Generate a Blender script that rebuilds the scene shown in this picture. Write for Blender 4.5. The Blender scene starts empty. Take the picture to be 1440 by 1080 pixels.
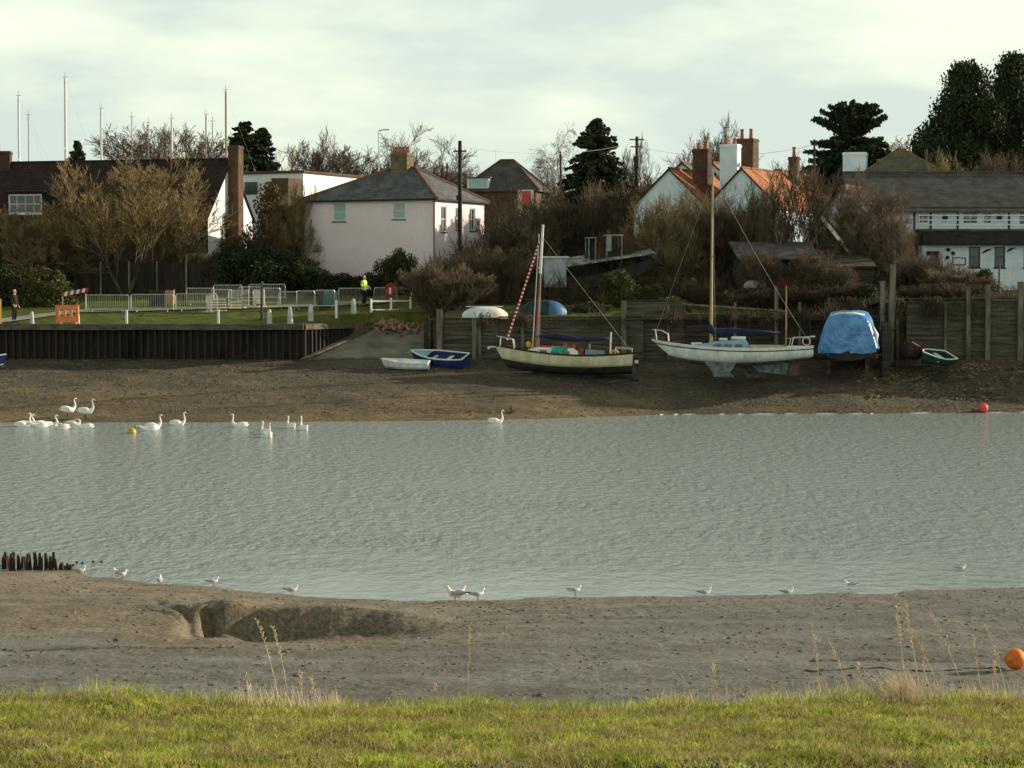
import bpy, math, random
import numpy as np
from mathutils import Vector, Matrix, noise
# ------------------------------------------------------------------ camera, sky, sun, exposure
R = math.radians
scene = bpy.context.scene
COL = scene.collection
EYE = 7.0; F = 3120.0; HOR = 405.0
TH = math.atan((540.0 - HOR) / F)
cam_d = bpy.data.cameras.new('camera'); cam = bpy.data.objects.new('camera', cam_d); COL.objects.link(cam)
cam_d.sensor_width = 36; cam_d.lens = F / 1440 * 36; cam_d.clip_start = 0.1; cam_d.clip_end = 4000
cam.location = (0, 0, EYE); cam.rotation_euler = (math.pi / 2 - TH, 0, 0)
scene.camera = cam
SUN_EL, SUN_AZ = 16.5, 20.0          # azimuth measured from +X (right) towards +Y (away)
sdir = Vector((math.cos(R(SUN_EL)) * math.cos(R(SUN_AZ)), math.cos(R(SUN_EL)) * math.sin(R(SUN_AZ)), math.sin(R(SUN_EL))))
sun_d = bpy.data.lights.new('sun', 'SUN'); sun_d.energy = 5.0; sun_d.angle = R(0.6); sun_d.color = (1.0, 0.88, 0.71)
sun = bpy.data.objects.new('sun', sun_d); COL.objects.link(sun)
sun.rotation_euler = sdir.to_track_quat('Z', 'Y').to_euler(); sun.location = (60, 10, 60)
world = bpy.data.worlds.new('World'); scene.world = world; world.use_nodes = True
wt = world.node_tree; wt.nodes.clear()
def WN(t, **k):
    n = wt.nodes.new(t)
    for a, b in k.items(): setattr(n, a, b)
    return n
out = WN('ShaderNodeOutputWorld'); bg = WN('ShaderNodeBackground'); bg.inputs['Strength'].default_value = 0.1
sky = WN('ShaderNodeTexSky', sky_type='NISHITA', sun_disc=False, sun_elevation=R(SUN_EL), sun_rotation=R(90 - SUN_AZ), air_density=1.0, dust_density=2.0, ozone_density=1.0)
tc = WN('ShaderNodeTexCoord'); mp = WN('ShaderNodeMapping'); mp.inputs['Scale'].default_value = (1.0, 1.0, 3.6); mp.inputs['Location'].default_value = (3.1, 0.4, 0.35)
n1 = WN('ShaderNodeTexNoise'); n1.inputs['Scale'].default_value = 4.2; n1.inputs['Detail'].default_value = 7; n1.inputs['Roughness'].default_value = 0.52
n2 = WN('ShaderNodeTexNoise'); n2.inputs['Scale'].default_value = 14; n2.inputs['Detail'].default_value = 6; n2.inputs['Roughness'].default_value = 0.5
r1 = WN('ShaderNodeValToRGB'); r1.color_ramp.elements[0].position = 0.44; r1.color_ramp.elements[1].position = 0.53
r1.color_ramp.elements[0].color = (4.7, 5.4, 4.95, 1); r1.color_ramp.elements[1].color = (5.95, 6.6, 5.4, 1)
e = r1.color_ramp.elements.new(0.63); e.color = (7.2, 7.45, 5.9, 1)
mx0 = WN('ShaderNodeMix', data_type='FLOAT'); mx0.inputs[0].default_value = 0.25
mxc = WN('ShaderNodeMix', data_type='RGBA'); mxc.inputs[0].default_value = 0.93
L = wt.links.new
L(tc.outputs['Generated'], mp.inputs['Vector']); L(mp.outputs[0], n1.inputs['Vector']); L(mp.outputs[0], n2.inputs['Vector'])
L(n1.outputs['Fac'], mx0.inputs[2]); L(n2.outputs['Fac'], mx0.inputs[3]); 
sz_ = WN('ShaderNodeSeparateXYZ'); L(tc.outputs['Generated'], sz_.inputs[0])
hz_ = WN('ShaderNodeMapRange'); hz_.inputs[1].default_value = 0.015; hz_.inputs[2].default_value = 0.085; hz_.inputs[3].default_value = 0.15; hz_.inputs[4].default_value = 1.0; L(sz_.outputs['Z'], hz_.inputs[0])
md_ = WN('ShaderNodeMix', data_type='FLOAT'); md_.inputs[2].default_value = 0.53; L(hz_.outputs[0], md_.inputs[0]); L(mx0.outputs[0], md_.inputs[3]); L(md_.outputs[0], r1.inputs[0])
# unseen sky above the bright horizon band, dimmed to hold down ambient light
sx = WN('ShaderNodeSeparateXYZ'); L(tc.outputs['Generated'], sx.inputs[0])
mr = WN('ShaderNodeMapRange'); mr.inputs[1].default_value = 0.14; mr.inputs[2].default_value = 0.75; mr.inputs[3].default_value = 1.0; mr.inputs[4].default_value = 0.33
L(sx.outputs['Z'], mr.inputs[0])
# unseen sky behind the viewer brightened, added fill for surfaces facing the camera
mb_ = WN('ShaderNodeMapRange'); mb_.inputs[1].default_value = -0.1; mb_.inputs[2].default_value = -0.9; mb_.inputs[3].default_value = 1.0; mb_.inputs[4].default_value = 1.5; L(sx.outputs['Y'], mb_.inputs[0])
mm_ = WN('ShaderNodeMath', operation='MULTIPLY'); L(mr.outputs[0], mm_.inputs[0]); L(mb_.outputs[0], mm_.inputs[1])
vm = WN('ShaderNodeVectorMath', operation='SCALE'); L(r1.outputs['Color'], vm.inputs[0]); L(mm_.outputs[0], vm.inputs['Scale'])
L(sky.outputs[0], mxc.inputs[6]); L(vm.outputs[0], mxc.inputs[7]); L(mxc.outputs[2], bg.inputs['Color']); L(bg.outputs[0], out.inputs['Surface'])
scene.view_settings.view_transform = 'Standard'; scene.view_settings.look = 'None'
scene.view_settings.exposure = 0.6; scene.view_settings.gamma = 1.0
scene.cycles.max_bounces = 6; scene.cycles.transparent_max_bounces = 8
scene.render.engine = 'CYCLES'
rnd = random.Random(7)
# ------------------------------------------------------------------ pixel helpers (photo pixels 1440x1080)
def P(px, py, Y):
    dx = (px - 720) / F; dy = (540 - py) / F
    vy = math.cos(TH) + dy * math.sin(TH); vz = -math.sin(TH) + dy * math.cos(TH)
    return Vector((dx / vy * Y, Y, EYE + vz / vy * Y))
def X(px, Y): return P(px, 405, Y).x
def Z(py, Y): return P(720, py, Y).z
def onz(px, py, z):
    """point where the pixel's ray meets the level z"""
    p = P(px, py, 1.0); t = (z - EYE) / (p.z - EYE)
    return Vector((p.x * t, t, z))
def sstep(a, b, x):
    t = min(1, max(0, (x - a) / (b - a))); return t * t * (3 - 2 * t)
def interp(x, xs, ys):
    return float(np.interp(x, xs, ys))
# ------------------------------------------------------------------ materials
MATS = {}
def mat(name, c1, c2=None, scale=3.0, rough=0.85, spec=0.3, bump=0.0, bscale=20.0, stretch=(1, 1, 1), metal=0.0, c3=None, pos=(0.35, 0.65), detail=6, bdist=0.02, trans=0.0, fine=0.0, fscale=60):
    if name in MATS: return MATS[name]
    m = bpy.data.materials.new(name); m.use_nodes = True; nt = m.node_tree; b = nt.nodes['Principled BSDF']
    b.inputs['Roughness'].default_value = rough; b.inputs['Specular IOR Level'].default_value = spec; b.inputs['Metallic'].default_value = metal
    c1 = tuple(c1) + (1,)
    b.inputs['Base Color'].default_value = c1
    t = nt.nodes.new('ShaderNodeTexCoord'); mpn = nt.nodes.new('ShaderNodeMapping'); mpn.inputs['Scale'].default_value = stretch
    nt.links.new(t.outputs['Object'], mpn.inputs['Vector'])
    if c2 is not None:
        nz = nt.nodes.new('ShaderNodeTexNoise'); nz.inputs['Scale'].default_value = scale; nz.inputs['Detail'].default_value = detail; nz.inputs['Roughness'].default_value = 0.6
        rp = nt.nodes.new('ShaderNodeValToRGB'); rp.color_ramp.elements[0].position = pos[0]; rp.color_ramp.elements[1].position = pos[1]
        rp.color_ramp.elements[0].color = c1; rp.color_ramp.elements[1].color = tuple(c2) + (1,)
        if c3 is not None:
            e = rp.color_ramp.elements.new((pos[0] + pos[1]) / 2 + 0.0); e.color = tuple(c3) + (1,)
        nt.links.new(mpn.outputs[0], nz.inputs['Vector']); nt.links.new(nz.outputs['Fac'], rp.inputs[0])
        last = rp.outputs['Color']
        if fine > 0:
            nf = nt.nodes.new('ShaderNodeTexNoise'); nf.inputs['Scale'].default_value = fscale; nf.inputs['Detail'].default_value = 3
            nt.links.new(mpn.outputs[0], nf.inputs['Vector'])
            mr_ = nt.nodes.new('ShaderNodeMapRange'); mr_.inputs[1].default_value = 0.3; mr_.inputs[2].default_value = 0.7; mr_.inputs[3].default_value = 1 - fine; mr_.inputs[4].default_value = 1 + fine
            nt.links.new(nf.outputs['Fac'], mr_.inputs[0])
            sc_ = nt.nodes.new('ShaderNodeVectorMath'); sc_.operation = 'SCALE'; nt.links.new(last, sc_.inputs[0]); nt.links.new(mr_.outputs[0], sc_.inputs['Scale']); last = sc_.outputs[0]
        nt.links.new(last, b.inputs['Base Color'])
    if bump > 0:
        nb = nt.nodes.new('ShaderNodeTexNoise'); nb.inputs['Scale'].default_value = bscale; nb.inputs['Detail'].default_value = 5
        bp = nt.nodes.new('ShaderNodeBump'); bp.inputs['Strength'].default_value = bump; bp.inputs['Distance'].default_value = bdist
        nt.links.new(mpn.outputs[0], nb.inputs['Vector']); nt.links.new(nb.outputs['Fac'], bp.inputs['Height']); nt.links.new(bp.outputs[0], b.inputs['Normal'])
    if trans > 0:
        tr = nt.nodes.new('ShaderNodeBsdfTranslucent'); ms = nt.nodes.new('ShaderNodeMixShader'); ms.inputs[0].default_value = trans
        src = b.inputs['Base Color'].links[0].from_socket if b.inputs['Base Color'].links else None
        if src: nt.links.new(src, tr.inputs['Color'])
        else: tr.inputs['Color'].default_value = c1
        nt.links.new(b.outputs[0], ms.inputs[1]); nt.links.new(tr.outputs[0], ms.inputs[2]); nt.links.new(ms.outputs[0], nt.nodes['Material Output'].inputs['Surface'])
    MATS[name] = m
    return m
def brickmat(name, c1, c2, mortar, w=0.23, h=0.075, msize=0.008, rough=0.9, rot=None, bump=0.3):
    """bricks / tiles laid in object space: rows run with z, columns with x+y"""
    if name in MATS: return MATS[name]
    m = bpy.data.materials.new(name); m.use_nodes = True; nt = m.node_tree; b = nt.nodes['Principled BSDF']
    b.inputs['Roughness'].default_value = rough; b.inputs['Specular IOR Level'].default_value = 0.25
    t = nt.nodes.new('ShaderNodeTexCoord'); s = nt.nodes.new('ShaderNodeSeparateXYZ'); nt.links.new(t.outputs['Object'], s.inputs[0])
    ad = nt.nodes.new('ShaderNodeMath'); ad.operation = 'ADD'; nt.links.new(s.outputs[0], ad.inputs[0]); nt.links.new(s.outputs[1], ad.inputs[1])
    cb = nt.nodes.new('ShaderNodeCombineXYZ'); nt.links.new(ad.outputs[0], cb.inputs[0]); nt.links.new(s.outputs[2], cb.inputs[1])
    br = nt.nodes.new('ShaderNodeTexBrick'); br.inputs['Scale'].default_value = 1.0; br.inputs['Brick Width'].default_value = w; br.inputs['Row Height'].default_value = h; br.inputs['Mortar Size'].default_value = msize
    br.inputs['Color1'].default_value = tuple(c1) + (1,); br.inputs['Color2'].default_value = tuple(c2) + (1,); br.inputs['Mortar'].default_value = tuple(mortar) + (1,)
    nt.links.new(cb.outputs[0], br.inputs['Vector'])
    nz = nt.nodes.new('ShaderNodeTexNoise'); nz.inputs['Scale'].default_value = 1.1; nz.inputs['Detail'].default_value = 6; nt.links.new(t.outputs['Object'], nz.inputs['Vector'])
    mr_ = nt.nodes.new('ShaderNodeMapRange'); mr_.inputs[1].default_value = 0.3; mr_.inputs[2].default_value = 0.7; mr_.inputs[3].default_value = 0.65; mr_.inputs[4].default_value = 1.3
    nt.links.new(nz.outputs['Fac'], mr_.inputs[0])
    sc_ = nt.nodes.new('ShaderNodeVectorMath'); sc_.operation = 'SCALE'; nt.links.new(br.outputs['Color'], sc_.inputs[0]); nt.links.new(mr_.outputs[0], sc_.inputs['Scale'])
    nt.links.new(sc_.outputs[0], b.inputs['Base Color'])
    bp = nt.nodes.new('ShaderNodeBump'); bp.inputs['Strength'].default_value = bump; bp.inputs['Distance'].default_value = 0.02
    iv = nt.nodes.new('ShaderNodeMath'); iv.operation = 'SUBTRACT'; iv.inputs[0].default_value = 1; nt.links.new(br.outputs['Fac'], iv.inputs[1])
    nt.links.new(iv.outputs[0], bp.inputs['Height']); nt.links.new(bp.outputs[0], b.inputs['Normal'])
    MATS[name] = m
    return m
def glassmat(name='window_glass', c=(0.02, 0.025, 0.028)):
    return mat(name, c, tuple(k * 2.2 for k in c), scale=1.5, rough=0.12, spec=0.5)
# ------------------------------------------------------------------ mesh builder
class MB:
    def __init__(s): s.v = []; s.f = []
    def quad(s, *pts):
        n = len(s.v); s.v += [tuple(p) for p in pts]; s.f.append(tuple(range(n, n + len(pts)))); return s
    def box(s, x0, y0, z0, x1, y1, z1, M=None):
        n = len(s.v); c = [(x0, y0, z0), (x1, y0, z0), (x1, y1, z0), (x0, y1, z0), (x0, y0, z1), (x1, y0, z1), (x1, y1, z1), (x0, y1, z1)]
        if M is not None: c = [tuple(M @ Vector(p)) for p in c]
        s.v += c; s.f += [tuple(n + i for i in q) for q in ((0, 3, 2, 1), (4, 5, 6, 7), (0, 1, 5, 4), (1, 2, 6, 5), (2, 3, 7, 6), (3, 0, 4, 7))]; return s
    def tube(s, a, b, r0, r1=None, n=8, cap=True):
        a = Vector(a); b = Vector(b); r1 = r0 if r1 is None else r1
        d = (b - a).normalized(); u = d.orthogonal().normalized(); w = d.cross(u); k = len(s.v)
        for q, r in ((a, r0), (b, r1)):
            for i in range(n):
                t = 2 * math.pi * i / n; s.v.append(tuple(q + (u * math.cos(t) + w * math.sin(t)) * r))
        for i in range(n): j = (i + 1) % n; s.f.append((k + i, k + j, k + n + j, k + n + i))
        if cap: s.f.append(tuple(k + n - 1 - i for i in range(n))); s.f.append(tuple(k + n + i for i in range(n)))
        return s
    def path(s, pts, r, n=6):
        for a, b in zip(pts[:-1], pts[1:]): s.tube(a, b, r, r, n)
        return s
    def loft(s, rings, cap=True, closed=True):
        k = len(s.v); n = len(rings[0])
        for r in rings: s.v += [tuple(p) for p in r]
        for i in range(len(rings) - 1):
            for j in range(n if closed else n - 1):
                q = (j + 1) % n; s.f.append((k + i * n + j, k + i * n + q, k + (i + 1) * n + q, k + (i + 1) * n + j))
        if cap and closed:
            s.f.append(tuple(k + n - 1 - j for j in range(n))); s.f.append(tuple(k + (len(rings) - 1) * n + j for j in range(n)))
        return s
    def spine(s, pts, rad, n=10, flat=None):
        """tube of varying radius along a bent path; rad = r or (r_side, r_up)"""
        rings = []
        for i, p in enumerate(pts):
            p = Vector(p); a = Vector(pts[max(0, i - 1)]); b = Vector(pts[min(len(pts) - 1, i + 1)])
            d = (b - a).normalized(); u = Vector((0, 1, 0)); u = (u - d * u.dot(d)).normalized(); w = d.cross(u)
            rr = rad[i]; rs, ru = rr if isinstance(rr, tuple) else (rr, rr)
            rings.append([p + u * math.cos(2 * math.pi * j / n) * rs + w * math.sin(2 * math.pi * j / n) * ru for j in range(n)])
        return s.loft(rings)
    def ball(s, c, r, n=10, m=7, sc=(1, 1, 1)):
        rings = []
        for i in range(m + 1):
            t = math.pi * min(max(i / m, 0.02), 0.98)
            rings.append([(c[0] + r * sc[0] * math.sin(t) * math.cos(2 * math.pi * j / n), c[1] + r * sc[1] * math.sin(t) * math.sin(2 * math.pi * j / n), c[2] - r * sc[2] * math.cos(t)) for j in range(n)])
        return s.loft(rings)
    def torus(s, c, R_, r, n=18, m=6, ax='y'):
        rings = []
        for i in range(n + 1):
            t = 2 * math.pi * i / n
            ring = []
            for j in range(m):
                q = 2 * math.pi * j / m; rr = R_ + r * math.cos(q); a, b_, c_ = rr * math.cos(t), rr * math.sin(t), r * math.sin(q)
                ring.append((c[0] + a, c[1] + c_, c[2] + b_) if ax == 'y' else ((c[0] + a, c[1] + b_, c[2] + c_) if ax == 'z' else (c[0] + c_, c[1] + a, c[2] + b_)))
            rings.append(ring)
        return s.loft(rings, cap=False)
    def build(s, name, m=None, parent=None, smooth=False, bevel=0.0):
        me = bpy.data.meshes.new(name); me.from_pydata(s.v, [], s.f); me.update()
        if bevel > 0:
            import bmesh
            bm = bmesh.new(); bm.from_mesh(me); bmesh.ops.remove_doubles(bm, verts=bm.verts, dist=1e-4)
            bmesh.ops.bevel(bm, geom=list(bm.edges), offset=bevel, segments=2, affect='EDGES', profile=0.6)
            bm.to_mesh(me); bm.free()
        o = bpy.data.objects.new(name, me); COL.objects.link(o)
        if m: me.materials.append(m)
        if smooth: me.polygons.foreach_set('use_smooth', [True] * len(me.polygons))
        if parent: o.parent = parent
        return o
def npmesh(name, V, Fa, m=None, parent=None, smooth=False):
    V = np.asarray(V, dtype=np.float32); Fa = np.asarray(Fa, dtype=np.int32); me = bpy.data.meshes.new(name)
    k = Fa.shape[1]
    me.vertices.add(len(V)); me.vertices.foreach_set('co', V.ravel())
    me.loops.add(Fa.size); me.loops.foreach_set('vertex_index', Fa.ravel())
    me.polygons.add(len(Fa)); me.polygons.foreach_set('loop_start', np.arange(0, Fa.size, k, dtype=np.int32))
    me.polygons.foreach_set('loop_total', np.full(len(Fa), k, dtype=np.int32))
    me.update(calc_edges=True); me.validate()
    if smooth: me.polygons.foreach_set('use_smooth', np.ones(len(Fa), dtype=bool))
    if m: me.materials.append(m)
    o = bpy.data.objects.new(name, me); COL.objects.link(o)
    if parent: o.parent = parent
    return o
def thing(name, label, cat, loc=(0, 0, 0), rz=0.0, group=None):
    o = bpy.data.objects.new(name, None); COL.objects.link(o); o.location = loc; o.rotation_euler = (0, 0, rz); o.empty_display_size = 0.2
    o['label'] = label; o['category'] = cat
    if group: o['group'] = group
    return o
def tag(o, label, cat, group=None, kind=None):
    if kind: o['kind'] = kind
    o['label'] = label; o['category'] = cat
    if group: o['group'] = group
    return o
def struct(o): o['kind'] = 'structure'; return o
KIDS = {}
def kids(o): return [c for c in COL.objects if c.parent == o]
def dup(root, kidlist, loc, rz=0.0, label=None, group=None, scale=None, cat=None):
    r = root.copy(); COL.objects.link(r); r.location = loc; r.rotation_euler = (0, 0, rz)
    if scale: r.scale = scale if not isinstance(scale, (int, float)) else (scale,) * 3
    if label: r['label'] = label
    if group: r['group'] = group
    if cat: r['category'] = cat
    for ch, sub in kidlist:
        c = ch.copy(); COL.objects.link(c); c.parent = r
        for g in sub: d = g.copy(); COL.objects.link(d); d.parent = c
    return r
def tree_of(root): return [(c, kids(c)) for c in kids(root)]
# ================================================================== THE SETTING
# ---- colours
M_grass = mat('lawn_grass', (0.045, 0.06, 0.012), (0.11, 0.12, 0.025), scale=1.2, rough=0.95, spec=0.1, bump=0.8, bscale=12, bdist=0.08, fine=0.4, fscale=25)
M_soil = mat('winter_soil', (0.018, 0.014, 0.008), (0.045, 0.04, 0.016), scale=0.5, rough=0.95, spec=0.1, bump=0.6, bscale=8, bdist=0.08, c3=(0.03, 0.022, 0.012))
M_turf = mat('bank_turf', (0.03, 0.03, 0.01), (0.075, 0.075, 0.02), scale=6, rough=0.95, spec=0.1, bump=0.8, bscale=40, bdist=0.03)
def mudmat(name, dark, mid, light, wet=0.25, scale=0.8, fs=9.0, bd=0.04, bs=14, speck=(0.2, 0.18, 0.14)):
    m = bpy.data.materials.new(name); m.use_nodes = True; nt = m.node_tree; b = nt.nodes['Principled BSDF']; N = nt.nodes.new; K = nt.links.new
    t = N('ShaderNodeTexCoord')
    a = N('ShaderNodeTexNoise'); a.inputs['Scale'].default_value = scale; a.inputs['Detail'].default_value = 8; a.inputs['Roughness'].default_value = 0.65
    mpn = N('ShaderNodeMapping'); mpn.inputs['Scale'].default_value = (0.55, 1.0, 1.0); K(t.outputs['Object'], mpn.inputs[0]); K(mpn.outputs[0], a.inputs['Vector'])
    r = N('ShaderNodeValToRGB'); r.color_ramp.elements[0].position = 0.32; r.color_ramp.elements[1].position = 0.70
    r.color_ramp.elements[0].color = dark + (1,); r.color_ramp.elements[1].color = light + (1,); e = r.color_ramp.elements.new(0.5); e.color = mid + (1,)
    K(a.outputs['Fac'], r.inputs[0])
    f = N('ShaderNodeTexNoise'); f.inputs['Scale'].default_value = fs; f.inputs['Detail'].default_value = 6; f.inputs['Roughness'].default_value = 0.75; K(t.outputs['Object'], f.inputs['Vector'])
    fr = N('ShaderNodeMapRange'); fr.inputs[1].default_value = 0.38; fr.inputs[2].default_value = 0.64; fr.inputs[3].default_value = 0.42; fr.inputs[4].default_value = 1.6; K(f.outputs['Fac'], fr.inputs[0])
    s = N('ShaderNodeVectorMath'); s.operation = 'SCALE'; K(r.outputs[0], s.inputs[0]); K(fr.outputs[0], s.inputs['Scale'])
    # scattered pale shells and stones
    v = N('ShaderNodeTexVoronoi'); v.inputs['Scale'].default_value = fs * 0.9; K(t.outputs['Object'], v.inputs['Vector'])
    vr = N('ShaderNodeMapRange'); vr.inputs[1].default_value = 0.10; vr.inputs[2].default_value = 0.16; vr.inputs[3].default_value = 0.55; vr.inputs[4].default_value = 0.0; K(v.outputs['Distance'], vr.inputs[0])
    mx = N('ShaderNodeMix'); mx.data_type = 'RGBA'; K(vr.outputs[0], mx.inputs[0]); K(s.outputs[0], mx.inputs[6]); mx.inputs[7].default_value = speck + (1,)
    K(mx.outputs[2], b.inputs['Base Color'])
    w = N('ShaderNodeTexNoise'); w.inputs['Scale'].default_value = 0.9; w.inputs['Detail'].default_value = 7; mpw = N('ShaderNodeMapping'); mpw.inputs['Scale'].default_value = (0.35, 1.4, 1); K(t.outputs['Object'], mpw.inputs[0]); K(mpw.outputs[0], w.inputs['Vector'])
    wr = N('ShaderNodeMapRange'); wr.inputs[1].default_value = 0.46; wr.inputs[2].default_value = 0.66; wr.inputs[3].default_value = 0.85; wr.inputs[4].default_value = wet; K(w.outputs['Fac'], wr.inputs[0]); K(wr.outputs[0], b.inputs['Roughness'])
    b.inputs['Specular IOR Level'].default_value = 0.45
    bn = N('ShaderNodeTexNoise'); bn.inputs['Scale'].default_value = bs; bn.inputs['Detail'].default_value = 6; bn.inputs['Roughness'].default_value = 0.7; K(t.outputs['Object'], bn.inputs['Vector'])
    bp = N('ShaderNodeBump'); bp.inputs['Strength'].default_value = 1.0; bp.inputs['Distance'].default_value = bd; K(bn.outputs['Fac'], bp.inputs['Height']); K(bp.outputs[0], b.inputs['Normal'])
    MATS[name] = m; return m
M_mud_near = mudmat('near_mud', (0.085, 0.072, 0.056), (0.125, 0.11, 0.09), (0.17, 0.155, 0.132), wet=0.22, scale=0.7, fs=13.0, bd=0.03, bs=16, speck=(0.24, 0.21, 0.17))
def _mf(): return mudmat('far_mud', (0.036, 0.028, 0.018), (0.068, 0.052, 0.032), (0.12, 0.092, 0.052), wet=0.45, scale=0.28, fs=5.0, bd=0.07, bs=5.0, speck=(0.17, 0.14, 0.09))
_nt = M_mud_near.node_tree; _b = _nt.nodes['Principled BSDF']; _src = _b.inputs['Base Color'].links[0].from_socket
_t = _nt.nodes.new('ShaderNodeTexCoord'); _n = _nt.nodes.new('ShaderNodeTexNoise'); _n.inputs['Scale'].default_value = 0.16; _n.inputs['Detail'].default_value = 5; _nt.links.new(_t.outputs['Object'], _n.inputs['Vector'])
_s = _nt.nodes.new('ShaderNodeSeparateXYZ'); _nt.links.new(_t.outputs['Object'], _s.inputs[0])
_a = _nt.nodes.new('ShaderNodeMapRange'); _a.inputs[1].default_value = 35.5; _a.inputs[2].default_value = 38; _nt.links.new(_s.outputs['Y'], _a.inputs[0])
_c = _nt.nodes.new('ShaderNodeMapRange'); _c.inputs[1].default_value = 3.0; _c.inputs[2].default_value = -5.0; _nt.links.new(_s.outputs['X'], _c.inputs[0])
_m = _nt.nodes.new('ShaderNodeMath'); _m.operation = 'MULTIPLY'; _nt.links.new(_a.outputs[0], _m.inputs[0]); _nt.links.new(_c.outputs[0], _m.inputs[1])
_x = _nt.nodes.new('ShaderNodeMix'); _x.data_type = 'RGBA'; _x.blend_type = 'MULTIPLY'; _nt.links.new(_m.outputs[0], _x.inputs[0]); _nt.links.new(_src, _x.inputs[6]); _x.inputs[7].default_value = (1.18, 1.02, 0.76, 1); _nt.links.new(_x.outputs[2], _b.inputs['Base Color'])
M_mud_far = _mf()
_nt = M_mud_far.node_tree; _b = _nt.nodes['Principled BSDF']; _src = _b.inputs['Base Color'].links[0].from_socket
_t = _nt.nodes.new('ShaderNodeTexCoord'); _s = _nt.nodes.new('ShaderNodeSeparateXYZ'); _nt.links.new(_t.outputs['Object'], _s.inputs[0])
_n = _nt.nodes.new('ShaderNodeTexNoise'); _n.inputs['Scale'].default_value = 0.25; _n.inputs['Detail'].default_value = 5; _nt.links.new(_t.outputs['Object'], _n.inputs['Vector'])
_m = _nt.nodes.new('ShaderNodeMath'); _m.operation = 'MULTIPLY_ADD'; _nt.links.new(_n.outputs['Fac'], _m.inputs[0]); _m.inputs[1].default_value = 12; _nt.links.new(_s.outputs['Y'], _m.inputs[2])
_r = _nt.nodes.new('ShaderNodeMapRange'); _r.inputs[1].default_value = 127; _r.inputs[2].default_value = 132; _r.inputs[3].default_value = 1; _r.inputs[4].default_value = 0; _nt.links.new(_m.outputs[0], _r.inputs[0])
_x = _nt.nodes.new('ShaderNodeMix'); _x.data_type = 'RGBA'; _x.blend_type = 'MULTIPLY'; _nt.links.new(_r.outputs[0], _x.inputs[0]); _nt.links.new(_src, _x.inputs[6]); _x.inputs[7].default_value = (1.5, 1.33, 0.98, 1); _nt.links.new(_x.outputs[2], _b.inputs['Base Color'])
# ---- water
mw = bpy.data.materials.new('river_water'); mw.use_nodes = True; nt = mw.node_tree; b = nt.nodes['Principled BSDF']
b.inputs['Base Color'].default_value = (0.235, 0.285, 0.27, 1); b.inputs['Roughness'].default_value = 0.16; b.inputs['IOR'].default_value = 1.33
t = nt.nodes.new('ShaderNodeTexCoord')
def wn(scale, stretch, detail, rough=0.55, dist=0.0):
    mpn = nt.nodes.new('ShaderNodeMapping'); mpn.inputs['Scale'].default_value = stretch; mpn.inputs['Rotation'].default_value = (0, 0, 0.03)
    n = nt.nodes.new('ShaderNodeTexNoise'); n.inputs['Scale'].default_value = scale; n.inputs['Detail'].default_value = detail; n.inputs['Roughness'].default_value = rough; n.inputs['Distortion'].default_value = dist
    nt.links.new(t.outputs['Object'], mpn.inputs[0]); nt.links.new(mpn.outputs[0], n.inputs['Vector']); return n.outputs['Fac']
wa = wn(2.0, (1.15, 0.62, 1), 4, 0.6, 0.15); wb = wn(0.22, (0.5, 1.0, 1), 4); wc = wn(5.5, (0.8, 1.0, 1), 4, 0.6, 0.3)
def mth(op, a, b_):
    n = nt.nodes.new('ShaderNodeMath'); n.operation = op
    for i, q in enumerate((a, b_)):
        if isinstance(q, (int, float)): n.inputs[i].default_value = q
        else: nt.links.new(q, n.inputs[i])
    return n.outputs[0]
hh = mth('ADD', mth('MULTIPLY', wa, 1.0), mth('MULTIPLY', wc, 0.22))
# calmer in the shallows by both shores, livelier in mid stream
sp = nt.nodes.new('ShaderNodeSeparateXYZ'); nt.links.new(t.outputs['Object'], sp.inputs[0])
m1 = nt.nodes.new('ShaderNodeMapRange'); m1.inputs[1].default_value = 50.5; m1.inputs[2].default_value = 62; m1.inputs[3].default_value = 0.13; m1.inputs[4].default_value = 1.0; nt.links.new(mth('ADD', sp.outputs['Y'], mth('MULTIPLY', mth('SUBTRACT', wb, 0.5), 9.0)), m1.inputs[0])
m3 = nt.nodes.new('ShaderNodeMapRange'); m3.inputs[1].default_value = 0.3; m3.inputs[2].default_value = 0.7; m3.inputs[3].default_value = 0.5; m3.inputs[4].default_value = 1.3; nt.links.new(wb, m3.inputs[0])
bp = nt.nodes.new('ShaderNodeBump'); bp.inputs['Distance'].default_value = 0.20; nt.links.new(hh, bp.inputs['Height']); nt.links.new(mth('MULTIPLY', mth('MULTIPLY', m1.outputs[0], m3.outputs[0]), 1.0), bp.inputs['Strength']); nt.links.new(bp.outputs[0], b.inputs['Normal'])
o = MB().quad((-400, 20, 0), (400, 20, 0), (400, 131, 0), (-400, 131, 0)).build('water', mw); struct(o)
o['kind'] = 'structure'
# ---- one wide sheet below everything, to the horizon
o = MB().quad((-1500, -60, -2.5), (1500, -60, -2.5), (1500, 20, -2.5), (-1500, 20, -2.5)).quad((-1500, 20, -2.5), (1500, 20, -2.5), (1500, 2600, -2.5), (-1500, 2600, -2.5)).build('ground', M_soil); struct(o)
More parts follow.
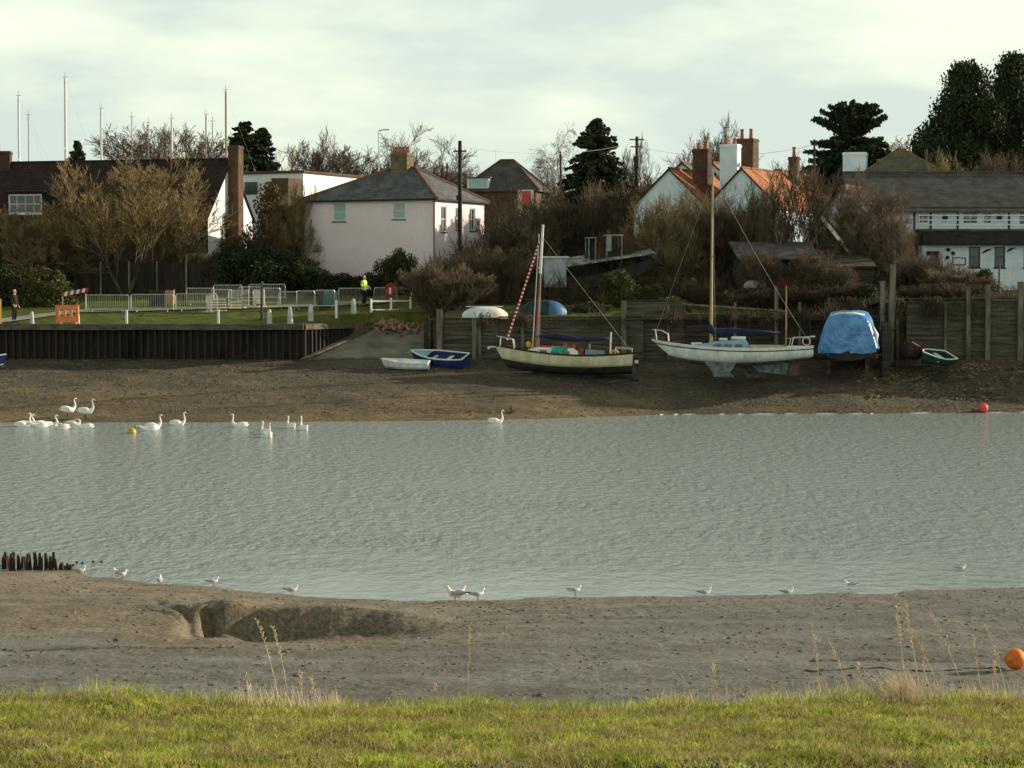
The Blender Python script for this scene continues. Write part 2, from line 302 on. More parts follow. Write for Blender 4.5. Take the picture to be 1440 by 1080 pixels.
# ---- near mud flat
WXP = [(-60, 805), (0, 801), (100, 804), (170, 816), (300, 827), (410, 839), (520, 844), (640, 846), (760, 841), (1000, 838), (1200, 834), (1330, 829), (1440, 827), (1560, 822)]
_pts = [onz(a, b_, 0) for a, b_ in WXP]
WX = [p.x for p in _pts]; WY = [p.y for p in _pts]
WX = [-60] + WX + [60]; WY = [58] + WY + [51]
def fbm(x, y, o=4): return noise.fractal(Vector((x, y, 3.3)), 0.9, 2.1, o)
SXL = onz(303, 905, .9).x; SXR = onz(590, 870, .9).x
def near_z(x, y):
    yw = interp(x, WX, WY) + 0.35 * fbm(x * 0.9, 7.0)
    d = yw - y
    z = (d * 0.092 if d < 9.5 else 0.874 + (d - 9.5) * 0.032) if d > 0 else d * 0.10
    # mound on the left behind the thin creek
    cy = 36.1 + 0.2 * (x + 8.3) + 0.07 * fbm(x * 0.7, 3.0)
    if x < -4.5:
        side = y - cy; a = sstep(-4.7, -5.3, x)
        z += a * (sstep(0.0, 4.0, side) * 0.17) * sstep(0.2, 9.0, d)
        z -= 0.13 * math.exp(-(side / 0.09) ** 2) * sstep(-4.6, -5.0, x)
    # scarp facing the viewer below a low hump, with a shallow wet floor in front of it
    if -6.1 < x < -1.0:
        wx = sstep(-6.0, -5.55, x); yc = 41.0 + 0.06 * fbm(x * 0.8, 8.0)
        cz = interp(x, (-5.6, -4.7, -3.4, -2.0, -1.1), (.12, .24, .30, .22, 0.0)); fz = interp(x, (-5.6, -4.6, -3.4, -2.2, -1.2), (-.42, -.36, -.30, -.22, 0.0)); wf_ = interp(x, (-5.6, -3.4, -1.2), (.60, .68, .55))
        if y >= yc: dz = cz * (1 - sstep(yc, yc + 6.0, y))
        elif y > yc - wf_: dz = fz + (cz - fz) * sstep(yc - wf_ * 1.05, yc + .03, y)
        else: dz = fz * sstep(yc - wf_ - 3.2, yc - wf_, y)
        z += dz * wx
    # two runnels draining into the creek mouth
    for (x0, y0, x1, y1, w, dp) in ((-6.9, 42.6, -5.55, 39.3, 0.10, 0.20), (-6.2, 42.9, -5.3, 39.9, 0.10, 0.22), (-7.4, 41.9, -5.7, 39.2, 0.06, 0.08)):
        t_ = ((x - x0) * (x1 - x0) + (y - y0) * (y1 - y0)) / ((x1 - x0) ** 2 + (y1 - y0) ** 2)
        if 0 <= t_ <= 1.05:
            wob = 0.10 * math.sin(t_ * 9 + x0)
            dd = ((x - x0 - t_ * (x1 - x0) + wob) ** 2 + (y - y0 - t_ * (y1 - y0)) ** 2) ** .5
            z -= dp * min(1, t_ * 1.6) * math.exp(-(dd / w) ** 2)
    # faint drag mark on the right
    if x > 3.5:
        yl = 35.3 - 0.10 * (x - 5) + 0.12 * math.sin(x * 1.3)
        z -= 0.055 * math.exp(-((y - yl) / 0.10) ** 2) * sstep(3.5, 4.6, x)
    am = 0.25 + 0.75 * sstep(0.0, 2.5, d)
    z += am * (0.035 * fbm(x * 0.8, y * 0.8, 3) + 0.013 * fbm(x * 3.6, y * 2.4, 4) + 0.007 * fbm(x * 10, y * 7, 2))
    # foot-sized clods
    q = noise.noise(Vector((x * 5.5, y * 3.6, 9.1)))
    if q > 0.32: z += am * (q - 0.32) * 0.05
    return z
xs = np.concatenate([np.linspace(-60, -14.5, 40, endpoint=False), np.linspace(-14.5, 14.5, 540), np.linspace(15, 60, 40)])
ys = np.concatenate([np.linspace(17.2, 27, 20, endpoint=False), np.linspace(27, 47, 300, endpoint=False), np.linspace(47, 62, 110)])
NX, NY = len(xs), len(ys)
V = np.zeros((NY, NX, 3), dtype=np.float32)
for j, y in enumerate(ys):
    for i, x in enumerate(xs):
        z = near_z(x, y) if y > 25 else 1.35 + (25 - y) * 0.21 + 0.05 * noise.noise(Vector((x, y, 0)))
        V[j, i] = (x, y, z)
idx = np.arange(NX * NY).reshape(NY, NX)
FQ = np.stack([idx[:-1, :-1].ravel(), idx[:-1, 1:].ravel(), idx[1:, 1:].ravel(), idx[1:, :-1].ravel()], axis=1)
struct(npmesh('near_mudflat', V.reshape(-1, 3), FQ, M_mud_near, smooth=True))
def near_at(x, y): return near_z(x, y)
def hit_near(px, py):
    z = 0.5
    for _ in range(12): q = onz(px, py, z); z = 0.5 * z + 0.5 * max(0, near_z(q.x, q.y))
    return onz(px, py, z)
def clods(name, n, xr, yr, zf, smin, smax, m, seed, label, cond=None):
    g = np.random.default_rng(seed); V_ = []; F_ = []
    base = np.array([(math.cos(a) * c, math.sin(a) * c, h) for c, h in ((1, 0), (.75, .6)) for a in [math.pi * 2 * i / 6 for i in range(6)]] + [(0, 0, .85)])
    for i in range(n):
        x = g.uniform(*xr); y = g.uniform(*yr)
        if noise.noise(Vector((x * .7, y * .5, seed))) < g.uniform(-.5, .35): continue
        if cond and not cond(x, y): continue
        s_ = g.uniform(smin, smax) * g.uniform(.5, 1); q = base * np.array([s_ * g.uniform(.8, 1.7), s_ * g.uniform(.7, 1.2), s_ * g.uniform(.35, .8)]) + g.normal(size=base.shape) * s_ * .12; a = g.uniform(0, 6.28)
        R2 = np.array([[math.cos(a), -math.sin(a), 0], [math.sin(a), math.cos(a), 0], [0, 0, 1]]); q = q @ R2.T + np.array([x, y, zf(x, y) - s_ * .1]); k = len(V_) * 13; V_.append(q)
        for j in range(6): j2 = (j + 1) % 6; F_ += [(k + j, k + j2, k + 6 + j2), (k + j, k + 6 + j2, k + 6 + j), (k + 6 + j, k + 6 + j2, k + 12)]
    tag(npmesh(name, np.concatenate(V_), F_, m), label, name.replace('_', ' '), kind='stuff')
M_clod = mat('mud_clod', (0.055, 0.042, 0.028), (0.20, 0.17, 0.13), scale=5, rough=.8, fine=.3)
wy = lambda x, y: y < interp(x, WX, WY) - .3
clods('mud_clods', 9000, (-13.5, 13.5), (28, 55), near_z, .02, .055, M_clod, 4, 'small clods and shells strewn over the near mud', wy)
# thin wet runnel on the near mud, and broken foam where wavelets meet the far shore
mb = MB(); rows = []
for t in np.linspace(0, 1, 22):
    px = 684 + 92 * t; py = 845 + 13 * math.sin(math.pi * min(1, t * 1.02)) ** 1.0; q = hit_near(px, py); w = .03 + .10 * math.sin(math.pi * t) * (1 + .4 * math.sin(t * 17)); rows.append([(q.x, q.y - w * 1.6, near_z(q.x, q.y - w) + .014), (q.x, q.y + w * 1.6, near_z(q.x, q.y + w) + .014)])
o = mb.loft(rows, cap=False, closed=False).build('puddle', mat('puddle_water', (0.20, 0.19, 0.16), (0.26, 0.25, 0.21), scale=3, rough=.06, spec=.8)); struct(o)
# ---- far foreshore
FXP = [(-80, 594), (0, 594), (250, 594), (440, 593), (600, 592), (760, 589), (940, 583), (1200, 582), (1440, 580), (1520, 580)]
_p = [onz(a, b_, 0) for a, b_ in FXP]
FX = [-160] + [p.x for p in _p] + [160]; FY = [116] + [p.y for p in _p] + [124]
def fore_z(x, y):
    yw = interp(x, FX, FY) + 0.25 * noise.noise(Vector((x * 0.35, 2.0, 0)))
    top = 2.75 - 0.25 * sstep(0, 12, x) + 0.15 * sstep(22, 30, x)
    t_ = (y - yw) / (132.3 - yw)
    z = top * (t_ ** 0.92 if t_ > 0 else t_ * 1.1)
    am = sstep(0, 0.12, t_)
    z += am * (0.06 * noise.fractal(Vector((x * 0.35, y * 0.5, 1)), 1.0, 2.0, 4) + 0.022 * noise.fractal(Vector((x * 1.8, y * 1.2, 4)), 0.8, 2.0, 3))
    if x > 24: z += am * 0.10 * max(0, noise.noise(Vector((x * 1.1, y * 0.9, 8)))) * sstep(125, 128, y)
    if -24 < x < 0: z -= am * 0.22 * math.exp(-((y - (118.6 + 0.2 * (x + 5))) / 0.35) ** 2) * sstep(-6, -4, x) * sstep(1, -1, x)
    return z
xs = np.concatenate([np.linspace(-160, -36, 50, endpoint=False), np.linspace(-36, 36, 420), np.linspace(37, 160, 50)])
ys = np.concatenate([np.linspace(112, 116, 8, endpoint=False), np.linspace(116, 133.6, 130)])
NX, NY = len(xs), len(ys)
V = np.zeros((NY, NX, 3), dtype=np.float32)
for j, y in enumerate(ys):
    for i, x in enumerate(xs): V[j, i] = (x, y, fore_z(x, y))
idx = np.arange(NX * NY).reshape(NY, NX)
FQ = np.stack([idx[:-1, :-1].ravel(), idx[:-1, 1:].ravel(), idx[1:, 1:].ravel(), idx[1:, :-1].ravel()], axis=1)
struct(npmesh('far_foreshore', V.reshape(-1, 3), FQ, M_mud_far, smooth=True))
M_clodf = mat('weedy_stone', (0.020, 0.016, 0.010), (0.20, 0.155, 0.09), scale=1.5, rough=.85, pos=(.38, .6))
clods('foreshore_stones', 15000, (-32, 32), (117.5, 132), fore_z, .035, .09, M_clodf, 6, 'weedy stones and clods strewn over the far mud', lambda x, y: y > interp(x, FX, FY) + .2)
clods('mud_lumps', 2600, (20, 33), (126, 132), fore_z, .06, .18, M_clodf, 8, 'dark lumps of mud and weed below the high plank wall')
# ---- far ground behind the walls
SLX = -5.15          # right edge of the slipway
def slx(y): return -12.45 + 0.57 * (y - 132.4)      # left edge
def ramp_z(y): return 2.55 + (y - 131.6) * 0.285
def ground_z(x, y, cut=True):
    f = 4.72 + 0.35 * sstep(-5.2, -4.2, x) + 1.25 * sstep(18.5, 23, x)
    t_ = max(0, min(1, (y - 133) / 23)) ** 0.85
    z = f + (6.9 - f) * t_
    if y > 156: z += min(1.0, (y - 156) * 0.06)
    if y > 180: z += min(3.0, (y - 180) * 0.03)
    if cut and y < 139.2 and slx(y) - 0.4 < x < SLX + 0.3: z = min(z, ramp_z(y) - 0.25)
    return z
xs = np.concatenate([np.linspace(-300, -40, 40, endpoint=False), np.arange(-40, 42, 0.5), np.linspace(43, 300, 40)])
ys = np.concatenate([np.arange(132.6, 160, 0.5), np.linspace(160, 300, 60), np.linspace(320, 700, 12)])
NX, NY = len(xs), len(ys)
V = np.zeros((NY, NX, 3), dtype=np.float32)
for j, y in enumerate(ys):
    xr = list(xs)
    if y < 139.2:
        k_ = max(i for i, x in enumerate(xs) if x <= slx(y) - 0.42); xr[k_] = slx(y) - 0.46; xr[k_ + 1] = slx(y) - 0.36
    for i, x in enumerate(xr): V[j, i] = (x, y, ground_z(x, y) + (0.05 * noise.fractal(Vector((x * .6, y * .6, 0)), 1, 2, 3) if y > 134 else 0))
idx = np.arange(NX * NY).reshape(NY, NX)
FQ = np.stack([idx[:-1, :-1].ravel(), idx[:-1, 1:].ravel(), idx[1:, 1:].ravel(), idx[1:, :-1].ravel()], axis=1)
cx = (V[:-1, :-1, 0] + 0.25).ravel(); cyv = (V[:-1, :-1, 1] + 0.25).ravel()
og = npmesh('far_ground', V.reshape(-1, 3), FQ, M_soil, smooth=True); struct(og)
og.data.materials.append(M_grass)
lawn = ((cx < SLX) & (cyv < 151.5) & (cx > -45)) | ((cx > -3) & (cx < 17) & (cyv < 142) & (cyv > 134))
og.data.polygons.foreach_set('material_index', lawn.astype(np.int32))
# ---- pale concrete path strips on the lawn
M_conc = mat('weathered_concrete', (0.16, 0.15, 0.12), (0.30, 0.28, 0.23), scale=1.3, rough=0.9, bump=0.4, bscale=10, c3=(0.22, 0.205, 0.165))
M_concdark = mat('damp_concrete', (0.050, 0.043, 0.032), (0.12, 0.105, 0.08), scale=1.6, rough=0.85, bump=0.5, bscale=8, stretch=(1, 1, 2.5))
def strip(name, pts, w, m, dz=0.03):
    mb = MB(); 
    rows = []
    for i, (x, y) in enumerate(pts):
        a = pts[max(0, i - 1)]; c = pts[min(len(pts) - 1, i + 1)]; d = Vector((c[0] - a[0], c[1] - a[1], 0)).normalized(); nrm = Vector((-d.y, d.x, 0))
        rows.append([(x + nrm.x * w * k, y + nrm.y * w * k, ground_z(x + nrm.x * w * k, y + nrm.y * w * k, False) + dz) for k in (-0.5, 0, 0.5)])
    mb.loft(rows, cap=False, closed=False)
    return mb.build(name, m)
def seg_pts(x0, y0, x1, y1, n=24): return [(x0 + (x1 - x0) * i / n, y0 + (y1 - y0) * i / n) for i in range(n + 1)]
struct(strip('path', seg_pts(-31.5, 134.0, -27.6, 139.4, 10) + seg_pts(-27.2, 139.7, -12, 143.5, 30)[0:] + seg_pts(-11.6, 143.7, -8, 146, 8), 1.5, M_conc, 0.07))
# ---- slipway
mb = MB(); rows = []
for i in range(20):
    y = 130.9 + i * 0.45; xl = slx(max(y, 132.2)) + 0.05
    z = ramp_z(y)
    rows.append([(xl + (SLX - xl) * k / 8, y, z + 0.02 * noise.noise(Vector((k, y, 0)))) for k in range(9)])
mb.loft(rows, cap=False, closed=False)
M_slip = mat('slipway_concrete', (0.10, 0.095, 0.07), (0.24, 0.225, 0.17), scale=0.55, rough=0.8, bump=0.4, bscale=6, c3=(0.17, 0.16, 0.12))
struct(mb.build('slipway', M_slip))
# ---- near grassy bank
def bank_z(x, y):
    z = 4.32 - (y - 12.5) * 0.11 if y < 16.3 else 4.32 - 3.8 * 0.11 - (y - 16.3) * 0.32
    if y < 12.5: z = 4.32 + (12.5 - y) * 0.085
    return z + 0.05 * noise.fractal(Vector((x * 0.7, y * 0.7, 5)), 1, 2, 4) * (1 if y > 11 else 0.3) + 0.03 * math.sin(x * 0.5 - 1) + 0.07 * sstep(-1.5, -3.2, x) * sstep(14.5, 16.3, y)
xs = np.concatenate([np.linspace(-80, -6, 40, endpoint=False), np.linspace(-6, 6, 160), np.linspace(6.5, 80, 40)])
ys = np.concatenate([np.linspace(-40, 11, 30, endpoint=False), np.linspace(11, 18, 110), np.linspace(18.2, 27, 20)])
NX, NY = len(xs), len(ys)
V = np.zeros((NY, NX, 3), dtype=np.float32)
for j, y in enumerate(ys):
    for i, x in enumerate(xs): V[j, i] = (x, y, bank_z(x, y))
idx = np.arange(NX * NY).reshape(NY, NX)
FQ = np.stack([idx[:-1, :-1].ravel(), idx[:-1, 1:].ravel(), idx[1:, 1:].ravel(), idx[1:, :-1].ravel()], axis=1)
struct(npmesh('near_grass_bank', V.reshape(-1, 3), FQ, M_turf, smooth=True))
# ---- real blades of grass on it
def grass(name, n, x0, x1, y0, y1, zf, hmin, hmax, w, m, seed, dens=None, lean=0.5):
    g = np.random.default_rng(seed); n0 = n
    x = g.uniform(x0, x1, n); y = g.uniform(y0, y1, n)
    gx = np.linspace(x0, x1, 160); gy = np.linspace(y0, y1, 80)
    H = np.array([[zf(a, b_) for a in gx] for b_ in gy]); D = np.array([[noise.fractal(Vector((a * 2.2, b_ * 2.2, seed)), 1, 2, 3) for a in gx] for b_ in gy])
    ix = np.clip(((x - x0) / (x1 - x0) * 159), 0, 158.99); iy = np.clip(((y - y0) / (y1 - y0) * 79), 0, 78.99)
    i0 = ix.astype(int); j0 = iy.astype(int); fx = ix - i0; fy = iy - j0
    def bil(A): return A[j0, i0] * (1 - fx) * (1 - fy) + A[j0, i0 + 1] * fx * (1 - fy) + A[j0 + 1, i0] * (1 - fx) * fy + A[j0 + 1, i0 + 1] * fx * fy
    z = bil(H); d = bil(D)
    keep = g.uniform(-0.8, 0.4, n) < d + 0.22 - 1.6 * np.clip(12.5 - y, 0, 1) * (0.5 + d)
    x, y, z, d = x[keep], y[keep], z[keep], d[keep]; n = len(x)
    h = g.uniform(hmin, hmax, n) * (1 + 0.7 * np.clip(d, -0.6, 0.8)); a = g.uniform(0, 2 * np.pi, n)
    lx = np.cos(a) * lean * g.uniform(0.1, 1.3, n) * h + 0.12 * h; ly = np.sin(a) * lean * g.uniform(0.1, 1.3, n) * h
    b_ = g.uniform(0, 2 * np.pi, n); wx = np.cos(b_) * w * 0.5; wy = np.sin(b_) * w * 0.5
    p = np.stack([x, y, z - 0.01], 1); W = np.stack([wx, wy, wx * 0], 1)
    mid = p + np.stack([lx * 0.35, ly * 0.35, h * 0.6], 1); tip = p + np.stack([lx, ly, h * 0.95], 1)
    Vv = np.stack([p - W, p + W, mid + W * 0.8, mid - W * 0.8, tip, ], 1).reshape(-1, 3)
    k = np.arange(n) * 5
    T = np.concatenate([np.stack([k, k + 1, k + 2], 1), np.stack([k, k + 2, k + 3], 1), np.stack([k + 3, k + 2, k + 4], 1)])
    return npmesh(name, Vv, T, m)
M_blade = mat('grass_blades', (0.10, 0.14, 0.010), (0.72, 0.66, 0.17), scale=13, rough=0.6, spec=0.25, c3=(0.30, 0.34, 0.04), pos=(0.28, 0.72), trans=0.45, fine=0.42, fscale=1.7)
M_blade2 = mat('dry_grass_blades', (0.14, 0.085, 0.03), (0.50, 0.40, 0.20), scale=14, rough=0.7, spec=0.2, trans=0.35)
tag(grass('grass', 190000, -5.2, 5.2, 11.85, 17.0, bank_z, 0.022, 0.062, 0.007, M_blade, 3, lean=1.1), 'short green grass covering the near bank', 'grass', kind='stuff')
tag(grass('dead_grass', 60000, -5.2, 5.2, 11.85, 17.0, bank_z, 0.03, 0.09, 0.005, M_blade2, 5, lean=1.3), 'dead straw coloured blades mixed through the near grass', 'grass', kind='stuff')
tag(grass('crest_grass', 16000, -5.6, 5.6, 16.2, 17.2, bank_z, 0.07, 0.16, 0.006, M_blade, 9, lean=0.6), 'longer lit grass along the crest of the near bank', 'grass', kind='stuff')
# stony track edge that just shows along the bottom
g = random.Random(11); mb = MB()
for i in range(1500):
    x = g.uniform(-4.0, 4.0); y = g.uniform(11.85, 12.45); s_ = g.uniform(0.006, 0.018)
    if noise.noise(Vector((x * 0.9, y * 2, 0))) < (y - 12.2) * 1.2: continue
    mb.ball((x, y, bank_z(x, y) + s_ * 0.3), s_, 6, 4, (1.2, 1, 0.7))
M_peb = mat('path_stones', (0.05, 0.04, 0.04), (0.20, 0.17, 0.16), scale=9, rough=0.85)
if mb.v: tag(mb.build('gravel', M_peb), 'grey and pinkish stones along the bare edge of the grass', 'gravel', kind='stuff')

g = random.Random(31); mb = MB(); x = 7.5
while x < 33:
    l_ = g.uniform(.15, 1.6); y = interp(x + l_ / 2, FX, FY); r_ = g.uniform(.02, .045)
    if g.random() < (.85 if 8 < x < 22 or x > 26 else .35): mb.spine([(x, y, .0), (x + l_ * .3, interp(x + l_ * .3, FX, FY) - .05, .012), (x + l_ * .7, interp(x + l_ * .7, FX, FY) + .04, .012), (x + l_, interp(x + l_, FX, FY), 0)], [.008, r_, r_, .008], 6)
    x += l_ + g.uniform(.02, .6)
tag(mb.build('foam', mat('white_foam', (0.6, 0.6, 0.56), (0.75, 0.75, 0.7), scale=9, rough=.9)), 'thin broken line of white foam along the far waterline', 'foam', kind='stuff')
# ================================================================== TREES AND PLANTS
M_bark = mat('tree_bark', (0.035, 0.027, 0.018), (0.12, 0.10, 0.07), scale=4, rough=0.95, stretch=(1, 1, 0.3), bump=0.5, bscale=12)
M_barkpale = mat('pale_bark', (0.14, 0.12, 0.09), (0.34, 0.31, 0.26), scale=4, rough=0.9, stretch=(1, 1, 0.4))
M_twig = mat('bare_twigs', (0.055, 0.038, 0.024), (0.14, 0.10, 0.06), scale=0.9, rough=0.9, fine=0.3)
M_twiggold = mat('golden_twigs', (0.10, 0.073, 0.032), (0.29, 0.21, 0.09), scale=0.8, rough=0.85, fine=0.35)
M_twigred = mat('reddish_twigs', (0.065, 0.046, 0.030), (0.18, 0.128, 0.082), scale=0.9, rough=0.9, fine=0.3)
M_twigdark = mat('dark_twigs', (0.032, 0.024, 0.015), (0.10, 0.074, 0.042), scale=0.7, rough=0.95, fine=0.3)
M_leafdark = mat('dark_conifer_foliage', (0.010, 0.018, 0.007), (0.042, 0.060, 0.022), scale=1.2, rough=0.8, spec=0.2, fine=0.4, fscale=12)
M_leafgreen = mat('evergreen_leaves', (0.012, 0.020, 0.006), (0.05, 0.06, 0.015), scale=1.2, rough=0.7, spec=0.25, fine=0.4, fscale=12)
M_leafolive = mat('olive_leaves', (0.03, 0.034, 0.008), (0.10, 0.095, 0.024), scale=1.2, rough=0.75, spec=0.25, fine=0.4, fscale=12)
M_leafbrown = mat('brown_dead_leaves', (0.05, 0.030, 0.012), (0.14, 0.085, 0.03), scale=1.0, rough=0.9, fine=0.4, fscale=10)
def branchset(seed, levels, trunkL, r0, spread=0.75, up=0.25, counts=(7, 6, 6, 5), lens=(0.62, 0.6, 0.6, 0.6), droop=0.0, rmin=0.010, start=0.3, stems=1, wob=0.18, stemspread=0.25):
    """returns (thick segments, thin segments), each a list of (p0, p1, r0, r1)"""
    g = random.Random(seed); thick = []; thin = []
    def grow(p, d, Ln, r, lv):
        k = 5 if lv == 0 else (4 if lv < 3 else 2)
        pts = [p.copy()]; dd = d.copy(); rr = [r]
        for i in range(k):
            w_ = wob * (0.6 if lv == 0 else 1.2)
            dd = (dd + Vector((g.uniform(-w_, w_), g.uniform(-w_, w_), g.uniform(-w_, w_) + (up * 0.22 if lv else 0.05) - droop * 0.35 * (lv >= 2)))).normalized()
            pts.append(pts[-1] + dd * Ln / k); rr.append(max(rmin, r * (1 - 0.75 * (i + 1) / k)))
        dst = thick if lv <= 1 else thin
        for i in range(k): dst.append((pts[i], pts[i + 1], rr[i], rr[i + 1]))
        if lv >= levels: return
        n = counts[min(lv, len(counts) - 1)]
        for j in range(n):
            f = (start if lv == 0 else 0.2) + (1 - (start if lv == 0 else 0.2)) * (j + g.uniform(0.1, 0.9)) / n
            q = f * k; i = min(k - 1, int(q)); pp = pts[i].lerp(pts[i + 1], q - i); ax = (pts[i + 1] - pts[i]).normalized()
            az = g.uniform(0, 2 * math.pi); o_ = ax.orthogonal().normalized(); o2 = ax.cross(o_); side = o_ * math.cos(az) + o2 * math.sin(az)
            an = spread * g.uniform(0.6, 1.25)
            nd = (ax * math.cos(an) + side * math.sin(an)); nd.z += up * 0.4; nd.normalize()
            ln = Ln * lens[min(lv, len(lens) - 1)] * g.uniform(0.7, 1.2) * (1.15 - 0.45 * f)
            grow(pp, nd, ln, max(rmin, (r * (1 - 0.7 * f)) * 0.62), lv + 1)
    for s_ in range(stems):
        if stems == 1: grow(Vector((0, 0, 0)), Vector((g.uniform(-.05, .05), g.uniform(-.05, .05), 1)).normalized(), trunkL, r0, 0)
        else:
            a = 2 * math.pi * s_ / stems + g.uniform(-.4, .4); sp_ = stemspread * g.uniform(0.3, 1.2)
            grow(Vector((math.cos(a) * 0.18, math.sin(a) * 0.18, 0)), Vector((math.cos(a) * sp_, math.sin(a) * sp_, 1)).normalized(), trunkL * g.uniform(0.75, 1.1), r0 * g.uniform(0.6, 1), 0)
    return thick, thin
def segs_np(segs, n=3):
    S = np.array([[*a, *b_, r0, r1] for a, b_, r0, r1 in segs]); A = S[:, 0:3]; B = S[:, 3:6]; D = B - A
    D /= np.linalg.norm(D, axis=1, keepdims=True) + 1e-9
    up = np.where(np.abs(D[:, 2:3]) > 0.9, np.array([[1., 0, 0]]), np.array([[0, 0, 1.]])); U = np.cross(D, up); U /= np.linalg.norm(U, axis=1, keepdims=True); W = np.cross(D, U)
    rings = []
    for P0, r in ((A, S[:, 6:7]), (B, S[:, 7:8])):
        for i in range(n):
            t_ = 2 * np.pi * i / n; rings.append(P0 + (U * np.cos(t_) + W * np.sin(t_)) * r)
    V_ = np.stack(rings, 1).reshape(-1, 3); k = np.arange(len(S)) * 2 * n
    Fs = [np.stack([k + i, k + (i + 1) % n, k + n + (i + 1) % n, k + n + i], 1) for i in range(n)]
    return V_, np.concatenate(Fs)
def leaves_np(centres, radii, per, size, seed, shell=0.55, flat=0.75):
    g = np.random.default_rng(seed); out_ = []
    for c, r, k in zip(centres, radii, per):
        d = g.normal(size=(k, 3)); d /= np.linalg.norm(d, axis=1, keepdims=True)
        rad = (shell + (1 - shell) * g.uniform(0, 1, k) ** 0.7) * (1 + 0.12 * g.normal(size=k))
        out_.append(np.asarray(c) + d * rad[:, None] * np.asarray(r))
    Pn = np.concatenate(out_); n = len(Pn)
    a = g.normal(size=(n, 3)); a /= np.linalg.norm(a, axis=1, keepdims=True); b_ = g.normal(size=(n, 3)); b_ -= a * (a * b_).sum(1, keepdims=True); b_ /= np.linalg.norm(b_, axis=1, keepdims=True)
    s_ = size * g.uniform(0.5, 1.3, n)[:, None]
    V_ = np.stack([Pn - a * s_, Pn + b_ * s_ * flat, Pn + a * s_, Pn - b_ * s_ * flat], 1).reshape(-1, 3); k = np.arange(n) * 4
    return V_, np.stack([k, k + 1, k + 2, k + 3], 1)
PROTO = {}
def reg(name, parts, H, W): PROTO[name] = (parts, H, W)       # parts: [(part_name, mesh)]
def tomesh(name, V_, F_, m): 
    o = npmesh(name, V_, F_, m); me = o.data; bpy.data.objects.remove(o); return me
def extent(segs):
    A = np.array([list(s[1]) for s in segs]); return float(np.percentile(A[:, 2], 99.5)), float(2 * np.percentile(np.abs(A[:, :2]), 97))
def bare(name, tm, bm_, crown='crown', trunk='trunk', **k):
    a, b_ = branchset(**k); H, W = extent(a + b_)
    reg(name, [(trunk, tomesh(trunk, *segs_np(a, 6), tm)), (crown, tomesh(crown, *segs_np(b_, 3), bm_))], H, W)
bare('broad_a', M_bark, M_twig, seed=1, levels=4, trunkL=8.5, r0=0.24, counts=(11, 7, 7, 6), spread=0.75, up=0.35, rmin=0.012)
bare('broad_b', M_bark, M_twigred, seed=2, levels=4, trunkL=8.0, r0=0.22, counts=(12, 7, 7, 6), spread=0.85, up=0.45, rmin=0.015)
bare('broad_c', M_bark, M_twigred, seed=5, levels=4, trunkL=7.5, r0=0.20, counts=(11, 7, 6, 6), spread=0.7, up=0.5, rmin=0.014, stems=2, stemspread=0.3)
bare('upright', M_barkpale, M_twig, seed=8, levels=4, trunkL=8.0, r0=0.15, counts=(8, 6, 5, 3), spread=0.5, up=0.8, rmin=0.012, stems=3, stemspread=0.28, start=0.25)
bare('birch', M_barkpale, M_twig, seed=4, levels=4, trunkL=10, r0=0.16, counts=(12, 6, 5, 4), spread=0.7, up=0.4, droop=0.9, rmin=0.008, start=0.35, lens=(0.38, 0.6, 0.6, 0.7))
bare('willow', M_bark, M_twiggold, seed=6, levels=4, trunkL=7, r0=0.17, counts=(9, 7, 6, 5), spread=0.65, up=0.5, rmin=0.014, stems=4, stemspread=0.5, start=0.15)
bare('willow_b', M_bark, M_twiggold, seed=16, levels=4, trunkL=6, r0=0.13, counts=(9, 7, 6, 4), spread=0.75, up=0.3, rmin=0.014, stems=5, stemspread=0.7, start=0.1)
bare('thicket_a', M_twigdark, M_twigdark, 'twigs', 'stems', seed=7, levels=3, trunkL=3.2, r0=0.05, counts=(9, 7, 6), spread=0.7, up=0.4, rmin=0.013, stems=14, stemspread=0.75, start=0.05)
bare('thicket_b', M_bark, M_twig, 'twigs', 'stems', seed=17, levels=3, trunkL=3.0, r0=0.05, counts=(9, 7, 7), spread=0.8, up=0.2, rmin=0.013, stems=14, stemspread=0.9, start=0.05)
bare('red_shrub', M_bark, M_twigred, 'twigs', 'stems', seed=18, levels=3, trunkL=2.4, r0=0.035, counts=(10, 8, 6), spread=0.55, up=0.6, rmin=0.011, stems=16, stemspread=0.6, start=0.15)
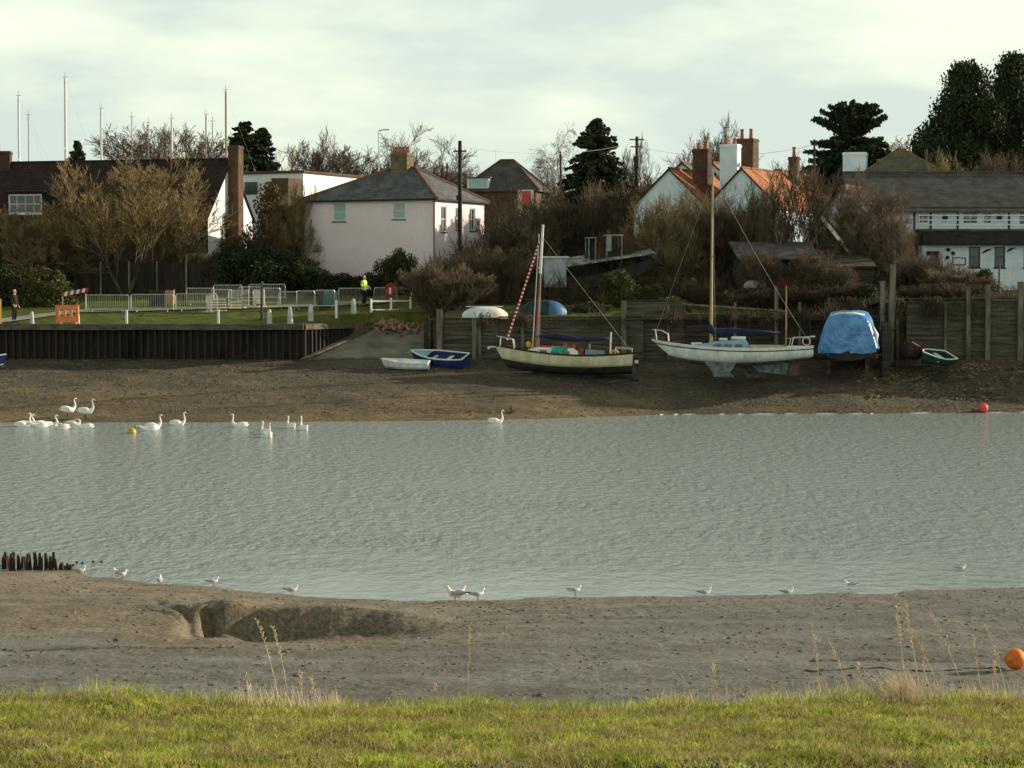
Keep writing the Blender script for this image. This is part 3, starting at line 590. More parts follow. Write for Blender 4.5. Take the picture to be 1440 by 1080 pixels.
def conifer(name, seed, H, W, m, tiers=26, gaps=0.15, droopy=0.25, leaf=0.12, power=0.9, per=7, base=0.08):
    g = random.Random(seed); segs = [(Vector((0, 0, 0)), Vector((0, 0, H * 0.5)), H * 0.022, H * 0.013), (Vector((0, 0, H * 0.5)), Vector((0, 0, H)), H * 0.013, 0.02)]
    cs = []; rs = []; pk = []
    for i in range(tiers * per):
        if g.random() < gaps: continue
        f = base + (1 - base) * ((i + g.random()) / (tiers * per)); R_ = W / 2 * (1 - f) ** power + 0.15
        a = i * 2.39996 + g.uniform(-.5, .5); L_ = R_ * g.uniform(0.7, 1.12); z0 = H * f + g.uniform(-.1, .1)
        e_ = Vector((math.cos(a) * L_, math.sin(a) * L_, z0 - droopy * L_ * g.uniform(.5, 1.4) + (0.35 * L_ if f > 0.8 else 0)))
        segs.append((Vector((0, 0, z0)), e_, 0.045, 0.012))
        nq = max(2, int(L_ / 0.30))
        for q in range(nq):
            t_ = (q + 0.8) / nq; c = Vector((0, 0, z0)).lerp(e_, t_); c.z += 0.12 * math.sin(t_ * 3)
            wd_ = 0.20 + 0.28 * (1 - t_) * min(1, L_ / 2)
            cs.append(tuple(c)); rs.append((wd_, wd_, 0.12)); pk.append(int(18 + 24 * wd_ / .4))
    cs.append((0, 0, H * 0.97)); rs.append((0.12, 0.12, 0.5)); pk.append(20)
    reg(name, [('trunk', tomesh('trunk', *segs_np(segs, 5), M_bark)), ('crown', tomesh('crown', *leaves_np(cs, rs, pk, leaf, seed, 0.2), m))], H, W)
M_leafpine = mat('dark_pine_needles', (0.012, 0.018, 0.008), (0.045, 0.055, 0.02), scale=1.2, rough=0.75, spec=0.25, fine=0.4, fscale=12)
conifer('fir', 3, 10, 6.0, M_leafdark, tiers=24, gaps=0.05, per=9, power=.75)
conifer('pine', 13, 10, 8.5, M_leafpine, tiers=34, gaps=0.05, droopy=0.12, power=0.8, per=10, base=0.10, leaf=0.115)
conifer('cedar', 29, 9, 10.0, M_leafdark, tiers=23, gaps=0.08, droopy=-0.10, power=0.42, per=11, base=0.30, leaf=0.115)
def lobed(name, seed, H, W, m, n=60, leaf=0.14, k=260, trunk=True, low=0.05, m2=M_bark, D=None, names=('trunk', 'crown'), rsc=0.17, top=1.0):
    g = random.Random(seed); cs = []; rs = []; pk = []; segs = []
    for i in range(n):
        f = low + (1 - low) * g.random() ** 0.8; prof = math.sin(math.pi * min(1, 0.18 + 0.80 * f)) ** 0.6
        a = g.uniform(0, 2 * math.pi); q = W / 2 * prof * g.uniform(0.35, 0.88)
        c = (math.cos(a) * q, math.sin(a) * q * (D or 1), H * f * 0.94 * (1 + top * 0)); r = W * rsc * g.uniform(0.6, 1.35) * (0.6 + 0.5 * prof)
        cs.append(c); rs.append((r, r, r * 0.8)); pk.append(int(k * (r / (W * rsc)) ** 2))
        segs.append((Vector((0, 0, H * 0.12 * g.random())), Vector(c), 0.05 + 0.004 * H, 0.015))
    if trunk: segs.append((Vector((0, 0, 0)), Vector((0, 0, H * 0.8)), 0.03 * H, 0.04))
    reg(name, [(names[0], tomesh(names[0], *segs_np(segs, 5), m2)), (names[1], tomesh(names[1], *leaves_np(cs, rs, pk, leaf, seed, 0.5), m))], H, W)
lobed('yew', 31, 10, 8, M_leafdark, n=60, leaf=0.12, k=560)
lobed('cypress_big', 32, 13, 9, M_leafdark, n=90, leaf=0.125, k=620, rsc=0.14)
lobed('laurel', 33, 3.5, 5, M_leafgreen, n=34, leaf=0.09, k=420, trunk=False, names=('stems', 'foliage'))
lobed('dark_laurel', 36, 3.5, 5, M_leafdark, n=34, leaf=0.10, k=420, trunk=False, names=('stems', 'foliage'))
lobed('olive_bush', 34, 3.0, 4, M_leafolive, n=30, leaf=0.08, k=420, trunk=False, names=('stems', 'foliage'))
lobed('clipped', 35, 1.8, 2.4, M_leafolive, n=26, leaf=0.055, k=420, trunk=False, names=('stems', 'foliage'), rsc=0.24)
lobed('ivy_tree', 37, 6, 4.5, M_leafbrown, n=34, leaf=0.10, k=200, names=('trunk', 'crown'))
CNT = {}
def plant(proto, name, px, ytop, wpx, Y, label, cat, ybase=None, rz=None, group=None, sxy=None):
    """a plant whose top reaches photo row ytop, wpx photo pixels wide, standing at distance Y"""
    parts, H, W = PROTO[proto]; x = X(px, Y); zt = Z(ytop, Y); zb = ground_z(x, Y) - 0.08 if ybase is None else Z(ybase, Y)
    h = zt - zb; w = wpx / F * Y
    r = thing(name, label, cat, (x, Y, zb), rnd.uniform(0, 6.28) if rz is None else rz, group)
    r.scale = (w / W, w / W, h / H)
    for pn, me in parts:
        o = bpy.data.objects.new(pn, me); COL.objects.link(o); o.parent = r
    return r
# ---- bare trees along the skyline
gs = 'bare winter trees on the skyline'
for a in [
 ('broad_a', 'bare_tree', 175, 184, 120, 215, 'bare spreading tree above the dark roof, at the foot of the short masts', 'tree'),
 ('broad_b', 'bare_tree', 222, 178, 150, 220, 'wide reddish bare tree above the dark roof, centre one of the three', 'tree'),
 ('broad_b', 'bare_tree', 272, 184, 130, 222, 'rounded bare tree above the dark roof beside its brick chimney', 'tree'),
 ('broad_c', 'bare_tree', 418, 186, 125, 225, 'reddish bare tree beyond the flat white building, next to the dark conifers', 'tree'),
 ('broad_b', 'bare_tree', 458, 205, 120, 230, 'lower brown bare tree between the flat white building and the pink house', 'tree'),
 ('broad_a', 'bare_tree', 500, 190, 120, 226, 'bare tree just behind the pink house roof, in front of the street lamp', 'tree'),
 ('broad_a', 'bare_tree', 578, 184, 120, 230, 'open bare tree rising right behind the pink house chimney', 'tree'),
 ('broad_a', 'bare_tree', 618, 192, 115, 228, 'open bare tree between the pink house chimney and the tall dark pole', 'tree'),
 ('birch', 'birch_tree', 787, 180, 78, 205, 'tall thin birch with drooping twigs left of the big pine', 'tree'),
 ('birch', 'birch_tree', 762, 206, 64, 210, 'shorter birch beside the hipped bungalow roof', 'tree'),
 ('broad_c', 'bare_tree', 878, 196, 80, 215, 'thin bare tree between the big pine and the transformer pole', 'tree'),
 ('broad_c', 'bare_tree', 990, 168, 130, 215, 'tall bare tree behind the cottage chimneys', 'tree'),
 ('broad_a', 'bare_tree', 925, 222, 90, 210, 'small bare tree left of the orange roofed cottages', 'tree'),
 ('broad_a', 'bare_tree', 1082, 215, 110, 215, 'bare tree showing between the cottage chimneys and the lamp pole', 'tree'),
 ('broad_b', 'bare_tree', 1272, 196, 150, 240, 'bare tree on the skyline between the cedar and the big dark trees', 'tree'),
]: plant(a[0], a[1], *a[2:6], a[6], a[7], group=gs)
plant('fir', 'conifer', 111, 202, 84, 200, 'small dark pointed conifer poking over the long dark roof', 'tree')
plant('fir', 'conifer', 345, 176, 165, 196, 'taller of the two dark conifers right of the brick chimney', 'tree')
plant('fir', 'conifer', 369, 184, 130, 198, 'shorter of the two dark conifers right of the brick chimney', 'tree')
plant('pine', 'pine_tree', 838, 172, 200, 185, 'big dark green pine standing alone above the brown thicket', 'tree')
plant('cedar', 'cedar_tree', 1196, 157, 200, 195, 'dark spreading cedar with ragged upswept boughs behind the cottages', 'tree')
plant('cypress_big', 'evergreen_tree', 1352, 82, 150, 188, 'huge dark evergreen tree with sky showing through its ragged top', 'tree')
plant('cypress_big', 'evergreen_tree', 1425, 70, 160, 190, 'tallest dense black evergreen at the far right of the picture', 'tree', rz=2.1)
plant('yew', 'evergreen_tree', 1296, 210, 110, 225, 'low dark evergreen clump at the foot of the huge evergreens', 'tree')
plant('willow_b', 'bare_shrub', 1340, 214, 60, 176, 'pale brown bush catching light above the long grey roof', 'shrub')
plant('broad_b', 'bare_tree', 1408, 214, 80, 178, 'brown bare tree just above the long grey roof under the evergreens', 'tree')
# ---- left garden
plant('willow', 'willow_tree', 178, 226, 235, 152, 'large golden twigged willow in front of the long dark roofed house', 'tree', rz=0.4)
plant('willow_b', 'willow_tree', 60, 290, 150, 153, 'lower golden brown willow scrub left of the large willow', 'tree', rz=1.0)
plant('willow_b', 'willow_tree', 244, 290, 84, 154, 'olive brown willow scrub right of the large willow, by the white gable', 'tree', rz=2.0)
plant('thicket_b', 'bare_shrub', 8, 300, 90, 153, 'dense brown bare shrub at the far left below the small paned dormer', 'shrub')
plant('thicket_b', 'bare_shrub', 95, 335, 90, 153.5, 'brown bare shrub between the green bush and the dark fence', 'shrub')
plant('olive_bush', 'evergreen_bush', 62, 380, 86, 144, 'lit olive green bush behind the orange barrier', 'bush', ybase=445)
plant('laurel', 'evergreen_bush', 12, 376, 70, 144.5, 'dark green bush behind the standing person in black', 'bush', ybase=445)
plant('olive_bush', 'evergreen_bush', -30, 385, 60, 144, 'green bush cut off by the left edge of the picture', 'bush', ybase=445)
plant('ivy_tree', 'ivy_covered_tree', 318, 300, 22, 156, 'brown leafed climber covered tree against the white gable with the brick chimney', 'tree')
plant('ivy_tree', 'ivy_covered_tree', 382, 258, 70, 160, 'brown leafy tree between the white gable and the pink house', 'tree')
plant('willow_b', 'bare_tree', 405, 262, 60, 159, 'olive bare tree touching the left corner of the pink house', 'tree')
plant('thicket_a', 'bare_shrub', 362, 325, 70, 157, 'dark brown scrub below the flat white building', 'shrub')
plant('dark_laurel', 'laurel_hedge', 330, 348, 90, 153, 'near black laurel next to the dark board fence', 'hedge', rz=0)
plant('dark_laurel', 'laurel_hedge', 385, 350, 120, 152.6, 'near black laurel in the middle of the dark hedge', 'hedge', rz=1)
plant('dark_laurel', 'laurel_hedge', 432, 366, 90, 152, 'near black laurel sloping down against the pink wall', 'hedge', rz=2)
plant('dark_laurel', 'laurel_hedge', 480, 386, 80, 151.6, 'low near black laurel at the foot of the pink wall', 'hedge', rz=3)
plant('laurel', 'evergreen_bush', 556, 354, 70, 152, 'rounded green bush under the right window of the pink house', 'bush')
plant('dark_laurel', 'evergreen_bush', 522, 385, 50, 151, 'dark bush right behind the worker in the yellow jacket', 'bush')
# ---- scrub round the slipway and the middle of the bank
gt = 'bare scrub on the far bank'
for a in [
 ('red_shrub', 'bare_shrub', 612, 372, 78, 138.5, 'pinkish brown fuzzy shrub beside the top of the slipway', 452),
 ('red_shrub', 'bare_shrub', 650, 382, 70, 139, 'reddish brown shrub above the upturned white dinghy', 440),
 ('thicket_b', 'bare_shrub', 694, 350, 85, 146, 'brown twiggy shrub left of the red and white forestay', 430),
 ('thicket_b', 'bare_shrub', 668, 335, 70, 152, 'tall brown shrub covering the lit end of the pink house', 420),
 ('thicket_a', 'bare_shrub', 715, 300, 90, 154, 'dark brown shrub left of the stubby white topped mast', 420),
 ('thicket_b', 'bare_shrub', 742, 285, 80, 160, 'brown shrub below the red and white shed on the hill', 420),
 ('thicket_a', 'bare_shrub', 790, 268, 110, 166, 'dark twiggy shrub between the birches and the old houseboat', 420),
 ('thicket_b', 'bare_shrub', 855, 262, 120, 168, 'dark brown shrub at the foot of the big pine', 420),
 ('thicket_a', 'bare_shrub', 920, 262, 100, 170, 'dark shrub under the first orange roofed cottage', 420),
 ('willow_b', 'willow_tree', 905, 278, 100, 150, 'olive gold willow right of the old houseboat', 425),
 ('willow_b', 'willow_tree', 958, 268, 90, 151, 'olive gold willow beside the tall wooden mast', 425),
 ('thicket_b', 'bare_shrub', 870, 330, 80, 148, 'brown scrub hanging over the houseboat roof', 420),
 ('thicket_a', 'bare_shrub', 1000, 292, 80, 153, 'dark scrub behind the tall wooden mast', 425),
 ('broad_a', 'bare_tree', 1020, 255, 110, 152, 'dark bare tree in front of the second cottage gable', 425),
 ('thicket_b', 'bare_shrub', 1055, 290, 90, 154, 'brown scrub under the second orange roof slope', 425),
 ('upright', 'bare_tree', 1133, 222, 110, 150, 'tall pale stemmed bare tree between the cottages and the clubhouse', 428),
 ('broad_c', 'bare_tree', 1190, 240, 95, 152, 'reddish bare tree in front of the small pale blue gable', 428),
 ('broad_b', 'bare_tree', 1238, 262, 95, 151, 'brown bare tree over the near end of the long grey roof', 428),
 ('thicket_b', 'bare_shrub', 1215, 305, 90, 149, 'brown scrub above the small dark shed', 428),
 ('broad_c', 'bare_tree', 1262, 298, 70, 147, 'low brown tree hiding the end of the white clubhouse wall', 428),
 ('thicket_b', 'bare_shrub', 1290, 358, 70, 144, 'pale brown scrub right of the mooring posts', 425),
 ('red_shrub', 'bare_shrub', 1330, 380, 70, 143, 'pinkish bare shrub along the top of the high timber wall', 422),
 ('red_shrub', 'bare_shrub', 1365, 388, 46, 142.5, 'small russet shrub left of the clipped green bush', 420),
 ('thicket_a', 'bare_shrub', 1190, 398, 90, 139, 'dark bramble behind the boat under the blue sheet', 440),
 ('thicket_a', 'bare_shrub', 1120, 402, 80, 139, 'dark bramble behind the short mizzen mast', 440),
 ('thicket_a', 'bare_shrub', 1060, 405, 80, 139, 'dark bramble behind the pale blue cabin top', 440),
 ('thicket_a', 'bare_shrub', 975, 392, 60, 141, 'dark scrub between the two clipped bushes and the tall wooden mast', 440),
 ('thicket_a', 'bare_shrub', 640, 360, 60, 148, 'dark scrub at the foot of the tall dark pole', 430),
]: plant(a[0], a[1], a[2], a[3], a[4], a[5], a[6], 'tree' if 'tree' in a[1] else 'shrub', ybase=a[7], group=gt)
plant('clipped', 'clipped_bush', 870, 384, 54, 141, 'larger of two round clipped green bushes on the garden bank', 'bush', ybase=428, group='clipped bushes')
plant('clipped', 'clipped_bush', 920, 402, 38, 141, 'smaller of two round clipped green bushes on the garden bank', 'bush', ybase=428, group='clipped bushes')
plant('clipped', 'clipped_bush', 1382, 382, 44, 145, 'domed green and gold bush in front of the clubhouse wall', 'bush', ybase=420)
# ---- far woods and low ground cover that nobody could count
def scatter_twigs(name, n, area, hfun, seed, m, label, cat, Lr=(0.5, 1.6)):
    g = np.random.default_rng(seed); (x0, x1, y0, y1) = area
    segs = []
    for i in range(n):
        x = g.uniform(x0, x1); y = g.uniform(y0, y1); h = hfun(x, y)
        if h <= 0.05: continue
        z = ground_z(x, y, False) + g.uniform(-0.1, 1) * h; L_ = g.uniform(*Lr)
        d = Vector((g.normal() * 0.6, g.normal() * 0.6, g.uniform(-0.2, 1.2))).normalized()
        a = Vector((x, y, z)); segs.append((a, a + d * L_, 0.022, 0.010))
    o = npmesh(name, *segs_np(segs, 3), m); tag(o, label, cat, kind='stuff')
def bramble_h(x, y):
    return (1.6 + 1.2 * noise.noise(Vector((x * 0.25, y * 0.3, 2)))) * sstep(143, 148, y)
scatter_twigs('bramble', 26000, (-6, 30, 143, 158), bramble_h, 3, M_twigdark, 'tangled brown bramble filling the garden bank between the houses', 'bramble')
scatter_twigs('undergrowth', 9000, (-40, -16, 153, 158), lambda x, y: 1.2 + noise.noise(Vector((x * .4, y * .4, 1))), 4, M_twigdark, 'brown undergrowth behind the dark board fence', 'undergrowth')
scatter_twigs('weeds', 5000, (17, 34, 134.2, 146), lambda x, y: 0.75 * (noise.noise(Vector((x * .5, y * .5, 1))) - .05), 5, M_twigdark, 'brown winter weeds on top of the high timber wall', 'weeds', Lr=(0.2, 0.6))
scatter_twigs('weeds', 2200, (-2, 17, 134.0, 141), lambda x, y: 0.6 * noise.noise(Vector((x * .5, y * .5, 1))), 6, M_twigdark, 'brown winter weeds above the middle timber wall', 'weeds', Lr=(0.15, 0.5))
def wood_h(x, y): return 7.6 + 3.0 * noise.noise(Vector((x * 0.06, y * 0.05, 7))) + 1.2 * noise.noise(Vector((x * 0.3, 0, 1)))
scatter_twigs('woodland', 90000, (-75, 75, 232, 262), wood_h, 8, M_twigred, 'far off brown winter woodland beyond the houses', 'woodland', Lr=(0.8, 2.4))

def hanging(name, n, x0, x1, y, zt, seed, label, m, l0=.5, l1=1.5):
    g = np.random.default_rng(seed); segs = []
    for i in range(n):
        x = g.uniform(x0, x1)
        if noise.noise(Vector((x * .9, seed, 0))) < g.uniform(-.1, .55): continue
        p0 = Vector((x, y + g.uniform(-.05, .3), zt + g.uniform(-.1, .35))); 
        for k in range(3):
            p1 = p0 + Vector((g.normal() * .12, -g.uniform(0, .14), -g.uniform(l0, l1) / 3)); segs.append((p0, p1, .02, .014)); p0 = p1
    tag(npmesh(name, *segs_np(segs, 3), m), label, 'brambles', kind='stuff')
hanging('hanging_bramble', 1500, 18.8, 28, 132.3, Z(424, 132.5), 3, 'dark bramble hanging over the plank wall right of the piles', M_twigdark)
hanging('hanging_bramble', 1200, 9, 20, 132.6, Z(440, 132.7), 4, 'dark bramble spilling over the staging behind the white yacht', M_twigdark)
hanging('hanging_bramble', 900, -4.5, 8, 132.2, Z(447, 132.4), 5, 'dark bramble hanging over the low timber wall behind the cream yacht', M_twigdark, .2, .8)
for a in (('olive_bush', 944, 418, 60, 137.5, 'low olive green bush just above the plank wall between the yachts', 440), ('laurel', 1215, 400, 60, 138, 'dark green bush behind the piles and the sheeted boat', 440), ('olive_bush', 830, 425, 60, 138, 'low mossy green growth left of the pale wall post', 440), ('thicket_a', 1290, 400, 60, 136.5, 'dark scrub on the wall top just right of the piles', 432), ('thicket_a', 1350, 398, 70, 137, 'dark scrub on the wall top in front of the white wall', 432)):
    plant(a[0], 'evergreen_bush' if a[0] != 'thicket_a' else 'bare_shrub', a[1], a[2], a[3], a[4], a[5], 'bush', ybase=a[6])

for a in (('upright', 'bare_tree', 1108, 238, 90, 149, 'pale stemmed bare tree close left of the tallest one by the cottages', 428), ('broad_c', 'bare_tree', 1066, 258, 80, 151, 'bushy bare tree before the lit wall of the second cottage', 428), ('thicket_b', 'bare_shrub', 1070, 350, 60, 143.5, 'brown twiggy shrub in front of the open boat shed', 428), ('thicket_b', 'bare_shrub', 1140, 352, 60, 143, 'brown twiggy shrub between the open shed and the small dark shed', 428), ('broad_a', 'bare_tree', 985, 262, 80, 154, 'dark bare tree in front of the first cottage roof', 428), ('thicket_b', 'bare_shrub', 1175, 372, 60, 141.5, 'low brown shrub in front of the small dark shed', 430)):
    plant(a[0], a[1], a[2], a[3], a[4], a[5], a[6], 'tree' if 'tree' in a[1] else 'shrub', ybase=a[7], group=gt)
# ================================================================== BUILDINGS
M_pink = mat('pink_render', (0.67, 0.55, 0.565), (0.75, 0.625, 0.64), scale=0.35, rough=0.9, bump=0.15, bscale=30, fine=0.05, fscale=6)
M_white = mat('white_paint', (0.60, 0.60, 0.58), (0.74, 0.74, 0.71), scale=1.5, rough=0.7, fine=0.06, fscale=8)
M_whiteblue = mat('cool_white_render', (0.52, 0.60, 0.64), (0.66, 0.73, 0.76), scale=0.8, rough=0.9, fine=0.08, fscale=7)
M_cream = mat('cream_render', (0.62, 0.55, 0.42), (0.76, 0.70, 0.56), scale=0.9, rough=0.9)
M_slate = brickmat('slate_roof', (0.085, 0.087, 0.09), (0.125, 0.125, 0.125), (0.05, 0.05, 0.05), w=0.35, h=0.16, msize=0.012, bump=0.5)
M_slate2 = brickmat('grey_tile_roof', (0.065, 0.060, 0.055), (0.10, 0.09, 0.082), (0.035, 0.033, 0.03), w=0.32, h=0.16, msize=0.014, bump=0.5)
M_darktile = brickmat('dark_brown_tile_roof', (0.024, 0.012, 0.010), (0.042, 0.022, 0.018), (0.012, 0.008, 0.007), w=0.3, h=0.15, msize=0.014, bump=0.5)
M_orange = brickmat('orange_tile_roof', (0.34, 0.12, 0.045), (0.46, 0.19, 0.075), (0.15, 0.06, 0.03), w=0.3, h=0.15, msize=0.016, bump=0.6)
M_greenroof = brickmat('mossy_tile_roof', (0.085, 0.09, 0.055), (0.13, 0.125, 0.075), (0.05, 0.05, 0.035), w=0.32, h=0.16, msize=0.012)
M_ridge = mat('red_ridge_tile', (0.12, 0.055, 0.04), (0.24, 0.11, 0.075), scale=6, rough=0.9)
M_brickred = brickmat('red_brick', (0.055, 0.026, 0.018), (0.095, 0.045, 0.030), (0.06, 0.05, 0.04))
M_brickbrown = brickmat('brown_brick', (0.07, 0.038, 0.024), (0.12, 0.068, 0.038), (0.075, 0.06, 0.045))
M_bricktan = brickmat('tan_brick', (0.11, 0.08, 0.045), (0.19, 0.135, 0.07), (0.11, 0.1, 0.07))
M_pot = mat('terracotta_pot', (0.24, 0.075, 0.04), (0.40, 0.15, 0.08), scale=8, rough=0.85)
M_black = mat('black_timber', (0.010, 0.009, 0.008), (0.028, 0.024, 0.02), scale=3, rough=0.8)
M_woodgrey = mat('weathered_timber', (0.035, 0.030, 0.021), (0.12, 0.105, 0.078), scale=2.2, rough=0.9, stretch=(0.3, 1, 3), bump=0.5, bscale=14, fine=0.25, fscale=18)
M_wooddark = mat('wet_dark_timber', (0.018, 0.014, 0.009), (0.065, 0.052, 0.036), scale=2.0, rough=0.85, stretch=(0.3, 1, 3), bump=0.5, bscale=14, fine=0.25)
M_post = mat('mooring_timber', (0.07, 0.058, 0.042), (0.19, 0.165, 0.13), scale=2.5, rough=0.9, stretch=(2, 2, 0.3), bump=0.5, bscale=10)
M_glass = glassmat()
M_teal = mat('pale_teal_blind', (0.22, 0.36, 0.35), (0.30, 0.44, 0.42), scale=2, rough=0.3, spec=0.5)
M_metal = mat('galvanised_steel', (0.40, 0.40, 0.37), (0.62, 0.61, 0.56), scale=4, rough=0.45, spec=0.5, metal=0.3)
M_blackmetal = mat('black_metal', (0.012, 0.012, 0.012), (0.03, 0.03, 0.028), scale=5, rough=0.5)
M_steel = mat('rusty_sheet_piling', (0.006, 0.005, 0.004), (0.030, 0.019, 0.014), scale=1.1, rough=0.85, stretch=(1.2, 1, 0.35), bump=0.5, bscale=8, c3=(0.025, 0.02, 0.017))
def place(px, Y, a, z, w=None, name='house', label='', cat='house', side='right', group=None):
    """local frame: x along the front, y away, z up; origin on the near corner at photo column px"""
    x = X(px, Y)
    if side == 'right' and w: x -= w * math.cos(R(a)); Yo = Y + w * math.sin(R(a))
    else: Yo = Y
    return thing(name, label, cat, (x, Yo, z), -R(a), group)
def wall_open(mb, w, z0, z1, ops, T, rev=0.12):
    """front wall in the plane T (maps (u, depth, z)), with real openings"""
    us = sorted({0, w} | {o[0] for o in ops} | {o[1] for o in ops}); zs = sorted({z0, z1} | {o[2] for o in ops} | {o[3] for o in ops})
    for i in range(len(us) - 1):
        for j in range(len(zs) - 1):
            cu = (us[i] + us[i + 1]) / 2; cz = (zs[j] + zs[j + 1]) / 2
            if any(o[0] < cu < o[1] and o[2] < cz < o[3] for o in ops): continue
            mb.quad(T(us[i], 0, zs[j]), T(us[i + 1], 0, zs[j]), T(us[i + 1], 0, zs[j + 1]), T(us[i], 0, zs[j + 1]))
    for (a, b_, c, d) in ops:
        mb.quad(T(a, 0, c), T(a, rev, c), T(a, rev, d), T(a, 0, d)); mb.quad(T(b_, 0, c), T(b_, 0, d), T(b_, rev, d), T(b_, rev, c))
        mb.quad(T(a, 0, d), T(a, rev, d), T(b_, rev, d), T(b_, 0, d)); mb.quad(T(a, 0, c), T(b_, 0, c), T(b_, rev, c), T(a, rev, c))
def tbox(mb, T, u0, u1, d0, d1, z0, z1):
    p = [T(u0, d0, z0), T(u1, d0, z0), T(u1, d1, z0), T(u0, d1, z0), T(u0, d0, z1), T(u1, d0, z1), T(u1, d1, z1), T(u0, d1, z1)]
    n = len(mb.v); mb.v += [tuple(q) for q in p]; mb.f += [tuple(n + i for i in q) for q in ((0, 3, 2, 1), (4, 5, 6, 7), (0, 1, 5, 4), (1, 2, 6, 5), (2, 3, 7, 6), (3, 0, 4, 7))]
def window(root, T, op, bars=(1, 1), fm=None, gm=None, sill=True, rev=0.12, sm=None, fw=0.06, name='window'):
    a, b_, c, d = op; fm = fm or M_white; f = MB()
    tbox(f, T, a, a + fw, 0.05, rev, c, d); tbox(f, T, b_ - fw, b_, 0.05, rev, c, d); tbox(f, T, a + fw, b_ - fw, 0.05, rev, c, c + fw); tbox(f, T, a + fw, b_ - fw, 0.05, rev, d - fw, d)
    for i in range(1, bars[0]): u = a + (b_ - a) * i / bars[0]; tbox(f, T, u - .02, u + .02, 0.06, rev - 0.01, c + fw, d - fw)
    for i in range(1, bars[1]): z = c + (d - c) * i / bars[1]; tbox(f, T, a + fw, b_ - fw, 0.065, rev - 0.015, z - .02, z + .02)
    fo = f.build(name, fm, root)
    g = MB(); g.quad(T(a + fw * .5, rev - 0.02, c + fw * .5), T(b_ - fw * .5, rev - 0.02, c + fw * .5), T(b_ - fw * .5, rev - 0.02, d - fw * .5), T(a + fw * .5, rev - 0.02, d - fw * .5)); g.build('pane', gm or M_glass, fo)
    if sill: s_ = MB(); tbox(s_, T, a - .06, b_ + .06, -0.08, 0.03, c - 0.08, c - 0.004); s_.build('sill', sm or M_concdark, fo)
    return fo
def slab(mb, pts, th=0.12):
    """a thick roof plane over the polygon pts (given counter-clockwise from above)"""
    n = len(pts); t = [Vector(p) for p in pts]; lo = [p - Vector((0, 0, th)) for p in t]; k = len(mb.v)
    mb.v += [tuple(p) for p in t + lo]; mb.f.append(tuple(range(k, k + n))); mb.f.append(tuple(k + n + n - 1 - i for i in range(n)))
    for i in range(n): j = (i + 1) % n; mb.f.append((k + i, k + n + i, k + n + j, k + j))
def chimney(root, x, y, z0, z1, w=0.9, d=0.6, m=None, pots=2, potm=None, cap=True, poth=0.45, capm=None):
    b_ = MB(); b_.box(x - w / 2, y - d / 2, z0, x + w / 2, y + d / 2, z1 - 0.22)
    c = b_.build('chimney', m or M_brickred, root)
    k = MB(); k.box(x - w / 2 - .05, y - d / 2 - .05, z1 - 0.22, x + w / 2 + .05, y + d / 2 + .05, z1 - 0.1).box(x - w / 2 - .01, y - d / 2 - .01, z1 - 0.1, x + w / 2 + .01, y + d / 2 + .01, z1); k.build('chimney_cap', capm or m or M_brickred, c)
    for i in range(pots):
        px_ = x + (i - (pots - 1) / 2) * w / max(1, pots) * 0.95
        p = MB(); p.tube((px_, y, z1), (px_, y, z1 + poth * .85), 0.15, 0.12, 10, True).tube((px_, y, z1 + poth * .85), (px_, y, z1 + poth), 0.15, 0.14, 10); p.build('chimney_pot', potm or M_pot, c)
    return c
def front(x0, y0=0): return lambda u, dd, z: (x0 + u, y0 + dd, z)
def rightside(x0, y0): return lambda u, dd, z: (x0 - dd, y0 + u, z)
def hip(root, w, d, ze, zr, inset_l, inset_r, m, ov=0.3, ridge_m=None, name='roof'):
    x0, x1, y0, y1 = -ov, w + ov, -ov, d + ov; ym = d / 2; A = (inset_l, ym, zr); B = (w - inset_r, ym, zr)
    r_ = MB(); slab(r_, [(x0, y0, ze), (x1, y0, ze), B, A]); slab(r_, [(x1, y1, ze), (x0, y1, ze), A, B]); slab(r_, [(x1, y0, ze), (x1, y1, ze), B]); slab(r_, [(x0, y1, ze), (x0, y0, ze), A])
    ro = r_.build(name, m, root)
    t = MB(); up = Vector((0, 0, 0.03))
    for a, b_ in ((A, B), (A, (x0, y0, ze)), (B, (x1, y0, ze)), (B, (x1, y1, ze)), (A, (x0, y1, ze))):
        t.tube(Vector(a) + up, Vector(b_) + up, 0.10, 0.10, 6)
    t.build('ridge_tiles', ridge_m or M_ridge, ro)
    return ro
def gable(root, w, d, ze, zr, m, along='y', ov=0.25, name='roof', ridge_m=None, og=0.2, x0=0, y0=0):
    """pitched roof; along = direction of the ridge"""
    r_ = MB()
    if along == 'y':
        xm = x0 + w / 2; s_ = (zr - ze) / (w / 2); zl = ze - s_ * ov
        slab(r_, [(x0 - ov, y0 - og, zl), (xm, y0 - og, zr), (xm, y0 + d + og, zr), (x0 - ov, y0 + d + og, zl)]); slab(r_, [(xm, y0 - og, zr), (x0 + w + ov, y0 - og, zl), (x0 + w + ov, y0 + d + og, zl), (xm, y0 + d + og, zr)])
        a, b_ = (xm, y0 - og, zr + .02), (xm, y0 + d + og, zr + .02)
    else:
        ym = y0 + d / 2; s_ = (zr - ze) / (d / 2); zl = ze - s_ * ov
        slab(r_, [(x0 - og, y0 - ov, zl), (x0 + w + og, y0 - ov, zl), (x0 + w + og, ym, zr), (x0 - og, ym, zr)]); slab(r_, [(x0 - og, ym, zr), (x0 + w + og, ym, zr), (x0 + w + og, y0 + d + ov, zl), (x0 - og, y0 + d + ov, zl)])
        a, b_ = (x0 - og, ym, zr + .02), (x0 + w + og, ym, zr + .02)
    ro = r_.build(name, m, root); t = MB(); t.tube(a, b_, 0.10, 0.10, 6); t.build('ridge_tiles', ridge_m or M_ridge, ro); return ro
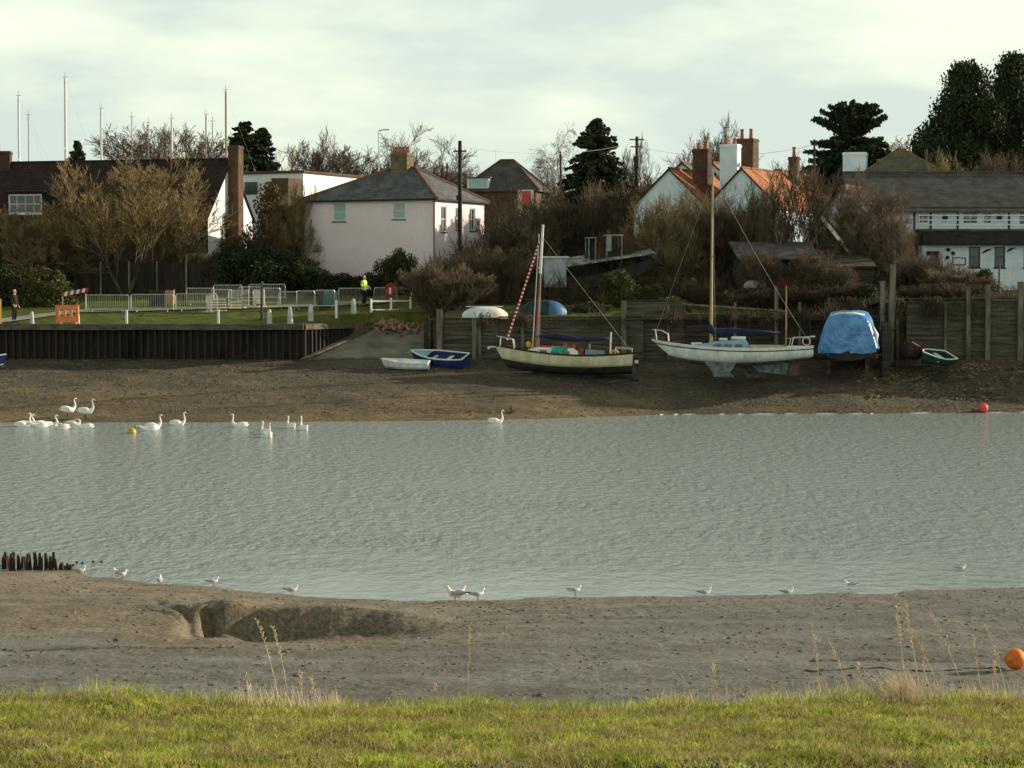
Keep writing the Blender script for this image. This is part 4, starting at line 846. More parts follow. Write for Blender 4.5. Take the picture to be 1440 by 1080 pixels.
# ---------------- pink house
PY = 155.0; a = 26; W_ = 10.7; D_ = 7.6; gz = 6.4; ze = Z(279, PY) - gz
hr = place(612, PY, a, gz, W_, 'pink_house', 'pale pink two storey house with hipped grey slate roof and blank end wall', 'house')
T = front(0); ops = []
sc_ = F / PY * math.cos(R(a)) * 1.0
def u_at(px):   # distance along the front wall under a photo column
    cx_, cy_ = hr.location.x, hr.location.y; t = (px - 720) / F; ca, sa = math.cos(R(a)), math.sin(R(a)); return (t * cy_ - cx_) / (ca + t * sa)
for (p0, p1, q0, q1) in ((469, 487, 285, 311), (553, 570, 285, 308)):
    u0, u1 = u_at(p0), u_at(p1); Yw = hr.location.y - (u0 + u1) / 2 * math.sin(R(a)); ops.append((u0, u1, Z(q1, Yw) - gz, Z(q0, Yw) - gz))
wb_ = MB(); wall_open(wb_, W_, 0, ze, ops, T)
TR = rightside(W_, 0); rops = [(0.9, 1.7, ze - 2.3, ze - .5), (3.1, 3.8, ze - 2.1, ze - .5), (5.3, 6.1, ze - 2.1, ze - .5), (1.0, 1.8, 0.6, 2.2), (5.3, 6.1, 0.6, 2.2)]
wall_open(wb_, D_, 0, ze, rops, TR)
wb_.quad((0, 0, 0), (0, D_, 0), (0, D_, ze), (0, 0, ze)); wb_.quad((0, D_, 0), (W_, D_, 0), (W_, D_, ze), (0, D_, ze))
wb_.build('wall', M_pink, hr)
for o_ in ops: window(hr, T, o_, (1, 2), M_white, M_teal)
for o_ in rops: window(hr, TR, o_, (2, 2), M_white)
hip(hr, W_, D_, ze, Z(233, PY + 2) - gz, 5.2, 3.6, M_slate, 0.32)
f_ = MB(); f_.box(-.3, -.33, ze - .12, W_ + .3, -.30, ze - 0.005).box(W_ + .30, -.3, ze - .12, W_ + .33, D_ + .3, ze - 0.005); f_.build('gutter', M_black, hr)
chimney(hr, 6.1, D_ / 2 - 0.2, ze + 1.2, Z(214, PY + 4) - gz, 1.35, 0.95, M_bricktan, 4)
for x_, r_ in ((0.06, .05), (W_ - .05, .04)): MB().tube((x_, -0.08, 0), (x_, -0.08, ze - .1), r_).build('drainpipe', M_brickbrown, hr)
# lower rear wing at its left
wr = place(400, 160.5, a, gz, None, 'house_wing', 'low brown walled outbuilding against the left end of the pink house', 'outbuilding', side='left')
z1 = Z(292, 160.5) - gz
MB().box(0, 0, 0, 2.0, 3, z1).build('wall', M_brickbrown, wr); r_ = MB(); slab(r_, [(-.2, -.2, z1 - .1), (2.0, -.2, z1 + .5), (2.0, 3.2, z1 + .5), (-.2, 3.2, z1 - .1)]); r_.build('roof', M_slate, wr)
# ---------------- long dark house on the left
a2 = 15; W2 = 24; D2 = 8.6; Y2 = 160; g2 = 6.6; e2 = Z(300, Y2) - g2; rz2 = Z(224, Y2 + 4) - g2
h2 = place(293, Y2, a2, g2, W2, 'long_house', 'long dark roofed house with a white end gable and a tall brick chimney', 'house')
hw = MB(); hw.quad((0, 0, 0), (W2, 0, 0), (W2, 0, e2), (0, 0, e2)).quad((0, D2, 0), (0, D2, e2), (W2, D2, e2), (W2, D2, 0)).quad((0, 0, 0), (0, 0, e2), (0, D2 / 2, rz2), (0, D2, e2), (0, D2, 0)); hw.build('wall', M_black, h2)
ge = MB(); ge.quad((W2, 0, 0), (W2, D2, 0), (W2, D2, e2), (W2, D2 / 2, rz2 - .1), (W2, 0, e2)); ge.build('gable_wall', M_white, h2)
gable(h2, W2, D2, e2, rz2, M_darktile, 'x', 0.35, og=0.15, ridge_m=M_darktile)
chimney(h2, W2 + .42, D2 / 2, 0, Z(205, Y2 + 4) - g2, 0.8, 1.0, M_brickbrown, 0)
TD = front(0, -0.5)
cxa = lambda px: ((px - 720) / F * h2.location.y - h2.location.x) / (math.cos(R(a2)) + (px - 720) / F * math.sin(R(a2)))
u0, u1 = cxa(18), cxa(65); zz0 = Z(300, 162) - g2; zz1 = Z(272, 162) - g2
dm = MB(); wall_open(dm, u1 - u0 + .4, zz0 - .25, zz1 + .15, [(0.2, u1 - u0 + .2, zz0, zz1)], lambda u, dd, z: (u0 - .2 + u, -0.5 + dd, z), 0.10)
dm.quad((u0 - .2, -.5, zz0 - .25), (u0 - .2, 2.5, zz0 - .25), (u0 - .2, 2.5, zz1 + .15), (u0 - .2, -.5, zz1 + .15)).quad((u1 + .2, -.5, zz0 - .25), (u1 + .2, -.5, zz1 + .15), (u1 + .2, 2.5, zz1 + .15), (u1 + .2, 2.5, zz0 - .25))
dr = dm.build('dormer', M_black, h2); rr = MB(); slab(rr, [(u0 - .4, -.75, zz1 + .22), (u1 + .4, -.75, zz1 + .22), (u1 + .4, 3.4, zz1 + .5), (u0 - .4, 3.4, zz1 + .5)]); rr.build('dormer_roof', M_darktile, dr)
window(h2, lambda u, dd, z: (u0 + u, -0.5 + dd, z), (0, u1 - u0, zz0, zz1), (4, 2), M_white, sm=M_white, rev=0.10, fw=0.11)
bg2 = MB(); bg2.box(W2 + .02, -.2, e2 - .3, W2 + .12, 0.1, e2 - 0.02); 
# red brick chimney of the next house along, far left
n2 = thing('neighbour_house', 'house at the far left edge, only its orange brick chimney and roof end in view', 'house', (X(-22, 166), 166, 7), 0)
MB().box(-6, 0, 0, 1.6, 7, 6.3).build('wall', M_whiteblue, n2); gable(n2, 7.6, 7, 6.3, Z(232, 170) - 7, M_darktile, 'x', x0=-6)
chimney(n2, 0.55, 2.6, 6.5, Z(212, 168) - 7, 1.9, 0.8, M_brickred, 1)
# ---------------- flat white building
wf = place(330, 184, 25, 7.4, None, 'flat_roofed_building', 'white flat roofed building with long parapet behind the bare gardens', 'building', side='left')
hz = Z(249, 188) - 7.4
MB().box(0, 0, 0, 6.6, 11, hz).build('wall', M_white, wf); MB().box(-.15, -.15, hz, 6.75, 11.15, hz + .22).build('roof', M_brickbrown, wf)
for i in range(2): window(wf, front(0), (1.0 + i * 2.2, 2.3 + i * 2.2, hz - 1.7, hz - 0.6), (2, 1), M_white, rev=-0.03, sill=False)
bk = MB(); bk.box(4.9, -2.2, 0, 6.5, -.2, hz - .5); bk.build('brick_stack', M_brickbrown, wf)
# ---------------- bungalow on the hill behind
bu = place(652, 200, 12, 9.0, None, 'hill_bungalow', 'brown hip roofed bungalow with teal dormer windows behind the tall pole', 'house', side='left')
bw = 6.6; be = Z(268, 200) - 9.0; br_ = Z(226, 203) - 9.0
MB().box(0, 0, 0, bw, 6.5, be).build('wall', M_brickbrown, bu); hip(bu, bw, 6.5, be, br_, 2.7, 2.7, M_slate2, 0.35, M_brickbrown)
dd_ = MB(); dd_.box(0.35, -0.1, be + 0.15, 2.35, 2.4, be + 1.15); d_ = dd_.build('dormer', M_whiteblue, bu)
window(bu, lambda u, q, z: (0.5 + u, -0.14 + q, z), (0, 1.7, be + .25, be + 1.0), (3, 1), M_white, M_teal, rev=0.02, sill=False, fw=0.05)
x_ = MB(); slab(x_, [(0.2, -.3, be + 1.2), (2.5, -.3, be + 1.2), (2.5, 2.6, be + 1.32), (0.2, 2.6, be + 1.32)]); x_.build('dormer_roof', M_slate2, bu)
MB().tube((2.4, 2.6, br_ - .3), (2.4, 2.6, br_ + .9), .02).tube((2.1, 2.6, br_ + .8), (2.7, 2.6, br_ + .8), .015).build('aerial', M_metal, bu)
# pale shed with red panel
sh = place(733, 178, -8, 8.2, None, 'pale_shed', 'small white shed with a red panel on the hill above the stubby mast', 'shed', side='left')
sz = Z(266, 178) - 8.2; MB().box(0, 0, 0, 1.0, 2.0, sz).box(1.0, .3, 0, 2.3, 2.0, sz - 1.15).build('wall', M_cream, sh); MB().box(0.05, -.05, sz - 1.6, 0.75, 0.0, sz - .15).build('red_panel', mat('faded_red_paint', (0.42, 0.05, 0.03), (0.55, 0.10, 0.06), scale=3, rough=0.6), sh)
MB().box(-.1, -.1, sz, 1.1, 2.1, sz + .1).build('roof', M_slate, sh)
# ---------------- cottages with orange roofs
def cottage(px_apex, Y, w, d, a_, gz_, yr, ye, label, wm, rm, name='cottage', rm2=None):
    c = place(px_apex - w / 2 / Y * F * math.cos(R(a_)) * 1.0, Y, a_, gz_, None, name, label, 'house', side='left')
    # apex sits w/2 along the front
    c.location.y = Y; e_ = Z(ye, Y) - gz_; r__ = Z(yr, Y) - gz_
    m_ = MB(); m_.quad((0, 0, 0), (w, 0, 0), (w, 0, e_), (w / 2, 0, r__ - .08), (0, 0, e_)).quad((w, 0, 0), (w, d, 0), (w, d, e_), (w, 0, e_)).quad((0, 0, 0), (0, 0, e_), (0, d, e_), (0, d, 0)).quad((0, d, 0), (0, d, e_), (w / 2, d, r__ - .08), (w, d, e_), (w, d, 0)); m_.build('wall', wm, c)
    gable(c, w, d, e_, r__, rm, 'y', 0.2, og=0.12)
    b_ = MB()
    for sx_ in (-1, 1):
        p0 = Vector((w / 2, -.16, r__ - .05)); p1 = Vector((w / 2 + sx_ * (w / 2 + .2), -.16, e_ - .25)); b_.tube(p0, p1, .07, .07, 4)
    b_.build('bargeboard', M_black, c)
    return c, e_, r__
c1, e1_, r1_ = cottage(939, 164, 5.6, 9, 27, 6.9, 238, 288, 'cottage with pale blue gable and orange roof, nearer the big pine', M_whiteblue, M_orange)
chimney(c1, 4.4, 2.4, e1_ - 1, Z(212, 166) - 6.9, 1.2, 0.8, M_brickred, 2)
window(c1, front(0), (3.1, 3.9, e1_ - 1.6, e1_ - .4), (2, 2), M_white, rev=-0.03, sill=False)
c2, e2_, r2_ = cottage(1040, 163, 5.6, 8, 27, 6.9, 237, 290, 'cottage with pale blue gable and orange roof beside the white chimney', M_whiteblue, M_orange)
chimney(c2, 1.55, 0.9, e2_ - 1.5, Z(203, 163) - 6.9, 1.35, 0.8, M_whiteblue, 2, capm=M_white)
chimney(c2, 1.0, 5.6, e2_, Z(196, 168) - 6.9, 1.5, 1.2, M_brickbrown, 2, poth=0.75)
window(c2, front(0), (2.4, 3.2, e2_ - 1.6, e2_ - .4), (2, 2), M_white, rev=-0.03, sill=False)
c3, e3_, r3_ = cottage(1000, 172, 5.0, 6, 27, 6.9, 230, 270, 'rear cottage whose orange roof shows between the brick and white chimneys', M_whiteblue, M_orange)
c4, e4_, r4_ = cottage(957, 176, 6.4, 7, 20, 7, 229, 275, 'rear cottage with mossy dark roof behind the first orange roof', M_whiteblue, M_greenroof)
c5, e5_, r5_ = cottage(1088, 176, 4.4, 6, 27, 7, 240, 275, 'small rear cottage with a thin brick chimney beside the tall bare tree', M_brickred, M_orange)
chimney(c5, 3.2, 1.4, e5_ - 1, Z(222, 177) - 7, 0.7, 0.7, M_brickred, 1, poth=0.8)
c6, e6_, r6_ = cottage(1183, 156, 3.6, 5, 27, 6.6, 262, 305, 'small pale blue gabled building half hidden by bare trees', M_whiteblue, M_slate2)
c7 = place(1100, 150, 20, 6.3, None, 'brown_gabled_shed', 'brown shed with a sunlit sloping roof edge under the bare trees', 'shed', side='left')
w7 = 5.4; e7 = 1.9; r7 = Z(306, 150) - 6.3
m_ = MB(); m_.quad((0, 0, 0), (w7, 0, 0), (w7, 0, e7), (w7 / 2, 0, r7 - .08), (0, 0, e7)).quad((w7, 0, 0), (w7, 5, 0), (w7, 5, e7), (w7, 0, e7)).quad((0, 0, 0), (0, 0, e7), (0, 5, e7), (0, 5, 0)); m_.build('wall', M_wooddark, c7); gable(c7, w7, 5, e7, r7, M_slate2, 'y', 0.3, og=.15)
MB().tube((w7 / 2, -.2, r7), (w7 + .35, -.2, e7 - .2), .14, .14, 4).build('bargeboard', M_cream, c7)
# ---------------- hip roofed house and white chimney behind the clubhouse
hh_ = place(1208, 183, 15, 7.6, None, 'mossy_roofed_house', 'house with a mossy hipped roof rising behind the long grey roof', 'house', side='left')
we = Z(252, 183) - 7.6; MB().box(0, 0, 0, 7.2, 7, we).build('wall', M_cream, hh_); hip(hh_, 7.2, 7, we, Z(211, 186) - 7.6, 2.7, 4.0, M_greenroof, .4, M_bricktan)
chimney(hh_, -0.55, 1.5, 0, Z(214, 184) - 7.6, 1.9, 1.3, M_whiteblue, 0, capm=M_white)
# ---------------- clubhouse
cw = 16.5; Yc = 156; gc = 6.5
ch = place(1248, Yc, 0, gc, None, 'clubhouse', 'long white building with grey tiled roof, balcony rail and dark lower canopy', 'building', side='left')
ec = Z(291, Yc) - gc; rc = Z(243, Yc + 4) - gc; zb = Z(322, Yc - 1.6) - gc
def uc(px, Y=Yc): return X(px, Y) - ch.location.x
def zc(py, Y=Yc): return Z(py, Y) - gc
up_ops = [(uc(1352), uc(1375), zc(316), zc(295)), (uc(1395), uc(1399), zc(313), zc(298)), (uc(1405), uc(1409), zc(313), zc(298)), (uc(1433), uc(1452), zc(316), zc(296))]
up_ops = [(uc(1289), uc(1305), zc(314), zc(300)), (uc(1353), uc(1374), zc(315), zc(295)), (uc(1380), uc(1394), zc(315), zc(298)), (uc(1432), uc(1450), zc(316), zc(296))]
w_ = MB(); wall_open(w_, cw, zb - .3, ec, up_ops, front(0)); w_.quad((0, 0, 0), (0, 0, ec), (0, 4, rc - .1), (0, 8, ec), (0, 8, 0)).quad((cw, 0, 0), (cw, 8, 0), (cw, 8, ec), (cw, 4, rc - .1), (cw, 0, ec)).quad((0, 8, 0), (0, 8, ec), (cw, 8, ec), (cw, 8, 0)); w_.build('upper_wall', M_whiteblue, ch)
for o_ in up_ops: window(ch, front(0), o_, (2, 2), M_white, rev=.1, sill=False)
gable(ch, cw, 8, ec, rc, M_slate2, 'x', .45, og=.2, ridge_m=M_slate2, x0=-2.2 + 0.0, y0=0) if False else gable(ch, cw + 2.4, 8, ec, rc, M_slate2, 'x', .45, og=.2, ridge_m=M_slate2, x0=-2.4)
for px_ in (1285, 1308, 1346, 1418): MB().box(uc(px_) - .06, -.06, zb, uc(px_) + .06, -.004, ec - .01).build('timber_beam', M_black, ch)
MB().box(uc(1280), -.07, ec - .28, cw, -.004, ec - .01).build('eaves_board', M_black, ch)
for px_ in (1403, 1327): 
    MB().ball((uc(px_), -.35, ec - .75), .2, 8, 6).tube((uc(px_), -.35, ec - .6), (uc(px_), -.2, ec - .1), .015).build('hanging_basket', M_leafdark, ch)
bl = MB(); bl.box(uc(1285), -1.6, zb - .16, cw, -.005, zb); bl.build('balcony', M_woodgrey, ch)
ra = MB(); x0_, x1_ = uc(1285), cw
for z_ in (zb + .95, zb + .62, zb + .3): ra.box(x0_, -1.6, z_ - .035, x1_, -1.54, z_ + .035)
k = x0_
while k < x1_: ra.box(k, -1.61, zb, k + .07, -1.53, zb + 1.0); k += 1.5
ra.build('balcony_rail', M_whiteblue, ch)
lo_ops = [(uc(1362, 154.3), uc(1378, 154.3), zc(376, 154.3), zc(347, 154.3)), (uc(1398, 154.3), uc(1413, 154.3), zc(376, 154.3), zc(347, 154.3)), (uc(1439, 154.3), uc(1455, 154.3), zc(376, 154.3), zc(347, 154.3)), (uc(1309, 154.3), uc(1320, 154.3), zc(398, 154.3), zc(360, 154.3))]
lz = zc(345, 154.3); w_ = MB(); wall_open(w_, cw, 0, lz, [(o_[0] - uc(1297, 154.3), o_[1] - uc(1297, 154.3), o_[2], o_[3]) for o_ in lo_ops], front(uc(1297, 154.3), -1.7)); w_.quad((uc(1297, 154.3), -1.7, 0), (uc(1297, 154.3), -1.7, lz), (uc(1297, 154.3), 0, lz), (uc(1297, 154.3), 0, 0)); w_.build('lower_wall', M_whiteblue, ch)
for o_ in lo_ops[:3]: window(ch, front(0, -1.7), o_, (1, 2), M_black, rev=.12, sm=M_black)
window(ch, front(0, -1.7), lo_ops[3], (1, 1), M_woodgrey, M_wooddark, sill=False, name='door')
cp_ = MB(); slab(cp_, [(uc(1290), -2.3, lz + .12), (cw + 3, -2.3, lz + .12), (cw + 3, -1.62, zb - .2), (uc(1290), -1.62, zb - .2)], .1); cp_.build('canopy', M_black, ch)
MB().box(uc(1305, 153.7), -2.0, zc(359, 153.7), uc(1322, 153.7), -1.71, zc(353, 153.7)).build('door_hood', M_black, ch)
fr = MB(); u0, u1, v0, v1 = uc(1339, 154.3), uc(1358, 154.3), zc(373, 154.3), zc(362, 154.3)
fr.box(u0, -1.74, v0, u1, -1.70 - .004, v0 + .06).box(u0, -1.74, v1 - .06, u1, -1.704, v1).box(u0, -1.74, v0 + .06, u0 + .06, -1.704, v1 - .06).box(u1 - .06, -1.74, v0 + .06, u1, -1.704, v1 - .06); fr.build('notice_frame', M_black, ch)
for (px_, py_) in ((1334, 351), (1341, 356), (1333, 362)): MB().ball((uc(px_, 154), -1.8, zc(py_, 154)), .14, 8, 6).build('wall_basket', M_leafdark, ch)
for (px_, py_) in ((1388, 352), (1422, 350)):
    s_ = MB(); s_.spine([(uc(px_ - 6, 154), -1.76, zc(py_ + 4, 154)), (uc(px_, 154), -1.76, zc(py_, 154)), (uc(px_ + 7, 154), -1.76, zc(py_ - 2, 154))], [.03, .09, .02], 6); s_.build('wall_ornament', M_blackmetal, ch)
# ---------------- open boat shed and small dark shed
bs = place(1042, 145, -3, 5.9, None, 'open_boat_shed', 'open fronted dark shed with a grey mono pitch roof', 'shed', side='left')
bw_ = 5.0; bz = Z(363, 145) - 5.9
s_ = MB()
for x_i in (0.05, 1.3, 3.2, 4.85): MB().box(x_i - .06, 0, 0, x_i + .06, .12, bz).build('post', M_post, bs)
MB().box(0, 3.4, 0, bw_, 3.5, bz + .8).box(0, .14, 0, .05, 3.4, bz).box(bw_ - .05, .14, 0, bw_, 3.4, bz).build('wall', M_black, bs)
r_ = MB(); slab(r_, [(-.25, -.35, bz), (bw_ + .25, -.35, bz), (bw_ + .25, 3.8, bz + 1.15), (-.25, 3.8, bz + 1.15)], .1); r_.build('roof', mat('grey_felt_roof', (0.045, 0.048, 0.05), (0.10, 0.10, 0.10), scale=1.2, rough=0.9), bs)
ds = place(1145, 144, 0, 5.9, None, 'small_dark_shed', 'small dark weatherboarded shed with a grey window left of the mooring posts', 'shed', side='left')
dz_ = Z(374, 144) - 5.9; w_ = MB(); wall_open(w_, 3.8, 0, dz_, [(1.5, 2.5, dz_ - .85, dz_ - .15)], front(0)); w_.quad((3.8, 0, 0), (3.8, 3, 0), (3.8, 3, dz_), (3.8, 0, dz_)).quad((0, 0, 0), (0, 0, dz_), (0, 3, dz_), (0, 3, 0)).quad((0, 3, 0), (3.8, 3, 0), (3.8, 3, dz_), (0, 3, dz_)); w_.build('wall', M_wooddark, ds)
window(ds, front(0), (1.5, 2.5, dz_ - .85, dz_ - .15), (2, 1), M_woodgrey, mat('dusty_glass', (0.10, 0.085, 0.085), (0.16, 0.14, 0.14), scale=2, rough=.3), sill=False)
r_ = MB(); slab(r_, [(-.2, -.3, dz_), (4.0, -.3, dz_), (4.0, 3.2, dz_ + .75), (-.2, 3.2, dz_ + .75)], .1); r_.build('roof', mat('mossy_felt_roof', (0.025, 0.025, 0.014), (0.06, 0.058, 0.035), scale=2, rough=.95), ds)
# ================================================================== QUAY AND RETAINING WALLS
# sheet piled quay, left: corrugated face below a concrete capping
def piling(name, x0, x1, y, z0, z1, parent, T_, pitch=0.42, dep=0.22):
    mb = MB(); n = int((x1 - x0) / pitch); prof = []
    for i in range(n + 1):
        x = x0 + (x1 - x0) * i / n; prof += [(x, 0), (x + pitch * .3, 0), (x + pitch * .42, dep), (x + pitch * .85, dep)]
    rows = [[T_(u, y + d_, z_) for u, d_ in prof] for z_ in (z0, z1)]; mb.loft(rows, cap=False, closed=False); return mb.build(name, M_steel, parent)
qw = thing('quay_wall', 'dark rusty sheet piled quay with a concrete capping', 'quay wall', (0, 0, 0))
zq = Z(455.5, 132.2); zq2 = Z(464, 132.0)
piling('sheet_piling', -62, -12.45, 132.3, 2.2, zq2 + .02, qw, lambda u, d_, z: (u, d_, z))
cb = MB(); n = 40
for i in range(n):
    u0 = -62 + (49.6) * i / n; u1 = -62 + 49.6 * (i + 1) / n - 0.012; j_ = 0.012 * math.sin(i * 7.3); cb.box(u0, 131.95 + j_, zq2 + j_, u1, 133.1, zq + j_ * .6)
cb.build('capping', M_concdark, qw)
# return wall along the slipway
def TRW(u, d_, z): t_ = Vector((0.495, 0.869)); nrm = Vector((0.869, -0.495)); return (-12.42 + t_.x * u - nrm.x * d_, 132.35 + t_.y * u - nrm.y * d_, z)
q2 = thing('slipway_wall', 'ribbed return wall with a sloping capping down the side of the slipway', 'quay wall', (0, 0, 0))
mb = MB(); prof = []
for i in range(12): x = i * 0.42; prof += [(x, 0), (x + .12, 0), (x + .18, .2), (x + .36, .2)]
rows = [[TRW(u, d_, z_ if z_ > 3 else max(2.2, ramp_z(132.35 + u * .869) - .3)) for u, d_ in prof] for z_ in (2.2, zq2 + .02)]; mb.loft(rows, cap=False, closed=False); mb.build('sheet_piling', M_steel, q2)
mb = MB(); tbox(mb, TRW, 0.05, 5.3, -.12, 1.1, zq2 + .015, zq - 0.01); mb.build('capping', M_concdark, q2)
mb = MB(); rows = []
for u in np.linspace(5.3, 7.9, 8): zt = zq - 0.02 + max(0, u - 5.3) * 0.035; zb_ = ramp_z(132.35 + u * .869) - .3; rows.append([TRW(u, -.1, zb_), TRW(u, -.1, zt), TRW(u, .9, zt), TRW(u, .9, zb_)])
mb.loft(rows); mb.build('concrete_end', mat('stained_brown_concrete', (0.06, 0.04, 0.022), (0.15, 0.11, 0.065), scale=1.5, rough=.9, bump=.4, bscale=8), q2)
mb = MB(); rows = []
for u in np.linspace(-0.6, 8.2, 16): z_ = ramp_z(132.35 + u * .869); rows.append([TRW(u, -.12, z_ - .2), TRW(u, -.12, z_ + .16), TRW(u, -.45, z_ + .14), TRW(u, -.45, z_ - .2)])
mb.loft(rows); mb.build('kerb', M_woodgrey, q2)
# timber retaining walls on the right
def boards(mb, x0, x1, y, z0, z1, g, hb=0.24):
    z = z0
    while z < z1 - 0.02:
        h_ = min(hb, z1 - z); x = x0
        while x < x1:
            l_ = min(x1 - x, g.uniform(2.2, 4.2)); j = g.uniform(-.02, .02); mb.box(x + .01, y + j, z, x + l_ - .01, y + j + .07, z + h_ - g.uniform(.008, .03)); x += l_
        z += hb
g = random.Random(5)
def timber_wall(px0, px1, Y, ytop, ybase, label, posts, m=M_woodgrey, face_m=None):
    t_ = thing('timber_wall', label, 'retaining wall', (0, 0, 0)); x0, x1 = X(px0, Y), X(px1, Y); zt, z0 = Z(ytop, Y), Z(ybase, Y) - .5
    mb = MB(); boards(mb, x0, x1, Y, z0, zt, g); mb.build('boards', m, t_)
    MB().box(x0, Y - .06, zt, x1, Y + .45, zt + .09).build('top_rail', M_wooddark, t_)
    for (pp, yt, w) in posts:
        x = X(pp, Y - .2); MB().box(x - w / 2, Y - .06 - w, z0, x + w / 2, Y - .062, Z(yt, Y - .2)).build('post', M_post, t_)
    return t_
timber_wall(609, 702, 132.6, 449, 505, 'low timber wall beside the slipway below the upturned white dinghy', [(618, 435, .35), (667, 448, .3), (674, 448, .22)])
timber_wall(702, 905, 132.7, 447, 506, 'timber wall behind the cream yacht', [(735, 452, .2), (877, 423, .3)])
timber_wall(880, 965, 133.3, 424, 505, 'higher grey plank wall between the two yachts', [(940, 428, .15)])
timber_wall(965, 1160, 133.1, 444, 506, 'broken dark timber staging behind the white yacht', [(1034, 425, .16), (1092, 402, .22), (1125, 425, .15)], m=M_wooddark)
timber_wall(1160, 1275, 133.2, 428, 506, 'dark timber wall behind the boat with the blue sheet', [(1200, 430, .2), (1262, 420, .2)], m=M_wooddark)
timber_wall(1275, 1860, 132.8, 421, 500, 'high plank wall with tall posts at the far right', [(1362, 403, .26), (1389, 400, .28), (1435, 396, .32), (1330, 424, .15)])
# solid core behind the boards so nothing shows through
def rb(x0, x1, y, ztop): return MB().box(x0, y, 1.5, x1, y + .3, ztop)
for nm, q in (('earth_bank', rb(-4.9, 7.6, 132.9, 4.95)), ('earth_bank', rb(7.6, 23.2, 133.45, 4.9)), ('earth_bank', rb(23.2, 49, 133.4, 6.1))): struct(q.build(nm, M_soil))
sw_ = thing('slipway_side_wall', 'low plank wall along the shrub side of the slipway', 'retaining wall', (0, 0, 0)); mb = MB()
for k in range(11): mb.box(-4.98, 132.7 + .01 * k, 2.3 + k * .25, -4.88, 139.6, 2.54 + k * .25)
mb.build('boards', M_woodgrey, sw_); MB().box(-5.02, 132.7, 5.05, -4.70, 139.6, 5.13).build('top_rail', M_wooddark, sw_)
# free standing piles
def pile(px, Y, ytop, ybase, w, label, m=None, tilt=0.0, grp='mooring piles'):
    x = X(px, Y); z0 = Z(ybase, Y) - .4; zt = Z(ytop, Y); mb = MB(); mb.loft([[(sx_ * w / 2 + t * tilt + .02 * math.sin(t * 9), sy * w / 2, z0 + (zt - z0) * t) for sx_, sy in ((-1, -1), (1, -1), (1, 1), (-1, 1))] for t in (0, .3, .6, .85, 1)])
    o = mb.build('mooring_pile', m or M_post); o.location = (x, Y, 0); tag(o, label, 'post', grp)
pile(599, 133.5, 442, 503, .26, 'thin black post at the foot of the slipway shrub', M_wooddark)
pile(1241, 131.5, 395, 505, .26, 'grey pile just right of the blue sheeted boat, tall and thin', M_post)
pile(1253, 131.2, 372, 500, .30, 'tallest brown mooring pile, at the right of the pair', M_post, 0.1)
pile(1246, 130.2, 452, 520, .5, 'thick black pile stub standing in the mud below the tall pair', M_wooddark)
pile(1262, 130.8, 455, 512, .16, 'short thin pile holding a crosspiece beside the red dinghy', M_wooddark)
pile(1258, 131.4, 352, 425, .1, 'slim pale pole behind the tallest pile', M_post)
def rail(name, a, b_, r, m, label, cat='rail'):
    o = MB().tube(a, b_, r, r, 6).build(name, m); tag(o, label, cat)
rail('crossbeam', P(1236, 462, 131.2), P(1264, 463, 130.9), .06, M_post, 'short horizontal beam across the short thin pile')
rail('crossbeam', P(960, 428, 133.0), P(1108, 438, 132.7), .07, M_post, 'long pale horizontal rail behind the white yacht')
rail('mooring_boom', P(1110, 497, 129.6), P(1240, 499, 130.2), .06, M_post, 'long low pole running under the blue sheeted boat', 'pole')
# dark board fence behind the lawn
fn = thing('board_fence', 'long dark board fence with thin pale posts behind the lawn', 'fence', (0, 0, 0))
Yf = 151.8; mb = MB(); x = X(104, Yf); xe = X(305, Yf); zt0 = Z(370, Yf)
while x < xe:
    z = ground_z(x, Yf); mb.box(x, Yf, z - .1, x + .145, Yf + .03, zt0 + .03 * math.sin(x * 3)); x += .15
mb.build('boards', mat('dark_fence_boards', (0.012, 0.010, 0.007), (0.04, 0.030, 0.02), scale=1.2, rough=.95, stretch=(3, 1, .3)), fn)
for px_ in (142, 182, 221, 262): x = X(px_, Yf); MB().box(x - .05, Yf - .1, ground_z(x, Yf) - .1, x + .05, Yf - .002, zt0 + .12).build('post', mat('concrete_post', (0.12, 0.11, 0.09), (0.22, 0.2, 0.17), scale=2, rough=.9), fn)
# ================================================================== BOATS
M_hullcream = mat('cream_hull_paint', (0.40, 0.37, 0.24), (0.60, 0.55, 0.37), scale=1.6, rough=0.45, spec=0.4, stretch=(1, 1, .35), fine=0.12, fscale=7)
M_hullwhite = mat('white_hull_paint', (0.54, 0.57, 0.56), (0.74, 0.77, 0.75), scale=1.4, rough=0.4, spec=0.4, stretch=(1, 1, .35), fine=0.12, fscale=6)
M_antifoul = mat('dark_antifouling', (0.012, 0.012, 0.013), (0.045, 0.04, 0.034), scale=2, rough=0.9)
M_keel = mat('chalky_blue_antifouling', (0.04, 0.055, 0.052), (0.15, 0.18, 0.17), scale=3, rough=0.9)
M_deck = mat('grey_deck', (0.20, 0.22, 0.25), (0.32, 0.34, 0.37), scale=3, rough=0.8)
M_bluedeck = mat('pale_blue_deck', (0.16, 0.30, 0.35), (0.24, 0.40, 0.45), scale=2, rough=0.6)
M_buff = mat('buff_cockpit', (0.30, 0.27, 0.17), (0.44, 0.40, 0.27), scale=3, rough=0.7)
M_navy = mat('navy_canvas', (0.006, 0.010, 0.035), (0.018, 0.028, 0.08), scale=3, rough=0.8, bump=.6, bscale=12)
M_blue = mat('blue_boat_paint', (0.008, 0.020, 0.09), (0.02, 0.045, 0.16), scale=2, rough=0.4, spec=0.4)
M_red = mat('red_paint', (0.30, 0.018, 0.015), (0.45, 0.035, 0.025), scale=4, rough=0.5)
M_spar = mat('varnished_spar', (0.22, 0.16, 0.085), (0.36, 0.28, 0.16), scale=2, rough=0.5, stretch=(3, 3, .3))
